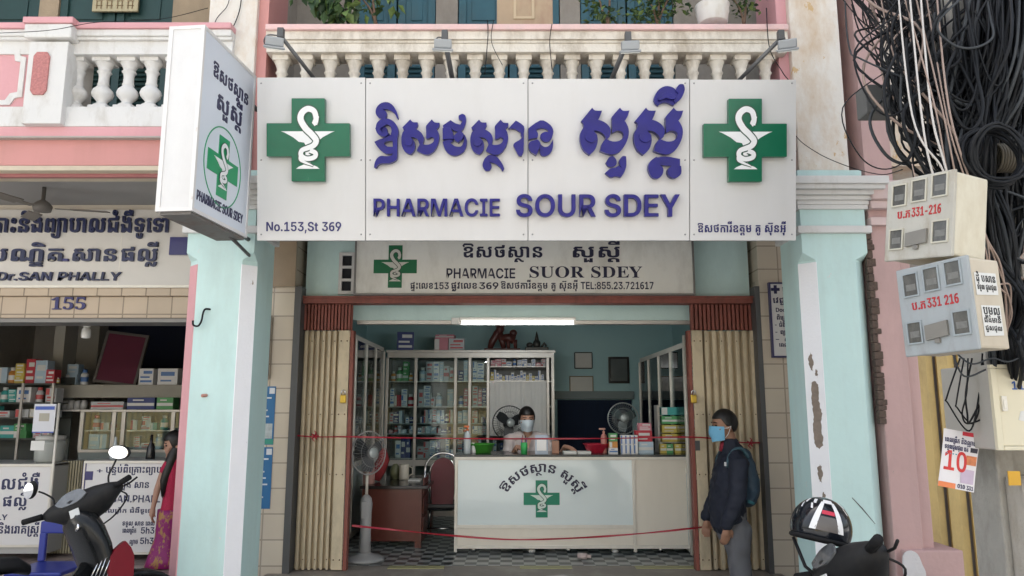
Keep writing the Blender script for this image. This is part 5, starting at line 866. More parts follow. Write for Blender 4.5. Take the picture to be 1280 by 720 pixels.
# older sign above the doorway
YS = YD-.16
old = thing('shop_sign', 'older grey-white sign with painted green cross and telephone number over the doorway', 'sign', (0, YS, 2.6))
ox0, ox1, oz0, oz1 = X(443, 340, YS), X(868, 340, YS), Z(369, YS), 3.09
s = MB(); s.box(ox0+.012, ox1-.012, YS+.004, YS+.12, oz0+.012, oz1-.012); obj('sign_panel', s, mat('aged_sign_white', (.86,.845,.79), .45, var=.08, vscale=2, dirt=(.38,.34,.28), dirt_amt=.45, dscale=2), old)
s = MB(); t = .014
for q in ((ox0, ox1, oz0, oz0+t), (ox0, ox1, oz1-t, oz1), (ox0, ox0+t, oz0+t, oz1-t), (ox1-t, ox1, oz0+t, oz1-t)): s.box(q[0], q[1], YS-.012, YS+.121, q[2], q[3])
obj('sign_frame', s, mat('grey_frame', (.22,.21,.2), .5, .3), old)
M_NAVP = mat('navy_sign_paint', (.02,.02,.055), .45, var=.3, vscale=20)
s = MB(); letters_px(s, 'ឱសថស្ថាន', 578, 678, 322, 309, YS+.004, h=.003, cap=560); letters_px(s, 'សួស្តី', 716, 775, 322, 309, YS+.004, h=.003, cap=560); obj('khmer_name', s, M_NAVP, old)
s = MB(); letters_px(s, 'PHARMACIE', 558, 644, 348, 335.5, YS+.004, h=.003, cap=727); letters_px(s, 'SUOR SDEY', 662, 803, 347, 333, YS+.004, 's', .003, cap=690); obj('latin_name', s, M_NAVP, old)
s = MB(); letters_px(s, 'ផ្ទះលេខ', 513, 541, 361, 354, YS+.004, h=.003, cap=560); letters_px(s, '153', 543, 561, 361.5, 353, YS+.004, h=.003, cap=727); letters_px(s, 'ផ្លូវលេខ', 564, 596, 361, 354, YS+.004, h=.003, cap=560); letters_px(s, '369', 599, 623, 361.5, 353, YS+.004, h=.003, cap=727)
letters_px(s, 'ឱសថការីឧត្តម គូ ស៊ុនអុី', 626, 722, 361, 354, YS+.004, h=.003, cap=560); letters_px(s, 'TEL:855.23.721617', 726, 817, 361.5, 352.5, YS+.004, h=.003, cap=727); obj('address_line', s, M_NAVP, old)
FO = lambda x, z, h: Vector((x, YS+.004-h, z))
ex, ez = X(494, 333, YS), Z(333, YS); es = X(521, 333, YS)-ex
emblem(FO, ex, ez, es, .0, mat('green_paint', (.012,.15,.06), .5, var=.1), mat('cream_paint', (.6,.6,.54), .5), old, depth=.003, raised_=False, inner=.32, name='painted_cross', line=mat('dark_paint', (.03,.035,.03), .5))

# box sign standing out from the left pillar
bs = thing('projecting_sign', 'white lightbox sign standing out edge-on over the left green pillar', 'sign', (-1.85, 4.2, 2.71))
P0, P1 = Vector((-1.757, 3.93, 0)), Vector((-1.692, 4.60, 0)); AX = (P1-P0).normalized(); LN = (P1-P0).length; NX = Vector((AX.y, -AX.x, 0))
BZ0, BZ1 = 2.712, 3.805
FB = lambda x, z, h: Vector((P0.x, P0.y, 0)) + AX*x + NX*h + Vector((0, 0, z))
def bslab(mb, x0, x1, z0, z1, h0, h1): 
    vs = [FB(x, z, h) for h in (h0, h1) for x, z in ((x0, z0), (x1, z0), (x1, z1), (x0, z1))]
    mb.add(vs, [(3,2,1,0), (4,5,6,7), (0,1,5,4), (1,2,6,5), (2,3,7,6), (3,0,4,7)])
s = MB(); bslab(s, .006, LN-.006, BZ0+.012, BZ1-.012, -.20, -.004); obj('sign_box', s, mat('lightbox_white', (.70,.69,.68), .4, var=.04, dirt=(.5,.48,.46), dirt_amt=.3), bs)
s = MB(); bslab(s, .008, LN-.008, BZ0+.01, BZ1-.01, -.0035, -.0005); obj('printed_face', s, mat('lightbox_face', (.68,.72,.78), .3, var=.03), bs)
s = MB(); t = .02
for h0, h1 in ((-.018, .004), (-.21, -.185)):
    bslab(s, 0, LN, BZ0, BZ0+t, h0, h1); bslab(s, 0, LN, BZ1-t, BZ1, h0, h1); bslab(s, 0, t, BZ0+t, BZ1-t, h0, h1); bslab(s, LN-t, LN, BZ0+t, BZ1-t, h0, h1)
bslab(s, 0, .012, BZ0, BZ0+t, -.185, -.018); bslab(s, 0, .012, BZ1-t, BZ1, -.185, -.018)
obj('sign_frame', s, mat('white_angle_iron', (.74,.72,.70), .45, .1, var=.06, dirt=(.3,.14,.07), dirt_amt=.7, dscale=9, dirt_lo=.62, dirt_hi=.72), bs)
s = MB(); bslab(s, .015, LN-.015, BZ0-.018, BZ0-.001, -.19, -.01); obj('sign_bottom', s, mat('rusty_dark_tray', (.16,.15,.14), .7, var=.3, dirt=(.13,.06,.035), dirt_amt=.7, dscale=7), bs)
FBf = lambda x, z, h: FB(x, z, h-.0005)
s = MB(); letters(s, 'ឱសថស្ថាន', FBf, .13, LN-.09, 3.56, .125/1000, h=.003); letters(s, 'សួស្តី', FBf, .20, LN-.16, 3.385, .165/1000, h=.003); letters(s, 'PHARMACIE SOUR SDEY', FBf, .045, LN-.07, BZ0+.075, .058/727, h=.003); obj('printed_lettering', s, mat('dark_navy_print', (.02,.02,.07), .4), bs)
emblem(FBf, LN*.47, 3.06, .185, 0, mat('green_print', (.015,.30,.12), .4), M_LOGO, bs, depth=.003, raised_=False, name='printed_cross', inner=.34)
rg = MB(); n = 48; ro, ri = .245, .238
rg.poly([(LN*.47+ro*.93*math.cos(2*math.pi*i/n), 3.06+ro*math.sin(2*math.pi*i/n)) for i in range(n)], .003, FBf, [[(LN*.47+ri*.93*math.cos(2*math.pi*i/n), 3.06+ri*math.sin(2*math.pi*i/n)) for i in range(n)]]); obj('printed_ring', rg, mat('green_print', (.015,.30,.12)), bs)
s = MB()
for zz in (BZ0+.06, BZ1-.1): s.tube([FB(LN-.02, zz, -.1), Vector((-1.79, YP+.02, zz))], .016, 6)
s.tube([FB(LN-.1, BZ0-.012, -.06), FB(LN-.02, BZ0-.03, -.06), Vector((-1.78, YP+.01, BZ0-.05))], .012, 6); obj('mounting_arm', s, M_DARK, bs)

# sign of the clinic
cs = thing('shop_sign', 'pale clinic sign with dark blue raised Khmer lettering above house number 155', 'sign', (-4.2, YC-.08, zs0))
YQ = YC-.075; cx1 = X(231, 310, YQ)+.3
s = MB(); s.box(CX0+.1, PLX0+.0, YQ, YC-.051, zs0, zs1); obj('sign_panel', s, mat('warm_grey_panel', (.60,.575,.54), .4, var=.04), cs)
s = MB(); s.box(CX0+.1, PLX0-.0, YQ-.012, YC-.051, zs0-.022, zs0-.001); s.box(X(152, 300, YQ)-.002, X(152, 300, YQ)+.002, YQ-.0015, YQ+.002, zs0, zs1); obj('sign_frame', s, M_ALUW, cs)
def two_tone(text, p0, p1, yb, yt, cap, slant=0.):
    s = MB(); letters_px(s, text, p0, p1, yb, yt, YQ, h=.022, cap=cap, slant=slant); obj('raised_letters', s, mat('navy_gloss_letters', (.025,.032,.085), .3, var=.6, vscale=8, spec=.35), cs)
two_tone('មន្ទីរពិគ្រោះនិងព្យាបាលជំងឺទូទៅ'.replace('មន្ទីរ', ''), -40, 211, 291, 274, 560)
two_tone('វេជ្ជបណ្ឌិត', -62, 79, 327, 312, 560); two_tone('សាន', 92, 146, 327, 312, 560); two_tone('ផល្លី', 152, 197, 327, 312, 560); two_tone('Dr.SAN PHALLY', -3, 151, 351, 340.5, 727, .12)
s = MB(); s.box(X(80.5, 325, YQ), X(87, 325, YQ), YQ-.03, YQ, Z(327, YQ), Z(324, YQ)); s.box(X(213, 310, YQ), X(235, 310, YQ), YQ-.02, YQ, Z(319, YQ), Z(297, YQ)); obj('blue_cross_end', s, mat('royal_blue', (.02,.02,.14), .3), cs)

# small doctor's sign on the tiled pier by the right pillar
ds = thing('wall_sign', 'narrow white doctor sign with blue cross on the tiled pier beside the right pillar', 'sign', (X(985, 400, YT), YT, Z(447, YT)))
yy = YT-.03; d0, d1, e0, e1 = X(963, 400, yy), X(1015, 400, yy), Z(447, yy), Z(353, yy)
s = MB(); s.box(d0+.012, d1-.012, yy, YT-.001, e0+.012, e1-.012); obj('sign_panel', s, mat('sign_white2', (.66,.65,.63), .4, var=.04), ds)
s = MB(); t = .014
for q in ((d0, d1, e0, e0+t), (d0, d1, e1-t, e1), (d0, d0+t, e0+t, e1-t), (d1-t, d1, e0+t, e1-t)): s.box(q[0], q[1], yy-.008, YT-.002, q[2], q[3])
obj('sign_frame', s, mat('navy_frame', (.05,.05,.13), .4), ds)
s = MB(); cxx, czz = d0+.055, e1-.06; s.poly([(cxx+x*.036, czz+y*.036) for x, y in ((-.35,-1),(.35,-1),(.35,-.35),(1,-.35),(1,.35),(.35,.35),(.35,1),(-.35,1),(-.35,.35),(-1,.35),(-1,-.35),(-.35,-.35))], .003, plane(yy))
Fd = plane(yy)
letters(s, 'បន្ទប់', Fd, d0+.11, d1-.03, e1-.085, .055/700, h=.003); letters(s, 'វេជ្ជបណ្ឌិត', Fd, d0+.03, d1-.03, e1-.175, .05/700, h=.003); letters(s, 'Doctor', Fd, d0+.05, d0+.19, e1-.25, .035/727, h=.003)
for k, tx in enumerate(('ពិគ្រោះ', '- ជំងឺទូទៅ', '- ព្យាបាល', '- សាន')): letters(s, tx, Fd, d0+.035+.02*(k == 0), d0+.17+.03*k, e1-.315-.06*k, .036/700, h=.003)
letters(s, 'ពេលព្រឹក', Fd, d0+.06, d0+.21, e1-.54, .034/700, h=.003)
obj('printed_lettering', s, mat('navy_print', (.02,.02,.08), .5), ds)
# framed sign and blue posters on the left tiled pier
yy = YT-.04
ls = thing('wall_sign', 'slim wooden framed sign half hidden behind the left pillar', 'sign', (X(320, 430, yy), YT, Z(474, yy)))
s = MB(); s.box(X(300, 430, yy), X(331, 430, yy), yy+.01, YT-.001, Z(471, yy), Z(398, yy)); obj('sign_panel', s, mat('cream_panel', (.6,.54,.44), .5, var=.06), ls)
s = MB(); s.box(X(331, 430, yy)+.001, X(336, 430, yy), yy-.015, YT-.001, Z(474, yy), Z(395, yy), .004); s.box(X(300, 430, yy), X(331, 430, yy), yy-.015, YT-.001, Z(474, yy), Z(471, yy)-.001); s.box(X(300, 430, yy), X(331, 430, yy), yy-.015, YT-.001, Z(398, yy)+.001, Z(395, yy)); obj('sign_frame', s, mat('brown_frame', (.16,.085,.05), .5, var=.2), ls)
yy = YT-.006
for nm, lab, y0, y1 in (('upper', 'upper blue health poster on the left tiled pier, with a white corner and photograph', 556, 483), ('lower', 'lower blue health poster on the left tiled pier, lines of white writing', 636, 559)):
    ps = thing('poster', lab, 'poster', (X(325, y0, yy), yy, Z(y0, yy)), 'blue posters on the left tiled pier')
    a, b_, c0, c1 = X(297, 560, yy), X(341, 560, yy), Z(y0, yy), Z(y1, yy)
    s = MB(); s.box(a, b_, yy, YT-.001, c0, c1); obj('sheet', s, mat('blue_poster', (.025,.15,.34), .45, var=.1, vscale=4), ps)
    s = MB(); s.box(b_-.05, b_-.006, yy-.002, yy-.0005, c1-.06, c1-.012)
    for k in range(7):
        if nm == 'upper' and k > 3: break
        zz = c1-.10-.05*k; s.box(b_-.14+.012*(k % 3), b_-.03-.014*(k*7 % 4), yy-.002, yy-.0005, zz, zz+.012)
    obj('white_print', s, mat('white_print', (.7,.72,.74), .5), ps)
    if nm == 'upper':
        s = MB(); s.box(a, b_-.012, yy-.002, yy-.0005, c0+.05, c0+.17); obj('picture', s, mat('poster_picture', (.45,.5,.5), .5, var=.6, vscale=25), ps)
        s = MB(); s.box(a, b_, yy-.002, yy-.0005, c0+.004, c0+.045); obj('green_band', s, mat('poster_green', (.04,.3,.22), .5), ps)
# ------------------------------------------------------------------ inside the pharmacy
M_GLASS = glass('cabinet_glass', (.86,.92,.92), .015)
M_SHELFG = mat('glass_shelf', (.35,.42,.42), .15)
M_BACKP = mat('cabinet_back', (.24,.25,.25), .6, var=.1)
CART = {'white': (.78,.78,.78), 'pale blue': (.45,.58,.68), 'pink': (.6,.22,.27), 'red': (.5,.04,.06), 'green': (.10,.36,.13), 'orange': (.62,.27,.06), 'navy': (.03,.05,.2), 'yellow': (.6,.48,.10), 'grey': (.5,.52,.54), 'teal': (.06,.36,.34)}
def carton_mats():
    r = {}
    for k, c in CART.items():
        r[k] = (mat('carton_'+k.replace(' ', '_'), c, .45, var=.12, vscale=14), mat('carton_band_'+k.replace(' ', '_'), {'white': (.10,.22,.5), 'grey': (.55,.1,.1)}.get(k, (.68,.68,.66)), .45))
    return r
CM = carton_mats(); _cmesh = {}
def carton_mesh(col, w, h, d, lay):
    """a printed carton standing at the origin, its front towards -Y"""
    key = (col, round(w, 3), round(h, 3), round(d, 3), lay)
    if key in _cmesh: return _cmesh[key]
    m_ = MB(); m_.box(-w/2, w/2, 0, d, 0, h); m_.cur = 1; e = .0012
    if lay == 0: m_.box(-w/2+.002, w/2-.002, -e, 0, h*.3, h*.55); m_.box(-w*.3, w*.1, -e, 0, h*.72, h*.84)
    elif lay == 1: m_.box(-w*.35, w*.35, -e, 0, h*.55, h*.8); m_.box(-w*.35, w*.2, -e, 0, h*.2, h*.3)
    elif lay == 2: m_.box(-w/2+.001, -w*.15, -e, 0, h*.05, h*.95)
    else: m_.box(-w*.4, w*.4, -e, 0, h*.15, h*.28); m_.box(-w*.4, w*.25, -e, 0, h*.42, h*.52); m_.box(-w*.2, w*.4, -e, 0, h*.68, h*.86)
    me = bpy.data.meshes.new('medicine_carton'); me.from_pydata([tuple(p) for p in m_.v], [], m_.f)
    me.materials.append(CM[col][0]); me.materials.append(CM[col][1]); me.polygons.foreach_set('material_index', m_.mi)
    _cmesh[key] = me; return me
def carton(col, w, h, d, loc, rz=0., label=None, group=None, name='medicine_carton', cat='carton', lay=None):
    o = bpy.data.objects.new(name, carton_mesh(col, w, h, d, rnd.randrange(4) if lay is None else lay)); COL.objects.link(o)
    o.location = loc; o.rotation_euler = (0, 0, rz); return tag(o, label, cat, group)
_bmesh = {}
def med_bottle(col, h, loc, label, group):
    h = round(h, 2); k = (col, h)
    if k not in _bmesh:
        m_ = MB(); r = h*.24; m_.lathe([(r*.95, 0), (r, .004), (r, h*.68), (r*.5, h*.8)], (0,0,0), 12); m_.cur = 1; m_.lathe([(r*.62, h*.8), (r*.62, h)], (0,0,0), 12); m_.lathe([(r*1.02, h*.2), (r*1.02, h*.5)], (0,0,0), 12, cap=False)
        me = bpy.data.meshes.new('medicine_bottle'); me.from_pydata([tuple(p) for p in m_.v], [], m_.f); me.materials.append(CM[col][0]); me.materials.append(CM[col][1]); me.polygons.foreach_set('material_index', m_.mi); me.polygons.foreach_set('use_smooth', m_.smooth); _bmesh[k] = me
    o = bpy.data.objects.new('medicine_bottle', _bmesh[k]); COL.objects.link(o); o.location = loc; return tag(o, label, 'bottle', group)
def q5(v, s=.005): return round(v/s)*s
def fill_shelf(x0, x1, y, z, hmax, cols, where, grp, dens=1., wr=(.05,.12), mapf=None, stackp=.5, rz=0., maxn=99):
    """stand cartons side by side (some stacked) along a shelf; mapf turns (along, into, up) to the place"""
    x = x0+.01; n = 0
    while x < x1-.035 and n < maxn:
        w = min(q5(rnd.uniform(*wr)), x1-.005-x)
        if w < .03: break
        col = rnd.choice(cols); d = .12
        if rnd.random() > dens: x += w*.6; continue
        if rnd.random() < .2 and stackp > 0:
            p = (x+w/2+.001, y+.05, z+.001); hb = min(hmax*.92, w*1.9, .17); med_bottle(col, max(.05, hb), mapf(*p) if mapf else p, '%s medicine bottle on the %s' % (col, where), '%s bottles on the %s' % (col, grp)); n += 1; x += w; continue
        h = q5(rnd.uniform(.35, .95)*hmax); st = 1
        if rnd.random() < stackp: st = rnd.choice((2, 3)); h = q5(hmax*rnd.uniform(.75, .98)/st)
        for k in range(st):
            p = (x+w/2+.001, y+rnd.uniform(0, .03), z+.001+k*(h+.0005))
            carton(col, w-.004, max(.015, h), d, mapf(*p) if mapf else p, rz+rnd.uniform(-.07, .07), '%s carton on the %s' % (col, where), '%s cartons on the %s' % (col, grp))
            n += 1
        x += w
# the wide glazed cabinet against the back
YK = 9.30
ck0, ck1 = X(483, 500, YK), X(693, 500, YK); cz1 = Z(441, YK)
cab = thing('glazed_cabinet', 'wide aluminium cabinet of medicines behind the pharmacist, glazed in five bays', 'cabinet', ((ck0+ck1)/2, YK, FLO))
divs = [X(p, 500, YK) for p in (483, 519, 569, 587, 610, 685, 693)]
f = MB(); t = .035
f.box(ck0-.02, ck1+.02, YK-.01, YK+.42, cz1-.0, cz1+.035, .004); f.box(ck0, ck1, YK, YK+.40, cz1-.06, cz1-.001)
for p in divs[:-1]: f.box(p-t/2, p+t/2, YK-.004, YK+.03, FLO+.06, cz1-.061, .003)
f.box(ck1-t, ck1, YK, YK+.40, FLO, cz1-.061); f.box(ck0-t/2, ck0-.001, YK+.031, YK+.4, FLO, cz1-.061)
zbar = Z(575, YK)
f.box(ck0, ck1, YK-.002, YK+.029, zbar-.07, zbar); f.box(ck0, ck1, YK, YK+.03, FLO+.001, FLO+.06)
obj('cabinet_frame', f, M_ALU, cab)
f = MB(); f.box(ck0+.001, ck1-t-.001, YK+.38, YK+.399, FLO+.061, cz1-.062); obj('back_panel', f, M_BACKP, cab)
shelf_py = (476, 508, 529, 542, 573)
for py in shelf_py:
    f = MB(); z = Z(py, YK); f.box(ck0+.002, ck1-t-.002, YK+.035, YK+.37, z-.012, z); obj('shelf', f, M_SHELFG if py in (529, 542) else M_ALU, cab)
f = MB(); f.box(ck0+.003, ck1-t-.003, YK+.04, YK+.37, Z(615, YK)-.01, Z(615, YK)); obj('shelf', f, M_ALU, cab)
for a, b_ in zip(divs[:-2], divs[1:-1]):
    f = MB(); f.box(a+t/2, b_-t/2, YK+.008, YK+.013, zbar+.001, cz1-.062 if a != divs[4] else Z(549, YK)); obj('glass_door', f, M_GLASS, cab)
    f = MB(); f.box(a+t/2, b_-t/2, YK+.008, YK+.013, FLO+.061, zbar-.071); obj('glass_door', f, M_GLASS, cab)
# white sheet before the widest bay, made as the street's reflection in the glass
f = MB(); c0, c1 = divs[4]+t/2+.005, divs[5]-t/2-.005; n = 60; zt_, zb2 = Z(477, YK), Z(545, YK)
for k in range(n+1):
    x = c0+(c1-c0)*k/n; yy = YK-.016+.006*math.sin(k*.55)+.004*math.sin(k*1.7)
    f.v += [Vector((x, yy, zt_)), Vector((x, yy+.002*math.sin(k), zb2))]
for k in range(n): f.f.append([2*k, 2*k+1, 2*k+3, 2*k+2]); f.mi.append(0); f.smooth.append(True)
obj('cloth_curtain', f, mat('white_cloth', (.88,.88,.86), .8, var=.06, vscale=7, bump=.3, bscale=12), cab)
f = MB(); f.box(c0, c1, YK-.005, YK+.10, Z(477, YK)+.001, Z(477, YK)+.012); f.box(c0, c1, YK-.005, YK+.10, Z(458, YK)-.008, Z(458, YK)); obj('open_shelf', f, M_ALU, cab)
names = ['left bay', 'second bay', 'narrow third bay', 'narrow fourth bay', 'curtained bay']
palette = [['green','orange','white','red','navy','yellow'], ['grey','pale blue','grey','white'], ['red','pale blue','navy','pink','white'], ['grey','white','navy','pink','orange'], ['pink','white','yellow','pale blue']]
rows = [(476, cz1-.07, 'top shelf'), (508, Z(477, YK)-.015, 'second shelf'), (529, Z(510, YK)-.01, 'third shelf'), (542, Z(530.5, YK)-.01, 'fourth shelf'), (573, Z(543.5, YK)-.015, 'fifth shelf')]
for bi in range(5):
    a, b_ = divs[bi]+t/2+.002, divs[bi+1]-t/2-.002
    for ri, (py, ztop, rn) in enumerate(rows):
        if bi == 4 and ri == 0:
            fill_shelf(a, b_, YK+.02, Z(477, YK)+.013, .15, ['white','white','yellow'], 'row of slim packs above the white cloth in the back cabinet', 'row above the white cloth', wr=(.032,.042), stackp=0, dens=1)  # these slim packs belong to the built street reflection
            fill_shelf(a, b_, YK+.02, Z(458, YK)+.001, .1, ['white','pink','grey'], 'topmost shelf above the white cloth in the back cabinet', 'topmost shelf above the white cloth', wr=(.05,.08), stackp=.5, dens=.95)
        if bi == 4 and ri != 4: continue
        z = Z(py, YK); hm = ztop-z
        fill_shelf(a, b_, YK+.05 if bi < 4 else YK+.06, z, min(hm, .26), palette[bi] if ri < 2 else ['grey','white','navy','pale blue','pink' if bi != 1 else 'grey'], '%s of the %s of the back cabinet' % (rn, names[bi]), '%s of the %s' % (rn, names[bi]), dens=.95 if ri < 4 else .8, wr=(.05, .10) if ri < 2 else (.04, .075), stackp=.62 if ri < 2 else .45)
for (px0, px1) in ((486, 516), (522, 566)):
    fill_shelf(X(px0, 615, YK), X(px1, 615, YK), YK+.08, Z(615, YK), .18, ['yellow','grey','green'], 'bottom shelf of the back cabinet behind the desk', 'bottom shelf behind the desk', dens=.8, wr=(.06,.1))
# things on top of it
zt = cz1+.036
carton('navy', .21, .235, .16, (X(507, 430, YK+.1), YK+.08, zt), .12, 'dark blue box with white figure, upright on top of the back cabinet', None, 'box', 'box', 3)
for px, w, col, lab in ((552, .17, 'pink', 'pinkish carton, left one of the stacked pair on top of the back cabinet'), (571, .2, 'grey', 'grey carton with dark print beside the pinkish one on top of the back cabinet')):
    carton(col, w, .15, .18, (X(px, 430, YK+.1), YK+.06, zt), .03, lab, None, 'cardboard_box', 'box')
carton('pink', .24, .05, .16, (X(556, 430, YK+.1), YK+.07, zt+.151), -.06, 'flat carton lying across the two cartons on top of the back cabinet', None, 'cardboard_box', 'box', 0)
M_CARVE = mat('dark_red_carved_wood', (.10,.030,.024), .35, var=.3, vscale=14, bump=.3)
fx, fy = X(628, 430, YK+.15), YK+.17
s = MB(); s.box(fx-.23, fx+.23, fy-.07, fy+.07, zt, zt+.03, .008)
s.tube([(fx-.16, fy, zt+.03), (fx-.13, fy, zt+.12), (fx-.07, fy, zt+.22), (fx-.02, fy, zt+.31)], [.035,.045,.05,.03], 10)
s.tube([(fx+.02, fy, zt+.03), (fx+.0, fy, zt+.12), (fx-.04, fy, zt+.22)], [.03,.04,.05], 10)
s.ell((fx-.03, fy, zt+.28), (.055,.045,.06)); s.box(fx-.09, fx+.03, fy-.03, fy+.03, zt+.31, zt+.35, .01)
s.tube([(fx-.02, fy, zt+.16), (fx+.08, fy, zt+.17), (fx+.15, fy, zt+.13)], [.05,.055,.05], 10)
for dx in (.07, .16): s.tube([(fx+dx, fy-.02, zt+.14), (fx+dx+.01, fy-.02, zt+.03)], [.03,.02], 8)
s.ell((fx+.14, fy, zt+.23), (.05,.035,.045)); s.tube([(fx+.13, fy, zt+.14), (fx+.15, fy, zt+.21)], .03, 8)
tag(obj('carving', s, M_CARVE), 'dark red wooden carving of animals standing on top of the back cabinet', 'carving')
fx = X(671, 430, YK+.15)
s = MB(); s.box(fx-.15, fx+.15, fy-.05, fy+.05, zt, zt+.05, .01); s.ell((fx, fy, zt+.09), (.05,.04,.06)); s.lathe([(.03, 0), (.022,.05), (.012,.09), (.003,.12)], (fx, fy, zt+.13), 10); s.ell((fx-.09, fy, zt+.075), (.045,.03,.035)); s.tube([(fx+.06, fy, zt+.05), (fx+.1, fy, zt+.1), (fx+.12, fy, zt+.06)], .016, 8)
tag(obj('ornament', s, mat('dark_bronze', (.05,.05,.045), .4, .4, var=.2)), 'small dark pagoda-shaped ornament at the right end of the cabinet top', 'ornament')
# cabinets along the two side walls
def side_cabinet(sgn, xf, y0, y1, ztop, ndoor, label, posts, wallx):
    c = thing('glazed_cabinet', label, 'cabinet', (xf, y0, FLO))
    f = MB(); t = .035; xa, xb = sorted((xf, wallx-.003*sgn))
    f.box(xa, xb, y0-.01, y1, ztop-.05, ztop, .004); f.box(xa, xb, y0, y1, FLO+.02, FLO+.08)
    for k in range(ndoor+1):
        y = y0+(y1-y0-t)*k/ndoor; f.box(xf-.017, xf+.017, y, y+t, FLO+.081, ztop-.051, .003)
    f.box(xf-.012, xf+.012, y0+t, y1-t, 1.05, 1.10)
    f.box(xa, xb, y0-.008, y0+.001, 1.0, 1.05)
    obj('cabinet_frame', f, M_ALUW, c)
    f = MB(); f.box(*sorted((wallx-.02*sgn, wallx-.004*sgn)), y0, y1, FLO+.081, ztop-.051); obj('back_panel', f, M_BACKP, c)
    for zz in (.62, 1.08, 1.36, 1.62, 1.88):
        f = MB(); f.box(*sorted((xf+.03*sgn, wallx-.021*sgn)), y0+.01, y1-.01, zz-.01, zz); obj('shelf', f, M_SHELFG, c)
    for k in range(ndoor):
        ya = y0+(y1-y0-t)*k/ndoor+t; yb = y0+(y1-y0-t)*(k+1)/ndoor
        f = MB(); f.box(xf-.003, xf+.003, ya, yb, 1.101, ztop-.052); obj('glass_door', f, M_GLASS, c)
        f = MB(); f.box(xf-.006, xf+.006, ya, yb, FLO+.082, 1.049); obj('lower_door', f, mat('frosted_panel', (.42,.47,.47), .3), c)
    return c
YL0 = 7.0
side_cabinet(-1, -1.60, YL0, 9.25, Z(411, YL0), 4, 'aluminium glazed medicine cabinet along the left wall behind the pedestal fan', (), HX0)
mpl = lambda a, b_, z: (-1.70-b_, a, z)
for zz, rn in ((1.08, 'lower shelf'), (1.36, 'third shelf'), (1.62, 'second shelf'), (1.88, 'top shelf')):
    fill_shelf(YL0+.05, 9.2, 0, zz, .2, ['grey','white','pale blue','red','pink'], '%s of the left wall cabinet' % rn, '%s of the left wall cabinet' % rn, dens=.8, wr=(.12,.24), mapf=mpl, rz=R(90), stackp=.4, maxn=13)
YR0 = 6.85
side_cabinet(1, 1.60, YR0, 9.3, Z(427, YR0), 4, 'aluminium glazed cabinet along the right wall, crowded with boxes and packets', (), HX1)
mpr = lambda a, b_, z: (1.70+b_, a, z)
for zz, rn in ((1.08, 'lower shelf'), (1.36, 'third shelf'), (1.62, 'second shelf'), (1.88, 'top shelf')):
    fill_shelf(YR0+.05, 9.25, 0, zz, .2, ['red','white','teal','grey','pale blue'] if zz > 1.5 else ['yellow','green','white','red','orange'], '%s of the right wall cabinet' % rn, '%s of the right wall cabinet' % rn, dens=.85, wr=(.12,.24), mapf=mpr, rz=R(-90), stackp=.4, maxn=13)
# white trim pipe at the near end of the right cabinet
s = MB(); s.cyl((1.585, YR0-.05, FLO+.02), (1.585, YR0-.05, Z(420, YR0)), .016, 12); tag(obj('pipe', s, M_ALUW), 'white vertical pipe at the front edge of the right wall cabinet', 'pipe')
# dark doorway in the back wall, with its grey head
s = MB(); a, b_ = X(697, 530, 10.39), X(790, 530, 10.39); s.box(a, b_, 10.37, 10.395, FLO, Z(500, 10.39)); obj('doorway_curtain', s, mat('navy_curtain', (.012,.022,.05), .9, var=.4, vscale=18, stretch=(3,1,.3)), house)
s = MB(); s.box(a-.05, b_+.03, 10.33, 10.398, Z(499, 10.38), Z(489, 10.38), .006); obj('door_head_board', s, mat('grey_board', (.22,.27,.27), .6), house)
# frames on the back wall
for px0, px1, py0, py1, lab, fm, pm, br in ((718, 741, 461, 440, 'upper rounded white wall clock panel', (.03,.03,.03), (.7,.68,.64), 1), (712, 742, 491, 470, 'lower gilt framed white certificate', (.24,.19,.11), (.62,.62,.58), 0), (761, 787, 479, 446, 'black framed picture', (.008,.008,.008), (.14,.16,.16), 0)):
    y = 10.36; a, b_, c0, c1 = X(px0, py0, y), X(px1, py0, y), Z(py0, y), Z(py1, y)
    fr = thing('picture_frame', {'u': 'white rounded panel with a thin black rim, hung highest on the teal back wall', 'l': 'gilt framed pale certificate just below the white rounded panel', 'b': 'black framed dark picture right of the two pale frames on the back wall'}[lab[0]], 'picture', ((a+b_)/2, y, c0))
    s = MB(); t_ = .03 if lab[0] == 'b' else .014
    s.box(a, b_, y, y+.036, c0, c1, .02 if lab[0] == 'u' else .005); obj('frame', s, mat('frame_'+lab[0], fm, .35), fr)
    s = MB(); s.box(a+t_, b_-t_, y-.003, y-.0005, c0+t_, c1-t_); obj('picture', s, mat('picture_'+lab[0], pm, .12, var=.12, vscale=9), fr)
# tube light under the inner beam
tl = thing('tube_light', 'long white fluorescent tube batten under the beam over the shop entrance', 'lamp', (X(648, 400, YD+.2), YD+.17, Z(404, YD+.15)))
ya = YD+.165; a, b_ = X(577, 402, ya), X(717, 402, ya)
s = MB(); s.box(a-.02, b_+.02, ya+.005, ya+.05, Z(400.5, ya), Z(396.5, ya), .004); s.box(a-.09, a-.021, ya-.005, ya+.05, Z(405, ya), Z(397, ya), .005); obj('batten', s, mat('white_enamel', (.75,.75,.72), .35), tl)
s = MB(); s.cyl((a, ya, Z(402.6, ya)), (b_, ya, Z(402.6, ya)), .011, 12); tm_ = mat('lit_tube', (.85,.85,.82), .25); tm_.node_tree.nodes['Principled BSDF'].inputs['Emission Color'].default_value = (1, .97, .9, 1); tm_.node_tree.nodes['Principled BSDF'].inputs['Emission Strength'].default_value = 1.1
obj('tube', s, tm_, tl)
ld = bpy.data.lights.new('tube_glow', 'AREA'); ld.shape = 'RECTANGLE'; ld.size = b_-a; ld.size_y = .04; ld.energy = 5.5; ld.color = (.93, .98, 1)
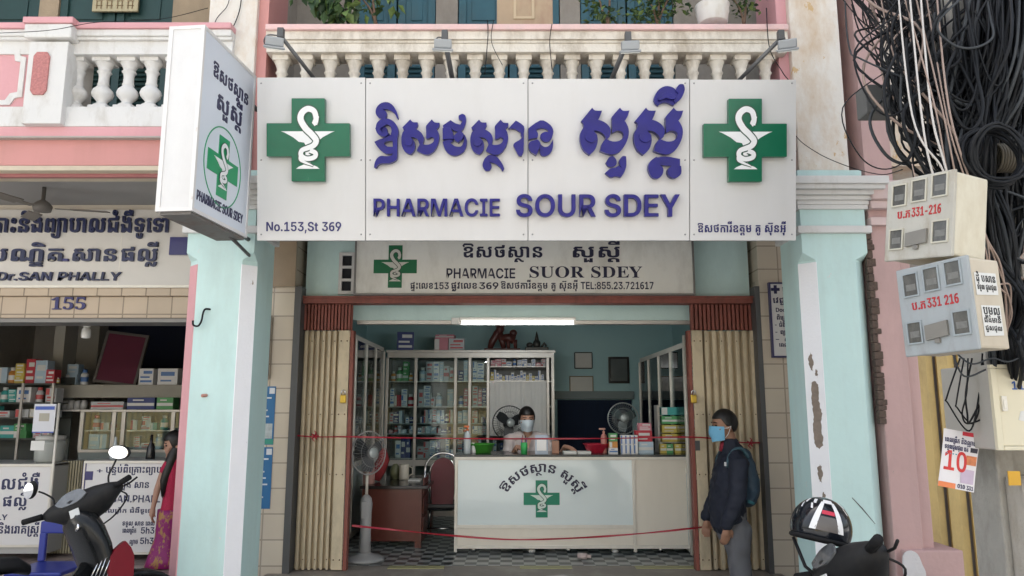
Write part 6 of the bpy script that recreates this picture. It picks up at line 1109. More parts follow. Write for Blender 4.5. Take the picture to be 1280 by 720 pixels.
lo = bpy.data.objects.new('tube_glow', ld); COL.objects.link(lo); lo.parent = tl; lo.location = Vector(((a+b_)/2, ya+.07, Z(402.6, ya)-.01))-org(tl); lo.rotation_euler = (R(90+4), 0, R(0))  # added fill light beside the tube, aimed into the room to brighten it

# ------------------------------------------------------------------ the counter
YCN = 6.95
ct = thing('shop_counter', 'white aluminium and glass sales counter with the pharmacy name and green cross on its front', 'counter', (X(715, 690, YCN), YCN, FLO))
k0, k1, kd = X(568, 630, YCN), X(864, 630, YCN), X(791, 630, YCN); kz0, kz1 = Z(686, YCN), Z(571, YCN)
s = MB(); tt = .028
for x in (k0, kd, k1-tt): s.box(x, x+tt, YCN-.004, YCN+.024, kz0-.03, kz1-.029, .003)
s.box(k0-.004, k1+.004, YCN-.008, YCN+.03, kz1-.028, kz1, .004)
zg = Z(658, YCN)
s.box(k0+tt, kd, YCN-.003, YCN+.022, zg-.02, zg+.012, .003); s.box(k0+tt, k1-tt, YCN-.002, YCN+.022, kz0, kz0+.03, .003)
s.box(k0, k0+.02, YCN+.025, YCN+.55, kz0, kz1-.03); s.box(k1-.02, k1, YCN+.025, YCN+.55, kz0, kz1-.03)
obj('counter_frame', s, M_ALUW, ct)
s = MB(); s.box(k0+tt+.001, kd-.001, YCN+.004, YCN+.014, zg+.013, kz1-.029); obj('glass_front', s, mat('pale_blue_glass', (.72,.80,.80), .06, var=.03, vscale=1.5, coat=.6), ct)
s = MB(); s.box(k0+tt+.001, kd-.001, YCN+.006, YCN+.016, kz0+.031, zg-.021); s.box(kd+tt+.001, k1-tt-.001, YCN+.006, YCN+.016, kz0+.031, kz1-.029)
obj('cream_panel', s, mat('cream_laminate', (.74,.69,.60), .4, var=.07, vscale=3, stretch=(3,1,.4)), ct)
s = MB(); s.box(k0-.006, k1+.006, YCN-.01, YCN+.58, kz1+.001, kz1+.018, .004); obj('counter_top', s, mat('dark_counter_top', (.05,.055,.055), .2), ct)
for px in (592, 711, 826):
    s = MB(); x = X(px, 690, YCN+.1); s.cyl((x, YCN+.1, FLO+.001), (x, YCN+.1, kz0-.001), .022, 12); obj('leg', s, M_CHROME, ct)
    s = MB(); s.cyl((x, YCN+.5, FLO+.001), (x, YCN+.5, kz0+.03), .022, 12); obj('leg', s, M_CHROME, ct)
# arched name and cross on the glass
yy = YCN+.0035
Fc = plane(yy); ax0, ax1 = X(627, 605, yy), X(733, 605, yy); acx = X(677, 630, yy)
s = MB(); rad = .36; half = .385
cz_ = Z(590, yy)-rad
letters(s, 'ឱសថស្ថាន សួស្តី', Fc, -half, half, 0, .125/1000, h=.003, arc=(acx+.005, cz_, rad)); obj('arched_name', s, M_NAVP, ct)
emblem(Fc, X(677, 623, yy), Z(623.5, yy), (X(700, 623, yy)-X(655, 623, yy))/2, 0, mat('green_vinyl', (.01,.22,.13), .3), mat('pale_vinyl', (.6,.72,.66), .4), ct, depth=.003, raised_=False, name='vinyl_cross', inner=.33)
# what stands on the counter
kt = kz1+.019
def bottle(px, Y, h, r, m_, capm, label, cat='bottle', trigger=False, name='pump_bottle'):
    x = X(px, 560, Y); b = thing(name, label, cat, (x, Y, kt))
    s = MB(); s.lathe([(r*.95, 0), (r, .01), (r, h*.62), (r*.85, h*.72), (r*.35, h*.78), (r*.35, h*.82)], (x, Y, kt), 16); obj('bottle', s, m_, b)
    s = MB(); s.lathe([(r*.45, 0), (r*.45, h*.05), (r*.16, h*.06), (r*.16, h*.14)], (x, Y, kt+h*.82), 12); s.box(x-r*1.5 if trigger else x-r*.9, x+r*.5, Y-.012, Y+.012, kt+h*.93, kt+h, .004); obj('pump', s, capm, b)
bottle(584, 7.08, .26, .035, mat('clear_gel', (.45,.5,.52), .15), mat('orange_plastic', (.6,.16,.05), .4), 'clear sanitizer bottle with orange pump at the left end of the counter')
bottle(755, 7.15, .235, .03, mat('pink_plastic', (.45,.18,.15), .4), mat('salmon_plastic', (.55,.28,.22), .4), 'pinkish spray bottle beside the red basin on the counter', trigger=True, name='spray_bottle')
bottle(592, 7.12, .10, .02, mat('white_plastic', (.7,.7,.7), .4), mat('white_plastic', (.7,.7,.7)), 'tiny white bottle between the clear sanitizer and the green bowl')
def bowl(px, Y, r, h, m_, label, name='basin'):
    x = X(px, 562, Y); s = MB(); s.lathe([(r*.68, 0), (r*.72, .004), (r*.97, h-.006), (r*1.05, h), (r*1.05, h+.004), (r*.93, h), (r*.66, .01)], (x, Y, kt), 28); tag(obj(name, s, m_), label, 'bowl')
bowl(602, 7.2, .125, .085, mat('green_plastic', (.05,.27,.03), .35), 'bright green plastic bowl on the left of the counter')
bowl(746, 7.2, .125, .085, mat('crimson_plastic', (.42,.015,.04), .35), 'red plastic basin on the counter in front of the dark doorway')
x = X(655, 560, 7.06); pc = thing('pen_cup', 'green pen cup full of pens in front of the pharmacist', 'cup', (x, 7.06, kt))
s = MB(); s.lathe([(.03, 0), (.031, .105), (.027, .105), (.026, .01)], (x, 7.06, kt), 16); obj('cup', s, mat('green_cup', (.04,.38,.10), .4), pc)
for k in range(6): s = MB(); a = k*1.05; s.cyl((x+.014*math.cos(a), 7.06+.014*math.sin(a), kt+.01), (x+.026*math.cos(a), 7.06+.026*math.sin(a), kt+.15+.01*(k % 3)), .004, 6); obj('pen', s, mat(('pen_a', 'pen_b', 'pen_c')[k % 3], ((.05,.05,.3), (.4,.05,.05), (.02,.02,.02))[k % 3], .4), pc)
x = X(677, 560, 7.05); cd = thing('card_stand', 'white card in a pale blue stand on the counter before the pharmacist', 'card stand', (x, 7.05, kt))
s = MB(); s.box(x-.06, x+.06, 7.05, 7.058, kt, kt+.175, .003); s.box(x-.06, x+.06, 7.03, 7.10, kt, kt+.008); obj('holder', s, mat('pale_blue_acrylic', (.38,.45,.55), .2), cd)
s = MB(); s.box(x-.045, x+.045, 7.046, 7.049, kt+.03, kt+.145); obj('card', s, mat('white_card', (.8,.8,.8), .5), cd)
s = MB(); s.box(X(690, 560, 7.1), X(699, 560, 7.1), 7.1, 7.16, kt, kt+.12, .006); tag(obj('tissue_pack', s, mat('brown_bottle', (.3,.15,.1), .3, var=.3)), 'small brownish pack standing beside the white card on the counter', 'pack')
for px, lab in ((712, 'pad of white paper beside the pharmacist\'s hand'), (730, 'pad of white paper next to the red basin')):
    s = MB(); x = X(px, 567, 7.1); s.box(x-.06, x+.06, 7.03, 7.2, kt, kt+.022, .003); tag(obj('paper_pad', s, mat('paper', (.72,.72,.70), .7)), lab, 'paper pad')
# right end of the counter, stacked with packets
xx = X(766, 560, 7.1)
carton('green', .075, .075, .07, (xx, 7.05, kt+.115), 0, 'green carton on top of the little stack right of the red basin', None, lay=1); carton('white', .08, .055, .07, (xx, 7.05, kt), 0, 'white carton at the bottom of the little stack right of the red basin', None, lay=0); carton('orange', .076, .055, .07, (xx, 7.05, kt+.057), 0, 'orange and white carton in the middle of the little stack right of the red basin', None, lay=2)
xx = X(786, 560, 7.1)
for r_ in range(2):
    for k in range(4): carton('white', .037, .085, .06, (xx-.06+.04*k, 7.06, kt+.087*r_), 0, 'slim white carton in the two rows of white packets on the counter', 'slim white cartons in two rows on the counter', lay=2)
xx = X(807, 560, 7.1); carton('pale blue', .14, .11, .1, (xx, 7.08, kt), 0, 'blue printed box on the counter under the red packet', None, lay=0); carton('red', .15, .10, .1, (xx-.01, 7.10, kt+.111), .05, 'red printed packet lying on the blue box on the counter', None, lay=1)
carton('pink', .12, .07, .08, (xx, 7.10, kt+.212), 0, 'pinkish packet topmost on the blue and red boxes', None, lay=3)
for k, px in enumerate((828, 836, 846)):
    carton(('yellow', 'green', 'yellow')[k], .06, .085, .06, (X(px, 560, 7.2), 7.15, kt), 0, ('yellow', 'dark green', 'tan')[k]+' tin-like carton at the right end of the counter', None, lay=0)
for r_ in range(4):
    carton(('yellow', 'yellow', 'green', 'teal')[r_], .16, .075, .1, (X(838, 540, 7.3), 7.3, kt+.10+.085*r_), 0, ('lowest', 'second', 'third', 'topmost')[r_]+' of the flat packets stacked behind the tins on the counter end', None, lay=(0, 1, 0, 2)[r_])
s = MB(); s.box(X(822, 540, 7.3), X(850, 540, 7.3), 7.28, 7.45, kt+.089, kt+.098); s.box(X(822, 540, 7.3), X(822, 540, 7.3)+.012, 7.28, 7.45, kt, kt+.45); tag(obj('rack', s, M_ALU), 'thin aluminium rack holding packets at the right counter end', 'rack')
# litter under the counter
s = MB(); s.cyl((X(722, 702, 6.75), 6.72, FLO+.03), (X(733, 702, 6.75), 6.70, FLO+.03), .026, 12); s.cyl((X(733, 702, 6.75)+.001, 6.70, FLO+.03), (X(738, 702, 6.75), 6.69, FLO+.03), .014, 10); tag(obj('plastic_bottle', s, mat('red_white_label', (.55,.45,.43), .4, var=.4, vscale=14)), 'small white and red plastic bottle lying on the floor below the counter', 'bottle')
for px, lab in ((665, 'crumpled white scrap on the floor under the counter, leftmost'), (770, 'pale scrap of paper on the floor under the right half of the counter')):
    s = MB(); x = X(px, 697, 6.95); s.ell((x, 7.0, FLO+.022), (.035,.03,.022), 8, 6); tag(obj('paper_scrap', s, mat('scrap', (.55,.55,.53), .8, bump=1., bscale=20)), lab, 'litter')

# ------------------------------------------------------------------ furniture and fans
def fan_head(f, c, r, axis, m_cage, m_blade, m_hub, nw=36):
    """cage, three blades and motor of a fan at c, blowing along axis"""
    az = Vector(axis).normalized(); M = Matrix.Translation(c) @ az.to_track_quat('Z', 'Y').to_matrix().to_4x4()
    s = MB()
    for rr, zz in ((r, 0), (r*.66, .05), (r*.3, .062), (r*.66, -.05)):
        s.tube([M @ Vector((rr*math.cos(2*math.pi*k/28), rr*math.sin(2*math.pi*k/28), zz)) for k in range(28)], .007 if rr == r else .002, 5, closed=True)
    for k in range(nw):
        a = 2*math.pi*k/nw; P = lambda rr, zz: M @ Vector((rr*math.cos(a), rr*math.sin(a), zz))
        s.tube([P(r*.12, .066), P(r*.5, .06), P(r*.85, .035), P(r, 0), P(r*.8, -.04), P(r*.25, -.06)], .0013, 3)
    obj('fan_cage', s, m_cage, f)
    s = MB()
    for k in range(3):
        a = 2*math.pi*k/3+.4; vs = []
        for i in range(6):
            rr = r*(.15+.72*i/5); w_ = r*(.16+.42*math.sin(math.pi*(.2+.6*i/5)))
            for j, sg in ((0, -1), (1, 1)): vs.append(M @ Vector((rr*math.cos(a)-sg*w_*.5*math.sin(a), rr*math.sin(a)+sg*w_*.5*math.cos(a), .018*sg)))
        s.add(vs, [(2*i, 2*i+1, 2*i+3, 2*i+2) for i in range(5)])
    obj('fan_blades', s, m_blade, f)
    s = MB(); s.lathe([(.02, .035), (r*.22, .03), (r*.22, -.02), (r*.26, -.04), (r*.28, -.13), (r*.18, -.18)], (0,0,0), 16, M=M); obj('fan_motor', s, m_hub, f)
    s = MB(); s.lathe([(r*.24, .062), (r*.24, .07), (r*.05, .073)], (0,0,0), 20, M=M); obj('fan_badge', s, mat('pale_badge', (.5,.55,.55), .3, .2), f)
M_FGREY = mat('fan_grey_plastic', (.36,.36,.36), .4, var=.06); M_FDK = mat('fan_dark_blade', (.03,.035,.04), .35)
YF_ = 6.62; fc = at(461, 566, YF_)
pf = thing('pedestal_fan', 'grey pedestal fan with dark blades turned aside, left of the counter', 'fan', (fc.x, YF_, FLO))
fan_head(pf, fc, .185, (.72, -.62, .05), M_FGREY, M_FDK, M_FDK)
s = MB(); xb = fc.x-.02; s.cyl((xb, YF_+.06, Z(625, YF_)), (xb, YF_+.06, fc.z-.04), .013, 10); obj('pole', s, M_ALUW, pf)
s = MB(); s.lathe([(.055, 0), (.047, .18), (.05, .35), (.055, .42), (.045, .47), (.02, .50)], (xb, YF_+.06, FLO+.05), 18); s.box(xb-.03, xb+.03, YF_-.0, YF_+.02, FLO+.36, FLO+.5, .006); obj('control_column', s, M_FGREY, pf)
s = MB(); s.lathe([(.165, 0), (.17, .012), (.15, .03), (.07, .05), (.05, .07)], (xb, YF_+.06, FLO+.001), 28); obj('fan_base', s, M_FGREY, pf)
fc = at(779, 523, 8.1)
f2 = thing('pedestal_fan', 'standing fan with thin wire cage facing the street, behind the red basin', 'fan', (fc.x, 8.1, FLO))
fan_head(f2, fc, .165, (0, -1, .05), mat('fan_wire', (.35,.38,.38), .35, .5), mat('fan_teal_blade', (.05,.085,.09), .3), M_FDK, 44)
s = MB(); s.cyl((fc.x+.02, 8.2, FLO+.5), (fc.x+.02, 8.2, fc.z-.03), .014, 10); s.lathe([(.05, 0), (.045, .5)], (fc.x+.02, 8.2, FLO+.03), 14); s.lathe([(.19, 0), (.17, .03), (.05, .05)], (fc.x+.02, 8.2, FLO+.001), 24); obj('pole', s, M_FGREY, f2)
fc = at(637, 529, 8.75)
f3 = thing('wall_fan', 'dark round fan just behind the pharmacist\'s shoulder', 'fan', (fc.x, 8.75, fc.z))
fan_head(f3, fc, .2, (.2, -1, .1), M_FDK, M_FDK, M_BLACK, 40); s = MB(); s.cyl((fc.x, 8.85, FLO+.5), (fc.x, 8.85, fc.z), .018, 8); s.lathe([(.2, 0), (.18, .03), (.04, .06), (.03, .52)], (fc.x, 8.85, FLO+.001), 20); obj('pole', s, M_FDK, f3)
# desk
YE = 7.25
dk = thing('desk', 'reddish brown wooden desk with a dark top at the left, behind the pedestal fan', 'desk', (X(490, 690, YE), YE, FLO))
e0, e1, ez_ = X(452, 640, YE), X(527, 640, YE), Z(607, YE)
s = MB(); s.box(e0-.02, e1+.06, YE-.03, YE+1.15, ez_-.03, ez_, .006); obj('desk_top', s, mat('dark_desk_top', (.03,.025,.024), .18), dk)
s = MB(); s.box(e0, e1, YE, YE+.025, FLO+.06, ez_-.031); s.box(e0, e0+.02, YE+.026, YE+1.1, FLO+.04, ez_-.031); s.box(e1-.02, e1, YE+.026, YE+.5, FLO+.04, ez_-.031); s.box(e1-.06, e1, YE-.002, YE+.05, FLO+.001, FLO+.059); s.box(e0, e0+.06, YE-.002, YE+.05, FLO+.001, FLO+.059); s.box(e1-.02, e1, YE+.9, YE+1.1, FLO+.001, ez_-.031); obj('desk_body', s, M_WOOD, dk)
for k in range(3):
    s = MB(); s.box(e1+.0005, e1+.012, YE+.06, YE+.46, FLO+.12+.18*k, FLO+.27+.18*k, .004); dr = obj('drawer', s, M_WOOD, dk); s = MB(); s.ell((e1+.02, YE+.26, FLO+.2+.18*k), (.009,.02,.009), 8, 6); obj('handle', s, M_CHROME, dr)
x = X(461, 600, YE+.15); s = MB(); s.lathe([(.055, 0), (.058, .01), (.058, .13), (.05, .16)], (x, YE+.15, ez_+.001), 18); jar = tag(obj('jar', s, mat('pinkish_jar', (.45,.25,.22), .3, var=.2)), 'squat pinkish jar on the desk beneath the fan', 'jar'); s = MB(); s.lathe([(.053, .161), (.053, .19)], (x, YE+.15, ez_), 18); obj('lid', s, mat('silver_lid', (.5,.5,.5), .3, .7), jar)
x = X(505, 595, YE+.6); s = MB(); s.lathe([(.05, 0), (.052, .01), (.05, .15), (.046, .155), (.044, .02)], (x, YE+.6, ez_+.001), 18); mug = tag(obj('mug', s, mat('cream_enamel', (.6,.56,.48), .3)), 'cream mug with a handle on the dark desk top', 'mug')
s = MB(); s.tube([(x+.05, YE+.6, ez_+.13), (x+.085, YE+.6, ez_+.12), (x+.09, YE+.6, ez_+.06), (x+.05, YE+.6, ez_+.035)], .007, 8); obj('handle', s, mat('cream_enamel', (.6,.56,.48)), mug)
s = MB(); s.lathe([(.05, 0), (.06, .08), (.035, .13), (.02, .15)], (X(494, 595, YE+.7), YE+.7, ez_+.001), 14); tag(obj('teapot', s, mat('olive_pot', (.16,.17,.09), .3)), 'small olive pot beside the cream mug on the desk', 'pot')
s = MB(); x = X(519, 600, YE+.5); s.box(x-.06, x+.06, YE+.4, YE+.55, ez_+.001, ez_+.015); tag(obj('notepad', s, mat('paper', (.72,.72,.70))), 'white notepad lying on the right edge of the desk', 'notepad')
s = MB(); x = X(475, 600, YE+.35); s.tube([(x-.05, YE+.35, ez_+.02), (x-.02, YE+.36, ez_+.12), (x+.03, YE+.36, ez_+.22), (x+.02, YE+.36, ez_+.33)], [.05,.075,.06,.03], 10); tag(obj('red_bag', s, mat('red_cloth', (.30,.03,.035), .8, var=.4, vscale=25)), 'soft red patterned bag leaning on the desk beside the jar', 'bag')
# chair
YG = 7.75; xc = X(553, 640, YG); sz = Z(634, YG)
ch = thing('chair', 'chrome framed chair with tall rounded maroon back beside the counter', 'chair', (xc, YG, FLO))
hw = .185; bt = Z(566, YG+.05)
s = MB(); arcp = [Vector((xc-hw*.86, YG-.02, FLO+.01)), Vector((xc-hw*.95, YG-.02, sz)), Vector((xc-hw, YG-.0, sz+.25))]+[Vector((xc-hw*math.cos(math.pi*k/10), YG+.03, bt-.17+.17*math.sin(math.pi*k/10))) for k in range(11)]+[Vector((xc+hw, YG, sz+.25)), Vector((xc+hw*.95, YG-.02, sz)), Vector((xc+hw*.86, YG-.02, FLO+.01))]
s.tube(spline(arcp, 4), .012, 8); s.tube(spline([Vector((xc-hw*.72*math.cos(math.pi*k/8), YG+.02, bt-.19+.13*math.sin(math.pi*k/8))) for k in range(9)], 3), .008, 6)
for sg in (-1, 1):
    for q_ in range(3): s.tube([(xc+sg*hw*(.68+.1*q_), YG+.01, sz+.03), (xc+sg*hw*(.7+.1*q_), YG+.02, bt-.2)], .006, 6)
    s.tube([(xc+sg*hw*.9, YG+.38, sz-.02), (xc+sg*hw*.95, YG+.40, FLO+.01)], .012, 8)
s.tube([(xc-hw*.9, YG-.02, FLO+.1), (xc+hw*.9, YG-.02, FLO+.1)], .009, 6); obj('chair_frame', s, M_CHROME, ch)
s = MB(); bp_ = smoothpts([(xc-.105, sz+.03), (xc+.105, sz+.03), (xc+.125, bt-.24), (xc+.10, bt-.11), (xc+.04, bt-.055), (xc-.04, bt-.055), (xc-.10, bt-.11), (xc-.125, bt-.24)], 4); s.poly(bp_, .03, plane(YG+.03)); obj('backrest', s, mat('maroon_vinyl', (.13,.012,.025), .4, var=.2), ch, bevel=.008)
s = MB(); s.box(xc-.2, xc+.2, YG-.0, YG+.4, sz-.03, sz+.03, .025); obj('seat', s, mat('black_vinyl', (.015,.015,.017), .4), ch)
# red tapes strung across the entrance
M_TAPE = mat('red_plastic_tape', (.33,.012,.028), .35, var=.3, vscale=9)
def tape(pts, w, label, sub=8):
    P = spline([at(px, py, Y) for px, py, Y in pts], sub); s = MB(); vs = []
    for i, p in enumerate(P):
        a = .6*math.sin(i*.35); ww = w*(.6+.4*abs(math.sin(i*.21+1)))
        vs += [p+Vector((0, math.sin(a)*ww/2-.001, math.cos(a)*ww/2)), p-Vector((0, math.sin(a)*ww/2+.001, math.cos(a)*ww/2))]
    s.add(vs, [(2*i, 2*i+1, 2*i+3, 2*i+2) for i in range(len(P)-1)]); s.add([v+Vector((0, .002, 0)) for v in vs], [(2*i+2, 2*i+3, 2*i+1, 2*i) for i in range(len(P)-1)])
    return tag(obj('barrier_tape', s, M_TAPE), label, 'tape')
yt = YD-.085
tape([(358, 543, yt), (392, 546, yt), (437, 546, yt), (520, 547.5, yt), (640, 548.5, yt), (760, 548, yt), (868, 546.5, yt), (925, 553, yt), (962, 553, yt)], .014, 'upper red tape strung chest high across the shop entrance')
tape([(440, 657, yt), (490, 662, yt), (560, 669, yt), (640, 674.5, yt), (720, 672.5, yt), (800, 667, yt), (868, 660, yt), (905, 655, yt), (935, 652, yt)], .017, 'lower red tape sagging across the entrance in front of the counter')
for px, py, lab in ((394, 545, 'red knot of tape tied on the left shutter'), (938, 554, 'red knot of tape tied on the right shutter behind the backpack')):
    s = MB(); p = at(px, py, yt-.02)
    for k in range(5): a = k*1.3; s.tube([p, p+Vector((.03*math.cos(a), -.01, .03*math.sin(a))), p+Vector((.012*math.cos(a+.8), -.012, .045*math.sin(a+.5)))], [.007,.006,.003], 6)
    tag(obj('tape_knot', s, M_TAPE), lab, 'knot')
# brass padlocks
for px, py, lab, side in ((429, 497, 'brass padlock hanging on the left shutter\'s edge', -1), (867, 497, 'brass padlock hanging on the right shutter\'s edge', 1)):
    p = at(px, py, YD-.09); pl = thing('padlock', lab, 'padlock', p)
    s = MB(); s.box(p.x-.024, p.x+.024, p.y-.014, p.y+.014, p.z-.045, p.z+.022, .008); obj('lock_body', s, mat('brass', (.60,.40,.06), .3, .6, var=.2), pl)
    s = MB(); s.tube([(p.x-.015, p.y, p.z+.02), (p.x-.015, p.y, p.z+.05), (p.x, p.y, p.z+.065), (p.x+.015, p.y, p.z+.05), (p.x+.015, p.y, p.z+.02)], .005, 6); obj('shackle', s, M_CHROME, pl)
s = MB(); p = at(872, 557, YD-.08); s.box(p.x-.02, p.x+.02, p.y, p.y+.004, p.z-.04, p.z+.04); s.box(p.x-.012, p.x+.012, p.y-.003, p.y-.0005, p.z-.03, p.z+.02); tag(obj('lock_plate', s, [M_DARK]), 'small dark lock plate on the edge of the right shutter', 'lock plate')
# ------------------------------------------------------------------ inside the clinic next door
M_PANEL = mat('white_counter_panel', (.70,.69,.69), .35, var=.03); M_NAVT = mat('navy_text', (.02,.025,.09), .45)
YV = 6.75
def clinic_counter(px0, px1, py0, py1, lab, nm):
    a, b_, c0, c1 = X(px0, 640, YV), X(px1, 640, YV), Z(py1, YV), Z(py0, YV)
    c = thing('display_counter', lab, 'counter', ((a+b_)/2, YV, FLO-.02))
    s = MB(); s.box(a, b_, YV+.012, YV+.5, FLO+.04, c1-.005); obj('counter_body', s, mat('counter_grey', (.4,.4,.39), .5), c)
    s = MB(); s.box(a+.015, b_-.015, YV, YV+.011, c0, c1-.03); obj('sign_panel', s, M_PANEL, c)
    s = MB(); s.box(a, b_, YV-.012, YV+.52, c1-.029, c1-.006, .004); s.box(a, a+.014, YV-.006, YV+.011, c0, c1-.03); s.box(b_-.014, b_, YV-.006, YV+.011, c0, c1-.03); s.box(a, b_, YV-.006, YV+.011, c0-.02, c0-.001); obj('counter_frame', s, M_ALUW, c)
    for x in (a+.08, b_-.08): s = MB(); s.cyl((x, YV+.1, FLO-.019), (x, YV+.1, FLO+.039), .03, 10); obj('leg', s, M_DARK, c)
    return c
ca = clinic_counter(-70, 61, 579, 681, 'left white clinic counter with big navy Khmer lettering, beside the white pole', 1)
s = MB(); letters_px(s, 'ព្យាបាលជំងឺ', -46, 48, 612, 599, YV, h=.003, cap=560); letters_px(s, 'សាន ផល្លី', -40, 33, 633, 622, YV, h=.003, cap=560); letters_px(s, 'PHALLY', -32, 9, 650, 643, YV, h=.003, cap=727); letters_px(s, 'ភារ និងរោគស្ត្រី', -24, 48, 667, 658, YV, h=.003, cap=560); obj('printed_lettering', s, M_NAVT, ca)
cb = clinic_counter(100, 222, 575, 690, 'right white clinic counter with small Khmer lettering and a blue cross, behind the scooter', 2)
s = MB(); letters_px(s, '+', 121, 128, 591, 585, YV, h=.003); letters_px(s, 'បន្ទប់ពិគ្រោះព្យាបាល', 132, 215, 591, 584, YV, h=.003, cap=560); letters_px(s, 'បណ្ឌិត សាន', 138, 186, 610, 603, YV, h=.003, cap=560); letters_px(s, 'Dr SAN.PHALLY', 124, 208, 628, 619, YV, h=.003, cap=727)
letters_px(s, 'ពេលព្រឹក ជំងឺទូទៅ', 125, 192, 641, 636.5, YV, h=.003, cap=560); letters_px(s, 'ពេលព្រឹក', 153, 170, 666, 661, YV, h=.003, cap=560); letters_px(s, '5h30', 176, 199, 667, 659, YV, h=.003, cap=727); letters_px(s, 'ល្ងាច', 162, 172, 680, 675, YV, h=.003, cap=560); letters_px(s, '5h30', 175, 198, 680, 672, YV, h=.003, cap=727); letters_px(s, 'ទទួល សាន ពេល', 153, 193, 657, 652, YV, h=.003, cap=560); obj('printed_lettering', s, M_NAVT, cb)
s = MB(); s.box(X(101, 620, YV), X(105, 620, YV), YV-.004, YV-.0005, Z(684, YV), Z(579, YV)); s.box(X(105, 620, YV)+.001, X(114, 620, YV), YV-.004, YV-.0005, Z(600, YV), Z(589, YV)); obj('blue_cross_arm', s, mat('royal_blue', (.02,.02,.14)), cb)
s = MB(); xq = X(65, 600, 6.6); s.cyl((xq, 6.6, FLO-.019), (xq, 6.6, Z(504, 6.6)), .012, 10); pole_ = tag(obj('pole', s, M_ALUW), 'thin white upright pole between the two clinic counters', 'pole')
nt = thing('notice', 'white notice with blue heading fixed to the thin white pole', 'notice', (X(55, 524, 6.59), 6.585, Z(541, 6.59)))
a, b_, c0, c1 = X(42, 524, 6.58), X(69, 524, 6.58), Z(541, 6.58), Z(505, 6.58)
s = MB(); s.box(a, b_, 6.575, 6.58, c0, c1); obj('sheet', s, mat('notice_paper', (.62,.63,.68), .4), nt)
s = MB(); s.box(a+.01, b_-.01, 6.573, 6.5745, c1-.05, c1-.02); s.box(a+.0, b_, 6.573, 6.5745, c0, c0+.01); obj('blue_heading', s, mat('blue_print', (.05,.1,.4), .5), nt)
s = MB(); s.box(a+.05, b_-.05, 6.573, 6.5745, c0+.1, c1-.08); obj('pale_square', s, mat('beige_print', (.38,.36,.3), .5), nt)
s = MB(); s.box(X(39, 555, 6.58), X(56, 555, 6.58), 6.575, 6.58, Z(563, 6.58), Z(551, 6.58), .002); tag(obj('paper_slip', s, mat('paper', (.72,.72,.70))), 'small white paper slip below the notice on the pole', 'paper')
kx, ky, kz = X(62, 565, 6.95), 6.95, Z(579, YV)-.005
s = MB(); s.lathe([(.10, 0), (.12, .02), (.125, .17), (.118, .2)], (kx, ky, kz), 20); jr = tag(obj('plastic_jar', s, mat('clear_jar', (.42,.44,.42), .15)), 'large clear plastic jar with white lid on the left clinic counter', 'jar'); s = MB(); s.lathe([(.122, .201), (.122, .235), (.1, .24)], (kx, ky, kz), 20); obj('lid', s, mat('white_lid', (.6,.6,.58), .4), jr)
# cream folded shutter between the counters
s = MB(); a, b_ = X(68, 620, 7.0), X(99, 620, 7.0); n = 9; w = (b_-a)/n
for k in range(n): s.box(a+w*k+.003, a+w*(k+.6), 6.985, 7.0, FLO, Z(576, 7)); s.box(a+w*(k+.62), a+w*(k+1)-.001, 7.005, 7.02, FLO, Z(576, 7))
tag(obj('corrugated_panel', s, mat('cream_corrugated', (.42,.38,.26), .5, var=.1)), 'cream corrugated panel in the gap between the two clinic counters', 'panel')
# blue plastic chair
xb, yb = X(66, 665, 5.6), 5.6; pc_ = thing('plastic_chair', 'blue plastic chair partly hidden behind the left scooter', 'chair', (xb, yb, PAVE))
M_BLP = mat('blue_plastic', (.015,.03,.25), .35, var=.08)
s = MB(); s.box(xb-.2, xb+.2, yb-.2, yb+.2, PAVE+.38, PAVE+.41, .012); obj('seat', s, M_BLP, pc_)
s = MB(); s.box(xb-.2, xb+.2, yb+.17, yb+.2, Z(672, yb), Z(656, yb), .012); s.box(xb-.2, xb-.15, yb+.17, yb+.2, PAVE+.411, Z(672, yb)+.005, .008); s.box(xb+.15, xb+.2, yb+.17, yb+.2, PAVE+.411, Z(672, yb)+.005, .008); obj('backrest', s, M_BLP, pc_)
for dx in (-.17, .17):
    for dy in (-.17, .17): s = MB(); s.tube([(xb+dx, yb+dy, PAVE+.379), (xb+dx*1.1, yb+dy*1.1, PAVE+.002)], [.022,.016], 8); obj('leg', s, M_BLP, pc_)
# back of the clinic: beam shelf, cabinets, boards
YBK = 8.3
s = MB(); s.box(X(68, 490, YBK), -2.27, YBK, YBK+.4, Z(497, YBK), Z(481, YBK)); s.box(X(62, 450, YBK), X(75, 450, YBK), YBK+.05, YBK+.3, Z(497, YBK)+.01, 2.9); s.box(X(92, 440, 9.2), X(122, 440, 9.2), 9.2, 9.4, FLO, 2.9); obj('beam_shelf', s, mat('shelf_grey', (.38,.36,.31), .7, var=.12), clinic)
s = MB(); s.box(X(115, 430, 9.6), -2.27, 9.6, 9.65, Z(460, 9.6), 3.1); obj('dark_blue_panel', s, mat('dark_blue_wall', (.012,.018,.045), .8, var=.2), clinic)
def board(): 
    M = Matrix.Translation(at(143, 481, YBK+.1)+Vector((0,0,.002))) @ Matrix.Rotation(R(7), 4, 'Y') @ Matrix.Rotation(R(-8), 4, 'X')
    t = thing('board', 'dark red board in a grey frame leaning on the clinic\'s beam shelf', 'board', M.translation)
    w_, h_ = .245, .60
    s = MB(); s.box(-w_+.03, w_-.03, -.012, .01, .03, h_-.03, M=M); obj('board_face', s, mat('dark_red_felt', (.10,.008,.03), .7, var=.1), t)
    s = MB(); 
    for q in ((-w_, w_, 0, .03), (-w_, w_, h_-.03, h_), (-w_, -w_+.03, .03, h_-.03), (w_-.03, w_, .03, h_-.03)): s.box(q[0], q[1], -.018, .015, q[2], q[3], M=M)
    obj('board_frame', s, mat('grey_wood_frame', (.10,.09,.08), .6), t)
board()
zbs = Z(481, YBK)+.002
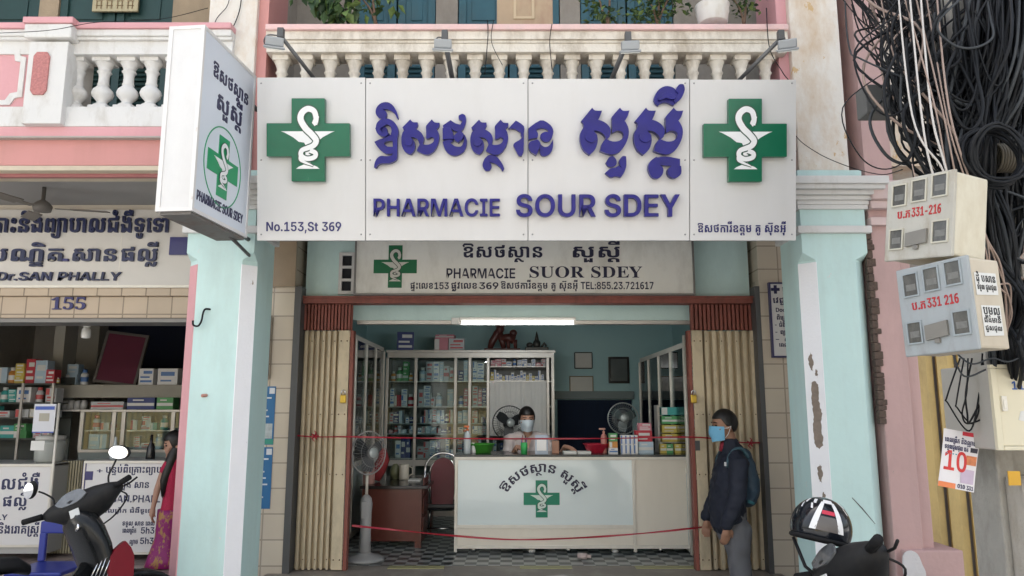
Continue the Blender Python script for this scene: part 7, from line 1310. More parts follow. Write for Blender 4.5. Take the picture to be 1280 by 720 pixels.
fill_shelf(X(76, 480, YBK), X(108, 480, YBK), YBK+.05, zbs, .25, ['pale blue','white','pale blue'], 'beam shelf beside the red board', 'beam shelf beside the red board', wr=(.12,.14), stackp=1.)
for px, w, col, lab in ((180, .16, 'white', 'white box standing right of the dark red board'), (207, .22, 'white', 'longer white box at the right end of the beam shelf')):
    carton(col, w, .18, .2, (X(px, 470, YBK), YBK+.05, zbs), 0, lab, None, 'cardboard_box', 'box', 1 if px > 200 else 3)
YH = 8.0
sh = thing('shelf_unit', 'dark shelf unit with coloured packets at the far left of the clinic', 'shelf', (X(20, 560, YH), YH, FLO))
a, b_ = X(-60, 500, YH), X(67, 500, YH); s = MB()
for py in (479, 503, 522, 548): zz = Z(py, YH); s.box(a, b_, YH, YH+.35, zz-.015, zz)
obj('shelves', s, mat('dark_shelf', (.07,.075,.07), .4), sh)
s = MB(); s.box(a, b_, YH+.351, YH+.37, FLO, Z(470, YH)); s.box(a, b_, YH, YH+.02, FLO, Z(575, YH)); obj('shelf_back', s, mat('dark_back', (.09,.10,.095), .6), sh)
s = MB()
for px in (28, 66): s.box(X(px, 500, YH)-.012, X(px, 500, YH)+.012, YH-.02, YH-.001, FLO, Z(479, YH)); 
obj('shelf_post', s, M_ALU, sh)
for py, hm, cols, rn in ((479, .28, ['yellow','orange','pink','red','pale blue','yellow'], 'top'), (503, .17, ['grey','teal','white','grey'], 'second'), (522, .14, ['grey','yellow','teal','grey'], 'third'), (548, .2, ['grey','green','grey','teal'], 'fourth')):
    fill_shelf(a+.3, b_, YH+.03, Z(py, YH)+.001, hm, cols, '%s shelf of the dark unit in the clinic' % rn, '%s shelf in the clinic' % rn, wr=(.08,.16), stackp=.3, dens=.9)
YW = 8.2
vt = thing('glazed_cabinet', 'low glazed aluminium cabinet behind the right clinic counter', 'cabinet', (X(160, 560, YW), YW, FLO))
a, b_ = X(100, 530, YW), X(226, 530, YW); zt_, zb2 = Z(512, YW), Z(562, YW); s = MB()
s.box(a, b_, YW-.01, YW+.4, zt_-.025, zt_, .003); s.box(a, b_, YW, YW+.4, zb2-.03, zb2)
for px in (102, 142, 154, 216): x = X(px, 530, YW); s.box(x-.02, x+.02, YW-.004, YW+.02, zb2+.001, zt_-.026)
s.box(a, b_, YW+.03, YW+.38, Z(538, YW)-.01, Z(538, YW)); obj('cabinet_frame', s, M_ALU, vt)
s = MB(); s.box(a, b_, YW+.36, YW+.39, zb2+.001, zt_-.026); s.box(a, b_, YW+.02, YW+.4, FLO, zb2-.031); obj('cabinet_back', s, mat('pale_cabinet_back', (.28,.32,.31), .6), vt)
s = MB(); s.box(a+.03, b_-.02, YW+.005, YW+.01, zb2+.001, zt_-.026); obj('glass_front', s, M_GLASS, vt)
for py, rn in ((538, 'upper'), (562, 'lower')):
    for p0, p1 in ((105, 139), (157, 212)):
        fill_shelf(X(p0, 540, YW), X(p1, 540, YW), YW+.06, Z(py, YW)+.001, .17, ['grey','white','teal','pale blue','grey'], '%s shelf of the low clinic cabinet' % rn, '%s shelf of the low clinic cabinet' % rn, wr=(.07,.13), stackp=.5, dens=.85)
for px, w, col, lab, h_ in ((134, .36, 'grey', 'long grey carton lying on top of the low clinic cabinet', .085), (176, .30, 'navy', 'long dark blue carton on top of the low clinic cabinet', .13), (206, .18, 'green', 'green carton at the right end of the low clinic cabinet\'s top', .13)):
    carton(col, w, h_, .15, (X(px, 505, YW+.05), YW+.05, zt_+.001), 0, lab, None, lay=0)
for k in range(4): 
    s = MB(); s.lathe([(.035, 0), (.035, .07), (.028, .085), (.028, .1)], (X(78+8*k, 505, YW+.05), YW+.1, Z(512, YW)), 10); tag(obj('pill_jar', s, mat('pale_jar', (.42,.42,.42), .3)), 'small pale pill jar in the row left of the long grey carton', 'jar', 'pill jars in a row behind the clinic counter')
s = MB(); s.box(X(72, 505, YW), X(100, 505, YW), YW+.02, YW+.3, Z(512, YW)-.02, Z(512, YW)-.001); s.box(X(72, 505, YW), X(100, 505, YW), YW+.02, YW+.3, FLO, FLO+.03); obj('side_shelf', s, M_ALU, vt)
for px, h_, lab in ((143, .2, 'conical clear bottle on the right clinic counter'), (188, .22, 'slim dark bottle on the right clinic counter near the girl')):
    x = X(px, 570, 6.95); s = MB(); s.lathe([(.04, 0), (.04, .02), (.02 if px < 150 else .034, .11), (.014, .15), (.012, h_)], (x, 6.95, Z(575, YV)-.005), 14); tag(obj('bottle', s, mat('clear_gel', (.45,.5,.52)) if px < 150 else mat('dark_bottle', (.02,.02,.022), .2)), lab, 'bottle')
lb_ = thing('light_bulb', 'white bulb in a lampholder hanging under the clinic header', 'lamp', at(109, 402, 6.5))
p = at(109, 402, 6.5); s = MB(); s.box(p.x-.05, p.x+.05, 6.45, 6.55, p.z-.01, p.z+.03, .006); s.lathe([(.028, -.05), (.03, -.011)], p, 14); obj('lampholder', s, mat('white_enamel', (.75,.75,.72)), lb_)
s = MB(); s.lathe([(.012, -.15), (.035, -.145), (.04, -.12), (.036, -.075), (.025, -.051)], p, 16); obj('bulb', s, mat('milky_bulb', (.8,.8,.78), .2), lb_)
p = at(55, 240, 5.5); cf = thing('ceiling_fan', 'dark ceiling fan under the soffit in front of the clinic sign', 'fan', Vector((p.x, 5.5, zsof-.2)))
s = MB(); s.lathe([(.02, 0), (.06, .01), (.07, .05), (.045, .08), (.014, .1), (.014, .199)], (p.x, 5.5, zsof-.2), 18); obj('fan_motor', s, mat('fan_brown', (.13,.12,.11), .5, spec=.3), cf)
for k in range(3):
    a = R(15+120*k); M = Matrix.Translation((p.x, 5.5, zsof-.165)) @ Matrix.Rotation(a, 4, 'Z') @ Matrix.Rotation(R(9), 4, 'X'); s = MB(); s.box(.09, .2, -.02, .02, -.003, .003, M=M); s.box(.2, .46, -.05, .05, -.004, .004, .003, M=M); obj('fan_blade', s, mat('fan_blade_grey', (.13,.115,.10), .4), cf)
# hook and wooden plug on the left pillar
p = at(252, 398, YP); s = MB(); s.tube(spline([(p.x+.06, YP+.01, p.z+.06), (p.x+.03, YP-.02, p.z+.06), (p.x+.02, YP-.03, p.z+.03), (p.x+.015, YP-.035, p.z-.02), (p.x-.0, YP-.045, p.z-.055), (p.x-.03, YP-.05, p.z-.05), (p.x-.035, YP-.05, p.z-.02)], 4), .0065, 8); tag(obj('hook', s, M_BLACK), 'black iron hook fixed in the face of the left green pillar', 'hook')
p = at(257, 494, YP); s = MB(); s.cyl((p.x-.01, YP-.03, p.z-.004), (p.x+.008, YP+.01, p.z), .011, 10); tag(obj('peg', s, mat('pinkish_wood', (.45,.22,.17), .7)), 'short wooden peg stuck in the left green pillar', 'peg')

# ------------------------------------------------------------------ balcony: lamps, plants, boards
def floodlight(p_base, p_head, lab, turn):
    """lamp on a steel arm that leans out from the sign's top over it"""
    b0, h0 = at(*p_base), at(*p_head); f = thing('floodlight', lab, 'lamp', b0)
    s = MB(); d = (h0-b0).normalized(); s.tube([b0-d*.02, h0], .017, 4); obj('arm', s, mat('grey_steel_arm', (.16,.16,.16), .5, .4), f)
    M = Matrix.Translation(h0+Vector((-.03*turn, -.02, -.05))) @ Matrix.Rotation(R(18*turn), 4, 'Z') @ Matrix.Rotation(R(25), 4, 'X')
    s = MB(); s.box(-.055, .055, -.05, .05, -.025, .03, .008, M=M); s.box(-.065, .065, -.06, .06, -.04, -.026, .004, M=M); obj('lamp_housing', s, mat('grey_lamp_housing', (.34,.36,.38), .45, .3, var=.1), f)
    s = MB(); s.box(-.058, .058, -.054, .054, -.046, -.041, M=M); obj('lamp_glass', s, mat('lamp_glass', (.6,.62,.6), .1), f)
    s = MB(); s.tube(spline([h0, h0+Vector((-.05*turn-.03, -.01, .0)), h0+Vector((-.06*turn-.04, 0, -.05)), h0+Vector((-.02, 0, -.08))], 5), .005, 6); s.box(h0.x-.02, h0.x+.02, h0.y-.02, h0.y+.02, h0.z-.015, h0.z+.05, .005); obj('bracket', s, M_DARK, f)
floodlight((390, 95, 4.62), (351, 45, 4.35), 'floodlight on a long arm at the left end of the balcony', 1)
floodlight((565, 97, 4.62), (556, 48, 4.35), 'floodlight with a nearly upright arm above the sign\'s second panel', .3)
floodlight((765, 98, 4.62), (785, 50, 4.35), 'floodlight on a short slanting arm above the big purple letters', -.3)
floodlight((925, 99, 4.62), (976, 48, 4.35), 'floodlight on a long slanting arm above the right green cross', -1)
M_LEAF = [mat('leaf_green', (.05,.10,.03), .5, var=.4, vscale=20), mat('leaf_light', (.12,.19,.05), .5, var=.3, vscale=20), mat('leaf_dark', (.025,.06,.025), .5, var=.3, vscale=20)]
M_TWIG = mat('twig', (.14,.09,.06), .8, var=.3)
def leaf_cloud(s, centres, n, size, droop=0.):
    for k in range(n):
        c, r = rnd.choice(centres); p = Vector(c)+Vector((rnd.gauss(0, r[0]), rnd.gauss(0, r[1]), rnd.gauss(0, r[2])))
        M = Matrix.Translation(p) @ Matrix.Rotation(rnd.uniform(0, 6.28), 4, 'Z') @ Matrix.Rotation(rnd.uniform(-.5, .9)+droop, 4, 'Y') @ Matrix.Rotation(rnd.uniform(-.6, .6), 4, 'X')
        L = size*rnd.uniform(.6, 1.3); w_ = L*.32; s.cur = rnd.randrange(3)
        s.add([(0,0,0), (L*.4, w_, L*.08), (L, 0, -L*.12), (L*.4, -w_, L*.08), (L*.45, 0, 0)], [(0,4,1), (1,4,2), (0,3,4), (3,2,4)], M)
def plant(name, lab, base, centres, n, size, stems, droop=0.):
    t = thing(name, lab, 'plant', base); s = MB()
    for st in stems: P = spline(st, 5); s.tube(P, [.012*(1-.7*i/(len(P)-1)) for i in range(len(P))], 6)
    obj('stem', s, M_TWIG, t); s = MB(); leaf_cloud(s, centres, n, size, droop); obj('foliage', s, M_LEAF, t); return t
YL = YP+.15
A = lambda px, py, Y=YL: at(px, py, Y)
b = A(470, 34); b.z = Z(30, YL)
plant('potted_plant', 'leafy plant hanging over the balcony rail above the left green cross', b, [(A(425, 12), (.07,.06,.05)), (A(405, 3), (.05,.05,.04)), (A(460, 6), (.12,.08,.05)), (A(440, -12), (.18,.08,.08)), (A(422, 24), (.02,.03,.03))], 260, .085, [[b, A(462, 10), A(445, -10)], [A(450, 0), A(432, 14), A(420, 28)], [b, A(466, -5), A(470, -40)], [A(468, -5), A(500, -20)]], .6)
b = A(760, 34); b.z = Z(30, YL)
plant('potted_plant', 'low twiggy shrub with fine leaves on the rail right of the tan board', b, [(A(757, 22), (.07,.06,.02)), (A(745, 8), (.05,.06,.05))], 120, .045, [[b, A(752, 10), A(744, -20)], [b, A(762, 0), A(758, -30)]])
b = A(822, 34); b.z = Z(30, YL)
plant('potted_plant', 'denser small leaved shrub on the rail left of the white pot', b, [(A(815, 22), (.1,.07,.03)), (A(825, 6), (.09,.07,.05)), (A(800, 14), (.06,.06,.05)), (A(845, 0), (.07,.06,.06))], 330, .042, [[b, A(815, 8), A(800, -20)], [b, A(832, 5), A(850, -25)], [b, A(824, 0), A(826, -40)]])
b = A(930, 34); b.z = Z(30, YL)
plant('potted_plant', 'feathery light green plant on the rail right of the white pot', b, [(A(932, 4), (.06,.06,.05)), (A(922, -8), (.08,.06,.06))], 150, .04, [[b, A(932, 8), A(928, -20)], [b, A(925, 12), A(910, -12)]])
pz = Z(30.3, YL-.05); px_ = X(891, 28, YL-.05); pp = thing('plant_pot', 'white bucket used as a plant pot, standing on the balcony rail', 'pot', (px_, YL-.05, pz))
s = MB(); s.lathe([(.098, 0), (.105, .005), (.115, .08), (.119, .085), (.118, .125), (.124, .13), (.124, .14), (.112, .14), (.108, .1)], (px_, YL-.05, pz), 26); obj('pot', s, mat('white_bucket', (.72,.71,.68), .45, var=.05, dirt=(.5,.42,.3), dirt_amt=.5, dscale=8), pp); s = MB(); s.lathe([(.107, .1), (.0001, .105)], (px_, YL-.05, pz), 20, cap=False); obj('soil', s, mat('soil', (.04,.03,.02), .9), pp)
s = MB(); ya = YP+.28; s.box(X(621, 20, ya), X(691, 20, ya), ya, ya+.03, Z(31, ya), Z(31, ya)+.5, .006); bd = tag(obj('old_board', s, mat('tan_board', (.40,.30,.20), .8, var=.25, vscale=5, dirt=(.28,.13,.10), dirt_amt=.6, dscale=6)), 'weathered tan board standing behind the balcony rail between the blue doors', 'board')
s = MB(); q0, q1, q2, q3 = X(642, 20, ya), X(668, 20, ya), Z(24, ya), Z(-20, ya); s.box(q0, q0+.02, ya-.008, ya-.0005, q2, q3); s.box(q1-.02, q1, ya-.008, ya-.0005, q2, q3); s.box(q0+.021, q1-.021, ya-.008, ya-.0005, q2, q2+.02); obj('raised_moulding', s, mat('pale_moulding', (.5,.40,.27), .8), bd)
s = MB(); ya = YU-.04; s.box(X(115, 10, ya), X(172, 10, ya), ya, ya+.025, Z(14, ya), Z(-14, ya), .004); lp = tag(obj('lintel_plaque', s, mat('pale_gold_plaque', (.5,.44,.28), .6, var=.15)), 'pale plaque with faded characters over the clinic\'s green balcony doors', 'plaque')
s = MB(); rr_ = random.Random(5)
for k in range(4):
    cx = X(124+13*k, 6, ya)
    for j in range(4): 
        if j % 2: s.box(cx-.03, cx+.03, ya-.003, ya-.0005, Z(10-3*j, ya)-.004, Z(10-3*j, ya)+.004)
        else: s.box(cx-.004+.02*(j-1), cx+.004+.02*(j-1), ya-.006, ya-.0035, Z(11, ya), Z(1, ya))
obj('faded_characters', s, mat('faded_ink', (.22,.15,.08), .7), lp)
for px, c_, lab in ((920, (.05,.08,.3), 'blue cloth hung to dry behind the balusters at the right'), (885, (.5,.5,.5), 'pale grey cloth bundle behind the balusters'), (850, (.40,.36,.33), 'greyish sack leaning behind the balusters')):
    s = MB(); p = at(px, 88, YP+.42); s.ell((p.x, p.y, 3.72), (.11,.07,.30)); tag(obj('cloth_bundle', s, mat('cloth_%d' % px, c_, .85, var=.4, vscale=12, bump=.8, bscale=14)), lab, 'cloth')
p = at(435, 65, YP+.3); s = MB(); s.ell((p.x, p.y, p.z), (.07,.06,.07)); s.tube([p+Vector((-.05,0,-.05)), p+Vector((.08,0,.0))], .006, 6); tag(obj('cloth_bundle', s, mat('tan_cloth', (.4,.33,.26), .9, var=.3, bump=.6)), 'tan cloth lump tucked under the rail by the left cross', 'cloth')
# ------------------------------------------------------------------ right: pole, meter boxes, cables, flyer
YO = 3.45
pl = thing('utility_pole', 'weathered rectangular concrete pole with holes at the right edge, carrying meter boxes', 'utility pole', (X(1262, 650, YO), YO, PAVE))
x0, x1 = 2.206, 2.506
s = MB()
hw = .048
for a, b_ in ((x0, x0+.085), (x1-.085, x1)): s.box(a, b_, YO, YO+.22, PAVE, 7.4, .012)
z = PAVE; k = 0
while z < 7.3:
    h_ = .62; s.box(x0+.086, x1-.086, YO+.03, YO+.19, z+(.0 if k else 0), z+h_-.16, .006); z += h_; k += 1
obj('pole_body', s, M_CONC, pl)
s = MB(); s.box(x0+.02, x1-.03, YO-.16, YO-.001, Z(588, YO-.1)-.9, Z(596, YO-.1), .03); obj('concrete_skirt', s, mat('pale_concrete', (.50,.46,.40), .85, var=.18, vscale=6, dirt=(.3,.24,.17), dirt_amt=.7, dscale=5, bump=.5), pl)
s = MB(); p = at(1268, 598, YO-.17); s.box(p.x-.022, p.x+.03, YO-.166, YO-.161, p.z-.03, p.z+.03); obj('yellow_tag', s, mat('yellow_tag', (.65,.36,.03), .5, var=.2), pl)
def boxM(corner, ang, roll=0., tiltx=0.): return Matrix.Translation(corner) @ Matrix.Rotation(R(ang), 4, 'Z') @ Matrix.Rotation(R(tiltx), 4, 'X') @ Matrix.Rotation(R(roll), 4, 'Y')
M_WIN = mat('smoky_window', (.07,.07,.065), .15, var=.6, vscale=18, dirt=(.18,.17,.15), dirt_amt=.6, dscale=20)
def meter_box(lab, tl, ang, w_, h_, d_, roll, body, nums, seed, rust, tiltx=0.):
    """six-window meter box hung on the pole; tl = its front top-left corner"""
    M = boxM(tl, ang, roll, tiltx); t = thing('meter_box', lab, 'meter box', M @ Vector((w_/2, d_/2, -h_)))
    s = MB(); s.box(0, w_, .012, d_, -h_, 0, .01, M=M); obj('box_body', s, body[1], t)
    s = MB(); s.box(-.006, w_+.006, -.004, .0115, -h_-.006, .006, .006, M=M); front = obj('door', s, body[0], t)
    F = lambda x, z, hh: M @ Vector((x, -.004-hh, z))
    for cx, cz, ww, hh in ((.19, -.19, .20, .25), (.50, -.17, .20, .25), (.81, -.15, .20, .25), (.17, -.75, .19, .23), (.84, -.71, .20, .24)):
        q = MB(); a = (cx-ww/2)*w_; b_ = (cx+ww/2)*w_; c0 = cz*h_-hh*h_/2; c1 = c0+hh*h_
        q.poly([(a-.006, c0-.006), (b_+.006, c0-.006), (b_+.006, c1+.006), (a-.006, c1+.006)], .006, F, [[(a, c0), (b_, c0), (b_, c1), (a, c1)]]); fr = obj('window_frame', q, body[2], front)
        q = MB(); q.poly([(a, c0), (b_, c0), (b_, c1), (a, c1)], .002, F); obj('pane', q, M_WIN, fr)
        q = MB(); q.poly([(a+.008, c0+.02), (b_-.008, c0+.02), (b_-.008, c0+.045), (a+.008, c0+.045)], .0028, F); obj('meter_plate', q, mat('meter_plate', (.16,.16,.15), .4, var=.5, vscale=60), fr)
    q = MB(); q.poly([(.34*w_, -.86*h_), (.66*w_, -.83*h_), (.66*w_, -.66*h_), (.34*w_, -.69*h_)], .012, F); q.poly([(.46*w_, -.90*h_), (.53*w_, -.9*h_), (.53*w_, -.85*h_), (.46*w_, -.85*h_)], .01, F); obj('meter_flap', q, mat('flap_grey_%d' % seed, (.20,.19,.17), .4, var=.2), front)
    q = MB(); letters(q, nums[0], F, .17*w_, .37*w_, -.49*h_, .036/700, h=.002); letters(q, nums[1], F, .40*w_, .84*w_, -.49*h_, .038/727, h=.002); obj('painted_number', q, mat('red_stencil', (.42,.02,.025), .6, var=.5, vscale=40), front)
    return t, M
cream = (mat('cream_enamel_box', (.44,.43,.385), .45, var=.08, dirt=(.26,.20,.13), dirt_amt=.75, dscale=9, streak=(.28,.22,.15), streak_amt=.5, chips=(.16,.09,.05), chip_lo=.70), mat('cream_box_side', (.58,.54,.43), .45, var=.08, dirt=(.4,.32,.2), dirt_amt=.5, dscale=6), mat('cream_rim', (.5,.48,.40), .4))
blue_ = (mat('pale_blue_enamel', (.33,.36,.375), .45, var=.08, dirt=(.22,.22,.20), dirt_amt=.7, dscale=9, streak=(.22,.21,.19), streak_amt=.5, chips=(.14,.08,.05), chip_lo=.70), mat('beige_box_side', (.52,.46,.36), .5, var=.08, dirt=(.35,.28,.2), dirt_amt=.5), mat('pale_blue_rim', (.30,.34,.36), .4))
# front faces look left of the street; fronts ~0.30 m wide
t1, M1 = meter_box('upper cream meter box with red stencilled numbers, tilted, under the cable tangle', at(1112, 229, 3.02), -66, .29, .33, .20, 6, cream, ('ប.ភ', '331-216'), 1, 0, -3)
t2, M2 = meter_box('lower pale blue meter box with red stencilled numbers and beige sides', at(1122, 340, 3.00), -66, .295, .345, .185, -2, blue_, ('ប.ភ', '331 216'), 2, 0)
def sticker(M, side_w, a, c, w_, h_, lab, lines, ink=(.02,.02,.02), extra=None):
    Fs = lambda y, z, hh: M @ Vector((side_w+.001+hh, y, z))
    o = thing('sticker', lab, 'sticker', Fs(a+w_/2, c, 0)); q = MB(); q.poly([(a, c), (a+w_, c+.006), (a+w_, c+h_), (a, c+h_-.004)], .0015, Fs); obj('sheet', q, mat('sticker_paper', (.62,.62,.60), .6, var=.15, vscale=30), o)
    q = MB()
    for k, (tx, sc) in enumerate(lines): letters(q, tx, Fs, a+.008, a+w_-.008, c+h_-.03*(k+1)-.008, sc/700, h=.0025)
    obj('print', q, mat('black_print', ink, .6), o)
sticker(M2, .295, .03, -.145, .125, .09, 'torn white sticker, upper one on the pale blue meter box\'s side', (('ដុំ បសាន', .03), ('ទទួល ជួសជុល', .022)))
sticker(M2, .295, .045, -.30, .11, .12, 'white and blue sticker, lower one on the pale blue meter box\'s side', (('បូមលូ', .034), ('ពត៌មាន', .022), ('ជួសជុល', .02)), (.03,.04,.16))
# cabinet with lock at the right edge
x = X(1247, 510, 3.2); p0 = at(1247, 459, 3.2); p1 = at(1247, 563, 3.2)
c3 = thing('meter_cabinet', 'cream steel cabinet numbered 11 at the right edge below the meter boxes', 'cabinet', (x+.2, 3.2, p1.z))
s = MB(); s.box(x-.012, x+.42, 3.222, 3.58, p1.z, p0.z+.012, .008); obj('cabinet_body', s, mat('grey_beige_steel', (.42,.40,.36), .5, var=.06), c3)
s = MB(); s.box(x+.012, x+.40, 3.206, 3.221, p1.z+.018, p0.z-.006, .004); dr = obj('door', s, mat('cream_steel', (.66,.61,.46), .4, var=.04), c3)
s = MB(); s.box(x-.014, x+.421, 3.2, 3.2215, p0.z-.005, p0.z+.012, .003); s.box(x-.014, x+.011, 3.2, 3.2215, p1.z, p0.z-.0055, .003); s.box(x+.012, x+.421, 3.2, 3.2215, p1.z, p1.z+.017, .003); obj('rim', s, mat('cream_steel', (.66,.61,.46)), c3)
s = MB(); letters(s, '11', plane(3.206), x+.075, x+.125, Z(487, 3.2), .036/727, h=.002); obj('painted_number', s, mat('blue_stencil', (.03,.10,.35), .5), dr)
s = MB(); s.box(x+.02, x+.042, 3.195, 3.2055, Z(514, 3.2), Z(495, 3.2), .003); s.box(x+.024, x+.037, 3.190, 3.1945, Z(511, 3.2), Z(499, 3.2), .002); obj('latch', s, M_ALUW, dr)
s = MB(); s.poly([(x+.088, Z(525, 3.2)), (x+.15, Z(529, 3.2)), (x+.16, Z(512, 3.2)), (x+.1, Z(514, 3.2))], .0015, plane(3.206)); obj('paper_label', s, mat('sticker_paper', (.62,.62,.60)), dr)
# flyer
yf_ = 3.35; fl = thing('flyer', 'hanging white promotional flyer with big red 10, tied below the meter boxes', 'flyer', at(1198, 612, yf_))
cn = [at(1172, 607, yf_), at(1219, 616, yf_-.01), at(1227, 543, yf_+.01), at(1178, 535, yf_)]
def FF(u, v, h):
    a = cn[0].lerp(cn[1], u); b_ = cn[3].lerp(cn[2], u); p = a.lerp(b_, v); return p+Vector((0, -h-.012*math.sin(u*4+v*2.), 0))
s = MB(); N = 8
for j in range(N+1):
    for i in range(N+1): s.v.append(FF(i/N, j/N, 0))
for j in range(N):
    for i in range(N): s.f.append([j*9+i, j*9+i+1, (j+1)*9+i+1, (j+1)*9+i]); s.mi.append(0); s.smooth.append(True)
obj('sheet', s, mat('flyer_paper', (.74,.72,.74), .45, var=.03), fl)
def fpatch(nm, u0, u1, v0, v1, m_, h=.0015):
    q = MB(); n = 5
    for j in range(2):
        for i in range(n+1): q.v.append(FF(u0+(u1-u0)*i/n, v0+(v1-v0)*j, h))
    for i in range(n): q.f.append([i, i+1, n+1+i+1, n+1+i]); q.mi.append(0); q.smooth.append(True)
    return obj(nm, q, m_, fl)
fpatch('red_corner', .55, 1, .93, 1, mat('flyer_red', (.55,.03,.05), .45)); fpatch('orange_band', 0, .42, 0, .09, mat('flyer_orange', (.75,.22,.08), .45)); fpatch('black_badge', .8, .98, .66, .74, mat('flyer_black', (.03,.03,.05), .4)); fpatch('picture', .70, .98, .44, .60, mat('flyer_picture', (.6,.2,.08), .45, var=.6, vscale=40)); fpatch('picture', .55, .95, .12, .36, mat('flyer_lilac', (.55,.45,.58), .45, var=.3, vscale=14))
q = MB(); letters(q, '10', FF, .08, .72, .30, .34/727, h=.002); obj('big_number', q, mat('flyer_numeral', (.60,.03,.03), .45), fl)
q = MB(); letters(q, 'ពេលព្រឹក និងល្ងាច', FF, .05, .92, .78, .07/560, h=.002); letters(q, 'ទទួលជួសជុល ពត៌', FF, .06, .74, .66, .07/560, h=.002); letters(q, '010', FF, .48, .70, .025, .07/727, h=.0025); letters(q, '331', FF, .76, .96, .02, .07/727, h=.0025); obj('print', q, mat('flyer_ink', (.03,.03,.10), .5), fl)
q = MB()
for k in range(5): q.poly([(.12+.09*k+.025*math.cos(a), .585+.012*math.sin(a)) for a in (0, 1.05, 2.1, 3.14, 4.2, 5.25)], .002, FF)
obj('colour_dots', q, mat('flyer_teal', (.05,.3,.4), .5), fl)
# --- cables
M_CAB = [mat('black_cable', (.009,.010,.012), .55, var=.5, vscale=6, spec=.22), mat('grey_cable', (.045,.05,.055), .6, spec=.25, var=.4), mat('tan_cable', (.30,.22,.18), .55), mat('pale_cable', (.50,.47,.44), .5)]
cr = random.Random(11)
tg = MB()
def cable(mb, pts, r, sub=7, mi=0):
    mb.cur = mi; mb.tube(spline(pts, sub), r, 5)
def jit(p, sx, sy=.05, sz=None): return p+Vector((cr.gauss(0, sx), cr.gauss(0, sy), cr.gauss(0, sx if sz is None else sz)))
YC1 = 3.25
# thick trunk coming down along the pole
for k in range(110):
    o = cr.gauss(0, 1); d = YC1+cr.uniform(-.12, .14)
    pts = [at(1262+o*22, -60, d+.1), at(1250+o*22, 60, d), at(1238+o*20+cr.gauss(0, 6), 130, d), at(1218+o*16, 200, d), at(1235+o*13, 300, d), at(1258+o*8, 380, d), at(1262+o*7, 440, d), at(1268+o*10, 500, d+.2)]
    cable(tg, [jit(p, .008) for p in pts], cr.uniform(.0045, .010), mi=0 if cr.random() < .8 else 1)
# sweeps to the upper left along the house fronts
for k in range(90):
    d = YC1+cr.uniform(0, .5); y0 = cr.uniform(-70, 10); xs = cr.uniform(1040, 1150)
    e = at(1190+cr.gauss(0, 25), 110+cr.uniform(0, 70), d)
    pts = [at(xs, y0, d+.6), at(xs+cr.uniform(10, 45), y0+cr.uniform(30, 60), d+.35), at(1130+cr.gauss(0, 22), 70+cr.gauss(0, 18), d+.1), e, at(1222+cr.gauss(0, 15), 190+cr.gauss(0, 20), d)]
    cable(tg, [jit(p, .015) for p in pts], cr.uniform(.003, .008), mi=0 if cr.random() < .75 else cr.choice((1, 2)))
# long lines that come in from above and from the right and sag into the trunk
for k in range(120):
    d = YC1+cr.uniform(-.15, .45)
    if cr.random() < .65: st = at(cr.uniform(1070, 1330), cr.uniform(-90, -30), d+.2)
    else: st = at(cr.uniform(1310, 1360), cr.uniform(-40, 260), d+.2)
    en = at(1235+cr.gauss(0, 26), cr.uniform(90, 300), YC1+cr.uniform(-.1, .1)); e2 = at(1250+cr.gauss(0, 16), 420, YC1+.05)
    sag = cr.uniform(.02, .35); m1 = st.lerp(en, .4)+Vector((cr.gauss(0, .05), cr.gauss(0, .03), -sag)); m2 = st.lerp(en, .75)+Vector((cr.gauss(0, .05), 0, -sag*.7))
    cable(tg, [st, m1, m2, en, en.lerp(e2, .5)+Vector((cr.gauss(0, .03), 0, 0)), e2], cr.choice((.0022, .003, .004, .0055, .0075, .011)), mi=0 if cr.random() < .84 else 1)
for k in range(46):                     # slack bights hanging out of the bundle
    c = at(1195+cr.gauss(0, 40), cr.uniform(20, 150), YC1+cr.uniform(-.18, .2)); w_ = cr.uniform(.05, .2); h_ = cr.uniform(.1, .38); top = c+Vector((cr.uniform(0, .1), .05, .2))
    cable(tg, [top, c+Vector((-w_, 0, 0)), c+Vector((-w_*.7, -.02, -h_*.8)), c+Vector((0, -.03, -h_)), c+Vector((w_*.8, -.02, -h_*.6)), c+Vector((w_, .02, .05)), top+Vector((.08, .05, .1))], cr.choice((.003, .0045, .006, .008)), mi=0 if cr.random() < .85 else 1)
for k in range(26):                     # arcs that hang below the knot
    x0_ = cr.uniform(1120, 1200); d = YC1+cr.uniform(-.05, .3)
    pts = [at(x0_, cr.uniform(60, 120), d), at(x0_-cr.uniform(-5, 22), cr.uniform(130, 190), d-.05), at(x0_+cr.uniform(10, 40), cr.uniform(190, 260), d-.08), at(1225+cr.gauss(0, 16), cr.uniform(220, 330), d)]
    cable(tg, pts, cr.uniform(.003, .007), mi=0 if cr.random() < .85 else 1)
for k in range(14):                     # off to the far right
    d = YC1+cr.uniform(0, .2); yy = cr.uniform(200, 330); pts = [at(1225, yy, d), at(1255, yy+cr.gauss(0, 20), d-.05), at(1300, yy+cr.gauss(0, 50), d)]
    cable(tg, pts, cr.uniform(.004, .008), mi=cr.choice((0, 0, 0, 2)))
tg.cur = 1
for py in (250, 330, 400): 
    p = at(1244+(py-250)*.1, py, YC1); tg.tube([p+Vector((.13*math.cos(a*.52), .1*math.sin(a*.52), .02*math.sin(a))) for a in range(12)], .006, 5, closed=True)
tangle = tag(obj('cable_tangle', tg, M_CAB), 'dense black tangle of telephone and power cables running down the concrete pole', 'cables'); stuff(tangle)
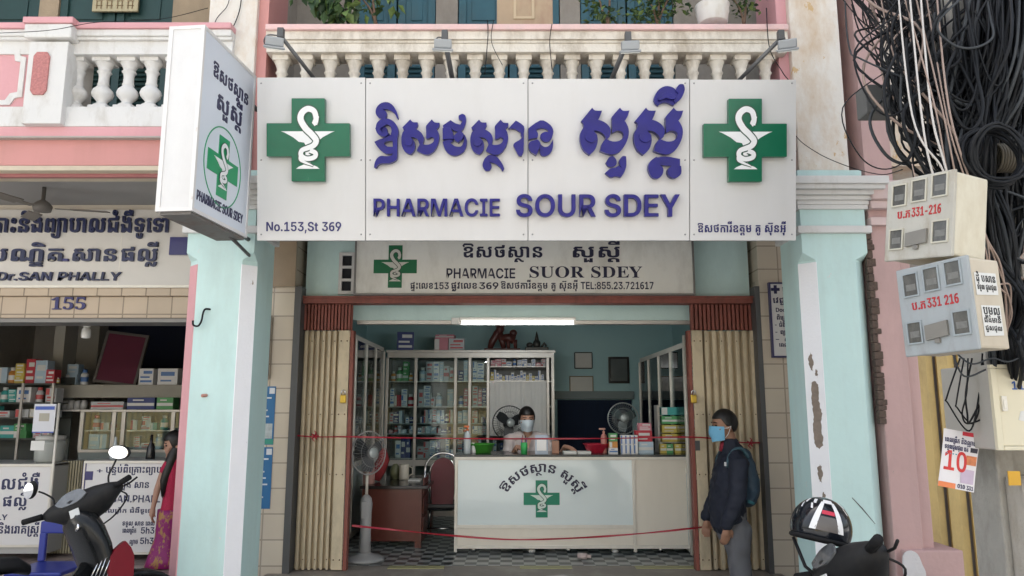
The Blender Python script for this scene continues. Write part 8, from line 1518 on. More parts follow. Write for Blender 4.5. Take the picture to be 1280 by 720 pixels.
# a coil of spare cable
s = MB(); c = at(1243, 195, 2.98)
for k in range(9):
    rr = .115+.006*(k % 4)+cr.uniform(-.012, .012); dy = .01*(k-4)+cr.uniform(-.01, .01); sx_ = cr.uniform(.85, 1.12); ph_ = cr.uniform(0, 6)
    s.tube([c+Vector((rr*sx_*math.cos(a*.2618), dy+.014*math.sin(a*.5236+ph_), rr*math.sin(a*.2618)*cr.uniform(.97, 1.03))) for a in range(24)], .0075, 6, closed=True)
tag(obj('cable_coil', s, M_CAB[0]), 'large round coil of thick black cable hung in front of the tangle', 'cable coil')
s = MB(); p = at(1262, 196, 3.1); 
for k in range(9): s.tube([p+Vector((-.05+.012*k, .02, 0))+Vector((0, .055*math.cos(a*.42), .06*math.sin(a*.42))) for a in range(15)], .006, 5, closed=True)
tag(obj('splice_case', s, mat('ribbed_brown', (.10,.085,.06), .6, var=.3)), 'brownish ribbed cable case hanging inside the black coil', 'cable case')
s = MB(); p = at(1098, 122, 3.9); s.box(p.x-.07, p.x+.12, p.y, p.y+.12, p.z-.09, p.z+.08, .01, M=None); tag(obj('junction_box', s, mat('dark_grey_box', (.13,.13,.125), .6, var=.15)), 'dark grey junction box on the pink pillar under the cables', 'junction box')
# light coloured service wires down over the meter boxes
def wires(lab, paths, r, mi, group=None):
    for pts in paths:
        s = MB(); s.tube(spline([at(p[0]+(cr.gauss(0, 5) if 0 < i < len(pts)-1 and len(paths) > 2 else 0), p[1]+(cr.gauss(0, 7) if len(paths) > 2 and i else 0), p[2]) for i, p in enumerate(pts)], 8), r*cr.uniform(.7, 1.1), 6); tag(obj('service_wire', s, M_CAB[mi]), lab, 'wire', group)
wires('thin pale wire of the bunch hanging across the front of the cream meter box', [[(1120+14*k, -40, 3.3), (1146+6*k, 130, 3.0), (1165+7*k, 205, 2.95), (1185+9*k, 270, 2.95), (1196+12*k, 330, 2.93), (1200+14*k, 370, 3.0)] for k in range(3)], .0045, 3, 'pale wires over the meter boxes')
wires('tan brown wire of the bunch bending around the meter boxes\' right side', [[(1120+16*k, -40, 3.35), (1166+5*k, 130, 3.0), (1192+6*k, 230, 2.98), (1222+3*k, 300, 2.98), (1240+2*k, 345, 3.0), (1262, 372+5*k, 3.05), (1258, 420, 3.1)] for k in range(4)], .005, 2, 'tan wires beside the meter boxes')
wires('thin brown wire looping over the cream meter box windows', [[(1140, 205, 2.93), (1148, 245, 2.92), (1150, 275, 2.92), (1170, 300, 2.92), (1188, 322, 2.92), (1207, 330, 2.94)]], .003, 2)
wires('dark cable of the loose strands dangling above the flyer', [[(1200+5*k, 448, 3.3), (1185+8*k, 490, 3.28), (1195+6*k, 515, 3.3), (1210+4*k, 530, 3.32), (1222+3*k, 500, 3.3), (1228, 455, 3.3)] for k in range(4)], .005, 0, 'dark strands above the flyer')
wires('teal wire wound loosely under the pale blue meter box', [[(1196, 442, 3.2), (1215, 455, 3.15), (1240, 448, 3.15), (1262, 452, 3.1), (1290, 438, 3.1)], [(1190, 440, 3.25), (1205, 470, 3.2), (1232, 462, 3.2)]], .004, 1, 'wires under the pale blue meter box')
wires('thin dark wire running down the right upper pier to the meter boxes', [[(985, 120, YP-.02), (992, 165, YP-.03), (1020, 190, YP-.02), (1060, 208, YP-.05), (1100, 218, 4.2), (1128, 212, 3.3)]], .004, 0)
wires('thin wire hanging in a curve beside the right upper pier', [[(958, 10, YP-.06), (962, 60, YP-.08), (978, 90, YP-.08), (990, 110, YP-.06), (988, 150, YP-.04), (995, 190, YP-.02)]], .0035, 0)
wires('thin wire strung across the clinic balcony rail', [[(-20, 42, YP-.1), (60, 38, YP-.1), (120, 28, YP-.1), (200, 24, YP-.1), (260, 10, YP-.05)]], .003, 0)
wires('wire running up the cream pier beside the projecting sign', [[(262, 55, YP+.02), (270, 25, YP+.02), (285, 5, YP+.02), (290, -30, YP+.02)], [(272, 60, YP+.025), (288, 40, YP+.025), (300, 10, YP+.025), (303, -30, YP+.025)]], .004, 0, 'wires on the cream pier')
wires('thin wire hanging down over the balcony rail above the sign', [[(609, 25, YP-.05), (608, 60, YP-.06), (606, 97, YP-.1)], [(617, 25, YP-.05), (623, 50, YP-.06), (628, 75, YP-.06)], [(690, 30, YP-.06), (691, 60, YP-.06), (690, 98, YP-.12)]], .003, 0, 'wires over the balcony rail')
# ------------------------------------------------------------------ scooters
M_SCB = mat('black_gloss_plastic', (.009,.010,.011), .22, var=.2, spec=.3, dirt=(.05,.047,.042), dirt_amt=.3, dscale=9); M_SCM = mat('black_matt_plastic', (.014,.014,.015), .55, var=.3, spec=.22, dirt=(.04,.038,.034), dirt_amt=.4, dscale=10)
M_SCR = mat('dark_red_paint', (.17,.003,.011), .3, spec=.3, var=.1); M_RUB = mat('rubber', (.012,.012,.013), .8, spec=.2)
M_MIR = mat('mirror_glass', (.8,.82,.85), .03, 1.); M_SEAT = mat('seat_vinyl', (.012,.012,.013), .5, var=.2, spec=.25)
def loft(mb, secs):
    """skin through closed sections of equal point count"""
    n = len(secs[0]); vs = [p for s_ in secs for p in s_]; fs = []
    for i in range(len(secs)-1):
        for k in range(n): k2 = (k+1) % n; fs.append((i*n+k, i*n+k2, (i+1)*n+k2, (i+1)*n+k))
    fs.append(list(range(n))[::-1]); fs.append([(len(secs)-1)*n+k for k in range(n)])
    o = mb.sm; mb.sm = True; mb.add(vs, fs); mb.sm = o
def ring(x, z, hy, hz, n=14, p=2.6, tilt=0.):
    r = []
    for k in range(n):
        a = 2*math.pi*k/n; c, s_ = math.cos(a), math.sin(a)
        y = hy*math.copysign(abs(c)**(2/p), c); q = hz*math.copysign(abs(s_)**(2/p), s_); r.append((x+q*math.sin(tilt), y, z+q*math.cos(tilt)))
    return r
def scooter(lab, steer=35):
    t = thing('scooter', lab, 'scooter', (0, 0, 0), None)
    for x in (-.62, .63):
        s = MB(); M = Matrix.Translation((x, 0, .285)) @ Matrix.Rotation(R(90), 4, 'X')
        s.lathe([(.06, -.05), (.06, .05)], (0,0,0), 14, M=M)
        for k in range(6): a = k*math.pi/3; s.tube([M @ Vector((.05*math.cos(a), .05*math.sin(a), 0)), M @ Vector((.2*math.cos(a+.2), .2*math.sin(a+.2), 0))], .014, 6)
        s.lathe([(.195, -.03), (.21, -.03), (.21, .03), (.195, .03), (.195, -.03)], (0,0,0), 28, M=M, cap=False); w = obj('wheel', s, M_ALU, t)
        s = MB(); s.lathe([(.211, -.035), (.25, -.045), (.285, -.02), (.285, .02), (.25, .045), (.211, .035)], (0,0,0), 28, M=M, cap=False); obj('tyre', s, M_RUB, w)
    s = MB()
    for sg in (-1, 1): s.tube([(.43, .07*sg, .72), (.63, .075*sg, .285)], .024, 8)
    obj('fork', s, M_SCM, t)
    s = MB(); prev = []
    for k in range(9): a = R(20+115*k/8); prev.append([(.63+.31*math.cos(a)*1.02, y, .285+(.31+dz)*math.sin(a)) for y, dz in ((-.07,-.03),(-.06,.0),(0,.015),(.06,.0),(.07,-.03),(.05,-.012),(0,-.0),(-.05,-.012))])
    loft(s, prev); obj('front_fender', s, M_SCB, t)
    # leg shield: a broad curved shell, black above, red wings below
    s = MB(); loft(s, [ring(.30, .985, .10, .06, 14, 2.6, R(90)), ring(.31, .94, .165, .075, 14, 2.6, R(90)), ring(.33, .88, .21, .08, 14, 2.6, R(90)), ring(.37, .78, .225, .075, 14, 2.6, R(90)), ring(.41, .64, .22, .06, 14, 2.6, R(90)), ring(.42, .50, .20, .05, 14, 2.6, R(90)), ring(.40, .36, .15, .045, 14, 2.6, R(90))]); obj('leg_shield', s, M_SCB, t)
    for sg in (-1, 1):
        s = MB(); o = [(.40,.70),(.48,.78),(.53,.70),(.52,.52),(.46,.36),(.38,.30),(.39,.48)]
        q = smoothpts(o, 3); q = q if area(q) > 0 else q[::-1]
        s.poly(q, .225, lambda a, b_, h: Vector((a, sg*h, b_)), z0=.185) if sg < 0 else s.poly(q[::-1], .225, lambda a, b_, h: Vector((a, h, b_)), z0=.185)
        obj('red_wing', s, M_SCR, t, bevel=.008)
    s = MB()
    for k in range(5): s.tube([(.30+.022*k, -.214+.0*k, .60), (.335+.022*k, -.222, .70-.012*abs(k-2))], .0035, 5)
    obj('silver_stripes', s, M_CHROME, t)
    s = MB(); loft(s, [ring(.36, .60, .10, .12), ring(.2, .44, .085, .10), ring(.0, .45, .10, .11), ring(-.2, .52, .13, .13), ring(-.5, .60, .12, .11), ring(-.85, .70, .06, .06)]); obj('body_shell', s, M_SCB, t)
    for sg in (-1, 1):
        s = MB(); q = smoothpts([(.02,.52),(.02,.66),(-.4,.72),(-.86,.78),(-.84,.70),(-.45,.54)], 3); q = q if area(q) > 0 else q[::-1]
        if sg < 0: s.poly(q, .15, lambda a, b_, h: Vector((a, -h, b_)), z0=.11)
        else: s.poly(q[::-1], .15, lambda a, b_, h: Vector((a, h, b_)), z0=.11)
        obj('side_panel', s, M_SCB, t, bevel=.01)
    s = MB(); loft(s, [ring(.05, .69, .06, .03), ring(-.02, .725, .11, .045), ring(-.2, .735, .135, .05), ring(-.38, .755, .14, .05), ring(-.45, .775, .14, .055), ring(-.7, .79, .12, .045), ring(-.82, .795, .06, .025)]); obj('seat', s, M_SEAT, t)
    s = MB(); s.tube([(-.6, -.13, .76), (-.8, -.14, .83), (-.92, -.08, .85), (-.92, .08, .85), (-.8, .14, .83), (-.6, .13, .76)], .014, 8); obj('grab_rail', s, M_ALU, t)
    s = MB(); loft(s, [ring(-.84, .73, .07, .04), ring(-.92, .735, .05, .03)]); obj('tail_light', s, mat('red_lens', (.4,.01,.01), .15), t)
    s = MB(); s.box(-.15, .15, -.09, .09, .25, .42, .03); s.cyl((.15, 0, .36), (.26, 0, .38), .06, 14); obj('engine', s, M_ALU, t)
    s = MB(); s.tube([(.2, -.1, .28), (-.2, -.14, .25), (-.45, -.15, .29)], .02, 8); s.tube([(-.4, -.15, .28), (-.85, -.16, .36)], .042, 12); obj('exhaust', s, M_CHROME, t)
    s = MB(); s.tube([(-.05, .12, .24), (-.1, .26, .02), (-.16, .27, .008)], .01, 6); obj('side_stand', s, M_SCM, t)
    # everything that turns with the handlebar
    SM = Matrix.Translation((.33, 0, 1.0)) @ Matrix.Rotation(R(steer), 4, Vector((-math.sin(R(26)), 0, math.cos(R(26))))) @ Matrix.Rotation(R(-8), 4, 'Y')
    def sobj(nm, mb, m_, par=t, **k):
        mb.v = [SM @ p for p in mb.v]; return obj(nm, mb, m_, par, **k)
    s = MB(); sec = []
    for y, zc_, rx, rz in ((-.25, .035, .03, .03), (-.20, .03, .06, .05), (-.11, .01, .10, .085), (0, .0, .12, .10), (.11, .01, .10, .085), (.20, .03, .06, .05), (.25, .035, .03, .03)):
        sec.append([(rx*math.cos(2*math.pi*k/14), y, zc_+rz*math.sin(2*math.pi*k/14)) for k in range(14)])
    loft(s, sec); cowl = sobj('handlebar_cowl', s, M_SCM)
    s = MB(); q = smoothpts([(-.10,-.0),(-.06,.035),(.0,.045),(.06,.035),(.10,-.0),(.05,-.03),(-.05,-.03)], 3)
    s.poly(q[::-1], .008, lambda a, b_, h: Vector((-.088-h*.9+b_*.6, a*1.05, .056+b_*1.05+h*.5))); sobj('instrument_panel', s, mat('smoked_lens', (.11,.115,.12), .1, var=.5, vscale=20), cowl)
    s = MB(); loft(s, [[(.07+.035*math.cos(2*math.pi*k/14)*0+o, .075*sc*math.cos(2*math.pi*k/14), .005+.055*sc*math.sin(2*math.pi*k/14)) for k in range(14)] for o, sc in ((.0, 1.), (.035, .85), (.05, .4))]); sobj('headlight', s, mat('clear_lens', (.5,.52,.54), .08), cowl)
    for sg in (-1, 1):
        s = MB(); s.tube([(-.01, .2*sg, .035), (-.04, .335*sg, .045)], .0125, 8); s.tube([(-.035, .25*sg, .04), (-.055, .36*sg, .05)], .0175, 10); sobj('grip', s, M_RUB, cowl)
        s = MB(); s.tube([(.03, .2*sg, .03), (.035, .29*sg, .035), (.012, .36*sg, .045)], .006, 6); sobj('brake_lever', s, M_SCM, cowl)
        s = MB(); s.tube(spline([(.0, .185*sg, .06), (.01, .19*sg, .12), (.015, .235*sg, .17), (.01, .27*sg, .20)], 5), .0055, 6); mr = sobj('mirror_stalk', s, M_SCM, cowl)
        M = Matrix.Translation((.0, .305*sg, .225)) @ Matrix.Rotation(R(-14*sg-4), 4, 'Z') @ Matrix.Rotation(R(-6), 4, 'Y') @ Matrix.Rotation(R(-28*sg), 4, 'X')
        s = MB(); s.ell((0, 0, 0), (.02, .066, .042), 18, 10, M=M); sobj('mirror_shell', s, M_SCM, mr)
        s = MB(); n = 20; s.add([(-.0205, .057*math.cos(2*math.pi*k/n), .038*math.sin(2*math.pi*k/n)) for k in range(n)], [list(range(n))], M=M); sobj('mirror_glass', s, M_MIR, mr)
    s = MB(); s.tube(spline([(.02, -.2, .03), (.10, -.21, -.02), (.08, -.12, -.10), (.02, -.05, -.14)], 6), .005, 6); s.tube(spline([(.02, .2, .03), (.10, .2, -.02), (.08, .12, -.1), (.02, .05, -.14)], 6), .005, 6); sobj('cables', s, M_SCM, cowl)
    s = MB(); s.box(-.124, -.119, -.055, .005, -.055, -.01); sobj('white_sticker', s, mat('white_sticker', (.6,.62,.62), .4), cowl)
    s = MB(); s.box(-.118, -.110, -.045, -.005, -.080, -.057); sobj('green_sticker', s, mat('green_sticker', (.2,.45,.40), .4), cowl)
    s = MB(); M = Matrix.Translation((.262, -.12, .885)) @ Matrix.Rotation(R(-80), 4, 'Y'); s.lathe([(.022, 0), (.022, .012), (.012, .014)], (0,0,0), 16, M=M); s.cyl((.262, -.12, .885), (.25, -.12, .885), .008, 8); obj('ignition_lock', s, M_CHROME, t)
    return t
def place(t, loc, head, lean): t.location = loc; t.rotation_euler = (R(lean), 0, R(head))
sc1 = scooter('black and dark red scooter leaning on its stand before the left clinic')
place(sc1, (-2.66, 4.22, PAVE-.03), 48, -9)
sc2 = copy_tree(sc1, label='second scooter at the lower right with a black helmet hung on its handlebar'); sc2['group'] = sc1['group'] = 'scooters parked on the pavement'
place(sc2, (at(1064, 712, 2.95).x-.36, 3.0, .03), -30, -9)
for c in [c for k in kids(sc2) if k.name.startswith('handlebar') for c in kids(k) if c.name.startswith('mirror')]:      # it has lost its mirrors
    for q in kids(c): bpy.data.objects.remove(q)
    bpy.data.objects.remove(c)
# helmet
hp = at(1026, 660, 3.12)
hm = thing('helmet', 'black motorcycle helmet with white and red patches, hung on the right scooter\'s handlebar', 'helmet', hp)
HM = Matrix.Translation(hp) @ Matrix.Rotation(R(-10), 4, 'Z') @ Matrix.Rotation(R(12), 4, 'Y') @ Matrix.Rotation(R(-8), 4, 'X')
s = MB(); n, mrg = 28, 16; vs = []; fs = []
def hpt(a, t, k=1.): return Vector((.117*k*math.sin(t)*math.cos(a), .130*k*math.sin(t)*math.sin(a), .122*k*math.cos(t)))
tmax = R(112)
for i in range(mrg+1):
    for k in range(n): vs.append(hpt(2*math.pi*k/n, max(.001, tmax*i/mrg)))
for i in range(mrg+1):
    for k in range(n): vs.append(hpt(2*math.pi*k/n, max(.001, tmax*i/mrg), .88))
o = n*(mrg+1)
for i in range(mrg):
    for k in range(n):
        k2 = (k+1) % n; fs.append((i*n+k, (i+1)*n+k, (i+1)*n+k2, i*n+k2)); fs.append((o+i*n+k2, o+(i+1)*n+k2, o+(i+1)*n+k, o+i*n+k))
for k in range(n): k2 = (k+1) % n; fs.append((mrg*n+k, o+mrg*n+k, o+mrg*n+k2, mrg*n+k2))
s.sm = True; s.add(vs, fs, HM); obj('helmet_shell', s, mat('helmet_black', (.008,.010,.014), .12, spec=.45), hm)
def hpatch(nm, pts, m_, k=1.012):
    s = MB(); s.sm = True; q = [HM @ hpt(R(a), R(t), k) for a, t in pts]; q2 = [HM @ hpt(R(a), R(t), 1.0) for a, t in pts]; s.add(q, [list(range(len(q)))]); s.add(q+q2, [(i, (i+1) % len(q), len(q)+(i+1) % len(q), len(q)+i) for i in range(len(q))]); return obj(nm, s, m_, hm)
W_ = mat('helmet_white', (.72,.72,.72), .3)
def hstrip(nm, a0, a1, t0, t1, m_, k=1.012, da0=0., da1=0., nn=7):
    s = MB(); s.sm = True
    for i in range(nn):
        t = t0+(t1-t0)*i/(nn-1); f_ = i/(nn-1)
        for j in range(5): s.v.append(HM @ hpt(R(a0+da0*f_+(a1+da1*f_-a0-da0*f_)*j/4), R(t), k))
    for i in range(nn-1):
        for j in range(4): s.f.append([i*5+j, (i+1)*5+j, (i+1)*5+j+1, i*5+j+1]); s.mi.append(0); s.smooth.append(True)
    return obj(nm, s, m_, hm)
hstrip('white_stripe', -112, -102, 36, 96, W_, da0=-14, da1=-12); hstrip('white_stripe', -84, -74, 36, 96, W_, da0=12, da1=14); hstrip('white_stripe', -108, -78, 28, 40, W_)
hstrip('grey_patch', -107, -79, 70, 96, mat('helmet_grey', (.10,.09,.085), .4), k=1.010, da0=-10, da1=10); hstrip('red_script', -106, -80, 58, 66, mat('helmet_red', (.5,.03,.06), .4), k=1.016)
for a0 in (-168, -140, -52, -24): hstrip('white_curl', a0, a0+13, 30, 44, W_, da0=9, da1=3); hstrip('white_curl', a0+3, a0+8, 45, 58, W_, da0=6, da1=6)
s = MB(); s.tube([HM @ hpt(2*math.pi*k/28, tmax, 1.0) for k in range(28)], .009, 6, closed=True); obj('helmet_rim', s, M_RUB, hm)
s = MB(); s.tube([HM @ Vector(q) for q in ((-.10, .0, -.06), (-.05, -.04, -.16), (.02, -.05, -.2), (.08, -.02, -.13), (.11, .0, -.06))], .007, 6); obj('chin_strap', s, M_BLACK, hm)

# ------------------------------------------------------------------ people
M_SKIN = mat('skin', (.30,.155,.095), .5, var=.1, vscale=18); M_SKINF = mat('skin_fair', (.42,.235,.165), .5, var=.08, vscale=18); M_HAIR = mat('black_hair', (.010,.008,.007), .45, var=.4, vscale=60, stretch=(1,1,.2))
def fuse(name, mb, m, parent, voxel=.012, it=6):
    """melt overlapping shapes into one continuous skin"""
    o = obj(name, mb, m, parent); r = o.modifiers.new('r', 'REMESH'); r.mode = 'VOXEL'; r.voxel_size = voxel; r.use_smooth_shade = True
    sm = o.modifiers.new('s', 'SMOOTH'); sm.iterations = it; sm.factor = .5
    dg = bpy.context.evaluated_depsgraph_get(); dg.update(); me = bpy.data.meshes.new_from_object(o.evaluated_get(dg), depsgraph=dg); o.modifiers.clear()
    old_ = o.data; o.data = me; bpy.data.meshes.remove(old_); me.name = name
    if not me.materials: me.materials.append(m)
    me.polygons.foreach_set('use_smooth', [True]*len(me.polygons)); return o
from mathutils import noise as mnoise
def wrinkle(o, amp=.007, sc=9., stretch=(1, 1, 1)):
    """folds of cloth"""
    me = o.data; nn = [v.normal.copy() for v in me.vertices]
    for v, n_ in zip(me.vertices, nn):
        p = Vector((v.co.x*stretch[0], v.co.y*stretch[1], v.co.z*stretch[2]))*sc
        q = 1-2*abs(mnoise.noise(p)); v.co += n_*amp*(q*.8+.5*mnoise.noise(p*2.7)-.2)
    me.update()
def et(mb, pts, rs, fl=1., seg=14, axis='y'):
    """tapered limb or trunk whose section is stretched across the body by fl"""
    P = [Vector(p) for p in pts]; k0 = len(mb.v); mb.tube(P, rs, seg)
    for p0, r0 in ((P[0], rs[0]), (P[-1], rs[-1])): mb.ell(p0, (r0, r0, r0), seg, 8)
    if fl != 1.:
        c = sum((getattr(p, axis) for p in P))/len(P)
        for v in mb.v[k0:]: setattr(v, axis, c+(getattr(v, axis)-c)*fl)
def hand(mb, wrist, d, nrm, L=.17, curl=.5, side=1, r=.0085):
    """palm, four curled fingers of unequal length and a thumb; d = along the hand, nrm = palm side"""
    d = Vector(d).normalized(); nrm = Vector(nrm); nrm = (nrm-d*nrm.dot(d)).normalized(); a = d.cross(nrm)*side; w = Vector(wrist)
    mb.tube([w, w+d*L*.22, w+d*L*.46], [.021, .026, .024], 10)
    for k in range(4):
        b0 = w+d*L*.2+a*(.024-.016*k)*.7; kn = w+d*L*.50+a*(.03-.0195*k); l = L*(.44, .50, .47, .36)[k]
        p1 = kn+(d*math.cos(curl*.6)+nrm*math.sin(curl*.6))*l*.45; p2 = p1+(d*math.cos(curl*1.5)+nrm*math.sin(curl*1.5))*l*.32; p3 = p2+(d*math.cos(curl*2.2)+nrm*math.sin(curl*2.2))*l*.23
        mb.tube([b0, kn, p1, p2, p3], [r*1.2, r*1.15, r, r*.92, r*.8], 8); mb.ell(p3, (r*.8,)*3, 8, 6)
    t0 = w+d*L*.14+a*.02; t1 = t0+(d*.6+a*.8).normalized()*L*.24; t2 = t1+(d*.85+a*.25+nrm*.4).normalized()*L*.2; t3 = t2+(d*.9+nrm*.5).normalized()*L*.14
    mb.tube([t0, t1, t2, t3], [r*1.5, r*1.25, r*1.05, r*.85], 8); mb.ell(t3, (r*.85,)*3, 8, 6)
def head_mb(mb, M, w=.076, d=.094, h=.115):
    """skull, jaw, nose, brow, lips and ears; face towards local -Y, M places the head's centre"""
    mb.ell((0, .008, .022), (w, d, h*.86), 20, 14, M=M); mb.ell((0, -.022, -.045), (w*.78, d*.70, h*.60), 18, 12, M=M)
    mb.ell((0, -.060, -.092), (.026, .022, .017), 10, 8, M=M)
    mb.ell((0, -d*.90, -.022), (.0125, .016, .012), 10, 8, M=M); mb.ell((0, -d*.86, .004), (.009, .014, .026), 10, 8, M=M)
    mb.ell((0, -d*.80, .024), (.05, .018, .010), 12, 8, M=M); mb.ell((0, -d*.80, -.058), (.024, .014, .006), 10, 6, M=M); mb.ell((0, -d*.78, -.066), (.022, .013, .006), 10, 6, M=M)
    for sg in (-1, 1): mb.ell((sg*w*.98, .012, -.008), (.010, .020, .031), 10, 8, M=M); mb.ell((sg*w*.60, -d*.6, -.022), (.024, .022, .02), 10, 8, M=M)
def eyes(parent, M, d=.094):
    for sg in (-1, 1):
        s = MB(); s.ell((sg*.031, -d*.80, .006), (.0135, .008, .0065), 10, 8, M=M); obj('eye', s, mat('eye_dark', (.03,.02,.016), .25), parent)
        s = MB(); s.tube([M @ Vector((sg*.012, -d*.93, .026)), M @ Vector((sg*.03, -d*.93, .032)), M @ Vector((sg*.05, -d*.78, .026))], .0035, 6); obj('eyebrow', s, M_HAIR, parent)
def hair_cap(mb, M, w, d, h, low_back=-.06, front=.055, side=-.005):
    """cap of hair over the skull with a hairline; a shell with thickness"""
    n, mr = 32, 12; vs = []; fs = []
    for k_ in (1.0, .93):
        for i in range(mr+1):
            for k in range(n):
                a = 2*math.pi*k/n; fy = -math.sin(a)          # +1 at the face
                zl = front if fy > .55 else (side if fy > -.1 else low_back)
                if .2 < fy <= .55: zl = side+(front-side)*(fy-.2)/.35
                if -.5 < fy <= -.1: zl = low_back+(side-low_back)*(fy+.5)/.4
                tm = math.acos(max(-.95, min(.95, (zl-.022)/h))); t = max(.001, tm*i/mr)
                vs.append((w*k_*math.sin(t)*math.cos(a)*(1+.012*math.sin(9*a+3*i)+rnd.uniform(-.022, .022)), .008+d*k_*math.sin(t)*math.sin(a), .022+h*k_*math.cos(t)))
    o = n*(mr+1)
    for i in range(mr):
        for k in range(n): k2 = (k+1) % n; fs.append((i*n+k, (i+1)*n+k, (i+1)*n+k2, i*n+k2)); fs.append((o+i*n+k2, o+(i+1)*n+k2, o+(i+1)*n+k, o+i*n+k))
    for k in range(n): k2 = (k+1) % n; fs.append((mr*n+k, o+mr*n+k, o+mr*n+k2, mr*n+k2))
    mb.sm = True; mb.add(vs, fs, M); mb.sm = False
def mask(parent, M, m_, d=.094, w=.076):
    s = MB(); s.sm = True; n = 12; rows_ = 7
    for k_ in (1., .96):
        for i in range(rows_):
            f_ = i/(rows_-1); z = -.004-.098*f_; bul = .012+.016*math.sin(math.pi*min(1, f_*1.1))
            for k in range(n+1):
                g_ = -1+2*k/n; a = g_*R(72); rx = w*(1.06-.22*f_); ry = d*(1.14-.13*f_)
                s.v.append(M @ Vector((rx*math.sin(a)*k_, -(ry*math.cos(a)+bul*math.cos(a)**3)*k_+.004-.004*f_, z+.012*(1-abs(g_))*(-1 if f_ > .9 else (1 if f_ < .1 else 0))+.004*math.sin(f_*18))))
    o = rows_*(n+1)
    for b_ in (0, o):
        for i in range(rows_-1):
            for k in range(n): q = [b_+i*(n+1)+k, b_+(i+1)*(n+1)+k, b_+(i+1)*(n+1)+k+1, b_+i*(n+1)+k+1]; s.f.append(q if b_ else q[::-1]); s.mi.append(0); s.smooth.append(True)
    mk = obj('face_mask', s, m_, parent)
    s = MB()
    for sg in (-1, 1):
        for z0 in (-.016, -.088): s.tube([M @ Vector((sg*w*.98, -.03, z0)), M @ Vector((sg*w*1.06, -.004, (z0-.01)*.6)), M @ Vector((sg*w*1.07, .022, -.004))], .002, 5)
    obj('ear_loop', s, mat('mask_loop', (.75,.77,.78), .6), mk)
# --- the customer in front of the right shutter, in profile, looking left into the shop
YM = 5.78
P = lambda px, py, dy=0.: Vector((X(px, py, YM), YM+dy, Z(py, YM)))
man = thing('person', 'man in dark navy jacket and grey trousers, blue face mask, standing at the counter side', 'person', (X(915, 700, YM), YM, PAVE))
hc = P(905, 532); MH = Matrix.Translation(hc) @ Matrix.Rotation(R(-84), 4, 'Z') @ Matrix.Rotation(R(4), 4, 'X')
b = MB(); head_mb(b, MH, .074, .093, .113); et(b, [P(911, 545), P(914, 560), P(916, 575)], [.050, .054, .07], 1.05)
et(b, [P(916, 580), P(914, 610), P(913, 650)], [.09, .10, .10], 1.3)
for sg in (-1, 1):
    fx_ = .0 if sg < 0 else .03
    hip = P(917+(4 if sg > 0 else 0), 668, .09*sg); kn = Vector((hip.x+.0+fx_, hip.y, PAVE+.47)); ank = Vector((hip.x+.03+fx_, hip.y, PAVE+.09))
    et(b, [hip, kn, ank], [.085, .055, .038]); b.ell((ank.x-.06, ank.y, PAVE+.04), (.12, .042, .04), 14, 8)
    sh_ = P(915, 574, .17*sg); el = P(910, 615, .225*sg); wr = P(899 if sg < 0 else 893, 651, .20*sg)
    et(b, [sh_, el, wr], [.05, .04, .027]); hand(b, wr, (-.15, 0, -1), (-.2, -.9*sg, 0), .165, .45, -sg)
fuse('body', b, M_SKIN, man, .009, 3)
h = MB(); hair_cap(h, MH, .083, .102, .108, -.05, .058, -.002); obj('hair', h, M_HAIR, man); eyes(man, MH)
mask(man, MH, mat('blue_mask', (.16,.42,.62), .7, var=.06, bump=.2))
j = MB()
et(j, [P(918, 566), P(914, 585), P(910, 612), P(909, 640), P(910, 650)], [.075, .125, .132, .13, .128], 1.32)
for sg in (-1, 1): 
    et(j, [P(913, 570, .13*sg), P(915, 576, .18*sg), P(910, 615, .232*sg), P(899 if sg < 0 else 893, 650, .205*sg)], [.06, .072, .062, .048]); 
et(j, [P(913, 556), P(914, 563)], [.068, .075], 1.05)
M_JACK = mat('navy_jacket', (.010,.013,.026), .75, var=.35, vscale=9, bump=.35, bscale=12)
wrinkle(fuse('jacket', j, M_JACK, man, .010, 4), .011, 8., (1, 1, 1.5))
s = MB(); et(s, [P(904, 556), P(901, 562)], [.026, .014], 1.4); obj('red_collar', s, mat('red_shirt', (.22,.015,.03), .8), man)
s = MB(); s.box(-.008, .008, -.002, .002, -.014, .014, M=Matrix.Translation(P(899, 578, -.165)) @ Matrix.Rotation(R(-40), 4, 'Z')); obj('chest_mark', s, mat('pale_mark', (.5,.5,.5), .6), man)
tr = MB()
for sg in (-1, 1):
    fx_ = .0 if sg < 0 else .03
    hip = P(917+(4 if sg > 0 else 0), 662, .085*sg); kn = Vector((hip.x+.0+fx_, hip.y+.01*sg, PAVE+.47)); ank = Vector((hip.x+.03+fx_, hip.y, PAVE+.07)); et(tr, [hip, hip.lerp(kn, .5), kn, ank], [.108, .098, .082, .078])
et(tr, [P(914, 640), P(915, 662)], [.115, .118], 1.25)
wrinkle(fuse('trousers', tr, mat('grey_trousers', (.115,.115,.125), .85, var=.2, vscale=5, bump=.3, bscale=9), man, .011, 3), .010, 8., (1, 1, .8))
for sg in (-1, 1):
    s = MB(); hip = P(917+(4 if sg > 0 else 0), 668, .09*sg); s.ell((hip.x+.03+(.03 if sg > 0 else 0)-.07, hip.y, PAVE+.045), (.14, .052, .045), 14, 8); obj('shoe', s, mat('dark_shoe', (.03,.025,.02), .5), man)
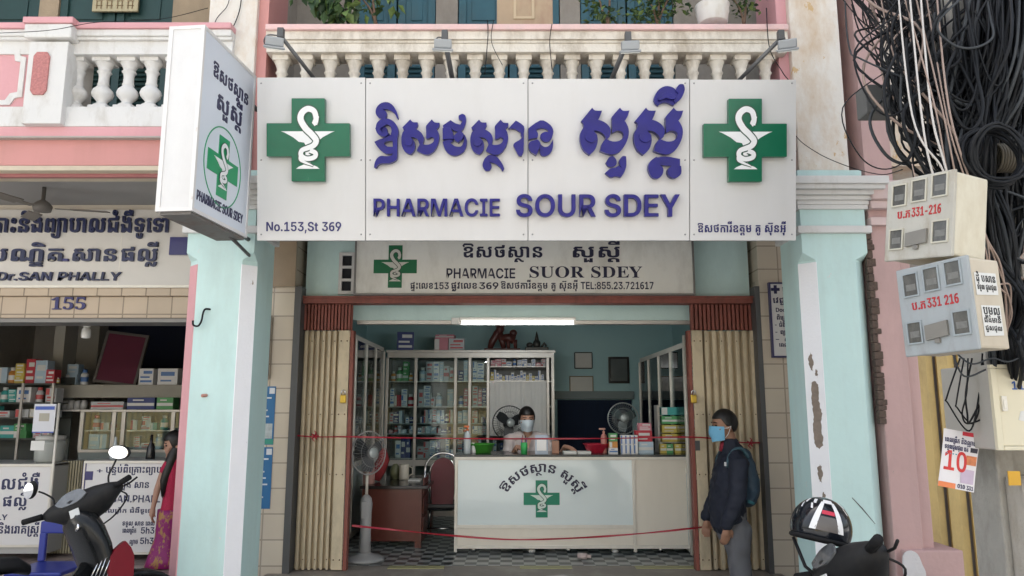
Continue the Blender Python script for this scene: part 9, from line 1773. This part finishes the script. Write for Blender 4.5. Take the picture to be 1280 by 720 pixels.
# backpack: a thing of its own, worn on his back
bp0 = P(936, 600); bk_ = thing('backpack', 'slate blue backpack with teal trim worn on the man\'s back', 'backpack', bp0)
M_BAG = mat('slate_blue_nylon', (.030,.058,.090), .6, var=.2, vscale=12, bump=.3, bscale=20)
s = MB(); et(s, [P(929, 569), P(933, 590), P(935.5, 612), P(934, 622)], [.055, .075, .083, .07], 1.75); wrinkle(fuse('bag', s, M_BAG, bk_, .010, 3), .008, 9.)
s = MB(); s.ell(P(940, 611), (.045, .12, .095), 16, 10); obj('front_pocket', s, M_BAG, bk_)
s = MB(); s.tube([P(929, 624, -.13), P(936, 627, -.1), P(941, 624, 0), P(936, 627, .1)], .012, 8); s.tube([P(944, 598, -.09), P(946.5, 608, 0), P(944, 598, .09)], .006, 6); obj('teal_trim', s, mat('teal_trim', (.05,.20,.24), .6), bk_)
for sg in (-1, 1):
    s = MB(); q = spline([P(929, 568, .1*sg), P(921, 561.5, .12*sg), P(911, 564, .145*sg), P(905, 574, .16*sg), P(904, 590, .175*sg)], 5) if False else spline([P(930, 571, .11*sg), P(922, 560.5, .125*sg), P(913, 560.5, .135*sg), P(905.5, 568, .14*sg), P(901.5, 582, .15*sg)], 5)
    s.tube(q, .0135, 8); obj('strap', s, mat('strap_teal', (.04,.09,.115), .6), bk_)
# --- the pharmacist, seated behind the counter
YA = 7.72
P = lambda px, py, dy=0.: Vector((X(px, py, YA), YA+dy, Z(py, YA)))
wo = thing('person', 'pharmacist in pale pink blouse and white face mask sitting behind the counter', 'person', (X(659, 600, YA), YA+.1, FLO))
hc = P(658.5, 524, -.03); MH = Matrix.Translation(hc) @ Matrix.Rotation(R(6), 4, 'Z') @ Matrix.Rotation(R(6), 4, 'X')
b = MB(); head_mb(b, MH, .076, .094, .116); et(b, [P(659.5, 538), P(660, 545), P(660, 550, .03)], [.046, .05, .066]); et(b, [P(660, 556, .04), P(660, 590, .03), P(660, 625, .03)], [.085, .10, .11], 1.4, axis='x')
arms = (((637, 549), (633, 582), (646, 566), (.7, -.6, .05)), ((682, 549), (694, 580), (703, 565.5), (.75, -.65, -.05)))
for k, (a, e_, w_, dd) in enumerate(arms):
    sh_ = P(*a, .04); el = P(*e_, -.10); wr = P(*w_, -.38); wr.z = kt+.05
    et(b, [sh_, el, wr], [.045, .037, .025]); hand(b, wr, (.6 if k else .5, -.75, -.12), (0, .1, -1), .16, .35, 1 if k else -1)
for sg in (-1, 1): et(b, [P(660, 622, .05)+Vector((.09*sg, 0, 0)), P(660, 628, -.35)+Vector((.11*sg, 0, 0)), Vector((P(660, 620).x+.11*sg, YA-.32, FLO+.06))], [.085, .06, .04]); 
fuse('body', b, M_SKINF, wo, .009, 3)
h = MB(); hair_cap(h, MH, .085, .104, .112, -.10, .052, -.045); h.ell((0, .10, -.02), (.045, .035, .045), 14, 10, M=MH); obj('hair', h, M_HAIR, wo); eyes(wo, MH); mask(wo, MH, mat('pale_mask_cloth', (.52,.60,.66), .75, var=.05, bump=.2))
j = MB(); et(j, [P(660, 551, .045), P(660, 566, .035), P(660, 600, .03), P(660, 622, .03)], [.098, .125, .128, .13], 1.38, axis='x')
for k, (a, e_, w_, dd) in enumerate(arms):
    sh_ = P(*a, .04); el = P(*e_, -.10); wr = P(*w_, -.38); wr.z = kt+.05; et(j, [P(650 if k == 0 else 669, 546.5, .04), sh_, sh_.lerp(el, .9)], [.06, .062, .056])
    if k == 0: et(j, [sh_.lerp(el, .85), el.lerp(wr, .6)], [.055, .045])
o_ = fuse('blouse', j, mat('pale_pink_blouse', (.50,.44,.43), .8, var=.1, vscale=9, bump=.5, bscale=10), wo, .010, 3); wrinkle(o_, .010, 10.)
s = MB(); q = [(-.035, .03), (.035, .03), (.0, -.085)]; c_ = P(660, 549, -.092); s.add([(c_.x+x, c_.y-.012-(.03-z)*.20, c_.z+z-.015) for x, z in q], [(0, 2, 1)]); s.add([(c_.x+x, c_.y-.010-(.03-z)*.20, c_.z+z-.015) for x, z in q], [(0, 1, 2)]); obj('neck_opening', s, M_SKINF, wo)
s = MB(); et(s, [P(660, 618, .03), P(660, 628, -.05)], [.13, .14], 1.3, axis='x'); 
for sg in (-1, 1): et(s, [P(660, 622, .05)+Vector((.09*sg, 0, 0)), P(660, 628, -.35)+Vector((.11*sg, 0, 0)), Vector((P(660, 620).x+.11*sg, YA-.32, FLO+.08))], [.10, .08, .06])
fuse('trousers', s, mat('dark_trousers', (.03,.03,.035), .8, var=.2), wo, .014, 3)
s = MB(); x = P(660, 600).x; s.lathe([(.17, 0), (.18, .02), (.18, .05), (.16, .06)], (x, YA+.05, FLO+.42), 22); s.cyl((x, YA+.05, FLO+.05), (x, YA+.05, FLO+.42), .025, 10); s.lathe([(.2, 0), (.19, .025), (.03, .05)], (x, YA+.05, FLO+.001), 22); tag(obj('stool', s, M_SCM), 'round stool under the pharmacist, behind the counter', 'stool')
# --- the girl in red in front of the clinic's right counter
YGR = 6.55
P = lambda px, py, dy=0.: Vector((X(px+8, py, YGR), YGR+dy, Z(py, YGR)))
gi = thing('person', 'long haired girl in red lace top and magenta gold-patterned skirt by the clinic counter', 'person', (X(205, 700, YGR), YGR, FLO-.02))
MH = Matrix.Translation(P(210, 556)) @ Matrix.Rotation(R(-62), 4, 'Z') @ Matrix.Rotation(R(10), 4, 'X')
b = MB(); k0 = len(b.v); head_mb(b, MH, .066, .082, .105); et(b, [P(212, 563), P(212, 574)], [.036, .042]); et(b, [P(211, 582), P(209, 610), P(207, 640)], [.058, .056, .062], 1.2)
for sg in (-1, 1):
    sh_ = P(203 if sg < 0 else 217, 583, .05*sg-.01); el = P(194 if sg < 0 else 222, 611, .05*sg-.03); wr = P(190 if sg < 0 else 220, 634, .05*sg-.05); et(b, [sh_, el, wr], [.034, .028, .019]); hand(b, wr, (-.05, 0, -1), (.8, .2, 0), .13, .4, sg, .007)
    et(b, [P(206, 646)+Vector((0, .04*sg, 0)), Vector((P(201, 650).x, YGR+.05*sg, FLO+.05))], [.05, .03]); b.ell((P(200, 650).x-.03, YGR+.05*sg, FLO+.01), (.07, .028, .026), 12, 8)
fuse('body', b, M_SKINF, gi, .009, 3)
h = MB(); hair_cap(h, MH, .076, .094, .104, -.10, .05, -.05); et(h, [P(214, 545, .03), P(213, 560, -.01), P(208, 580, -.06), P(203, 600, -.085), P(201, 618, -.085)], [.05, .05, .045, .034, .012]); obj('hair', h, M_HAIR, gi); eyes(gi, MH, .082)
j = MB(); et(j, [P(211, 578), P(210, 595), P(208, 618), P(206, 645)], [.065, .08, .072, .092], 1.2)
for sg in (-1, 1): et(j, [P(207 if sg < 0 else 214, 580, .05*sg-.01), P(202 if sg < 0 else 218, 588, .05*sg-.01)], [.045, .042])
fuse('lace_top', j, mat('red_lace', (.42,.012,.06), .7, var=.45, vscale=90, bump=.6, bscale=110), gi, .008, 2).name
s = MB(); pr = []
for i in range(9):
    t = i/8; c_ = P(206, 636).lerp(P(199, 706), t); r_ = .104+.006*t+.07*max(0, t-.5)*1.6
    pr.append([(c_.x+r_*(1+.06*t*math.sin(5*a))*math.cos(a), c_.y+r_*1.1*(1+.06*t*math.sin(5*a))*math.sin(a), c_.z) for a in [2*math.pi*k/28 for k in range(28)]])
loft(s, pr); obj('skirt', s, mat('magenta_brocade', (.26,.008,.13), .5, var=.2, vscale=30, dirt=(.40,.22,.05), dirt_amt=.9, dscale=22, dirt_lo=.52, dirt_hi=.56), gi)
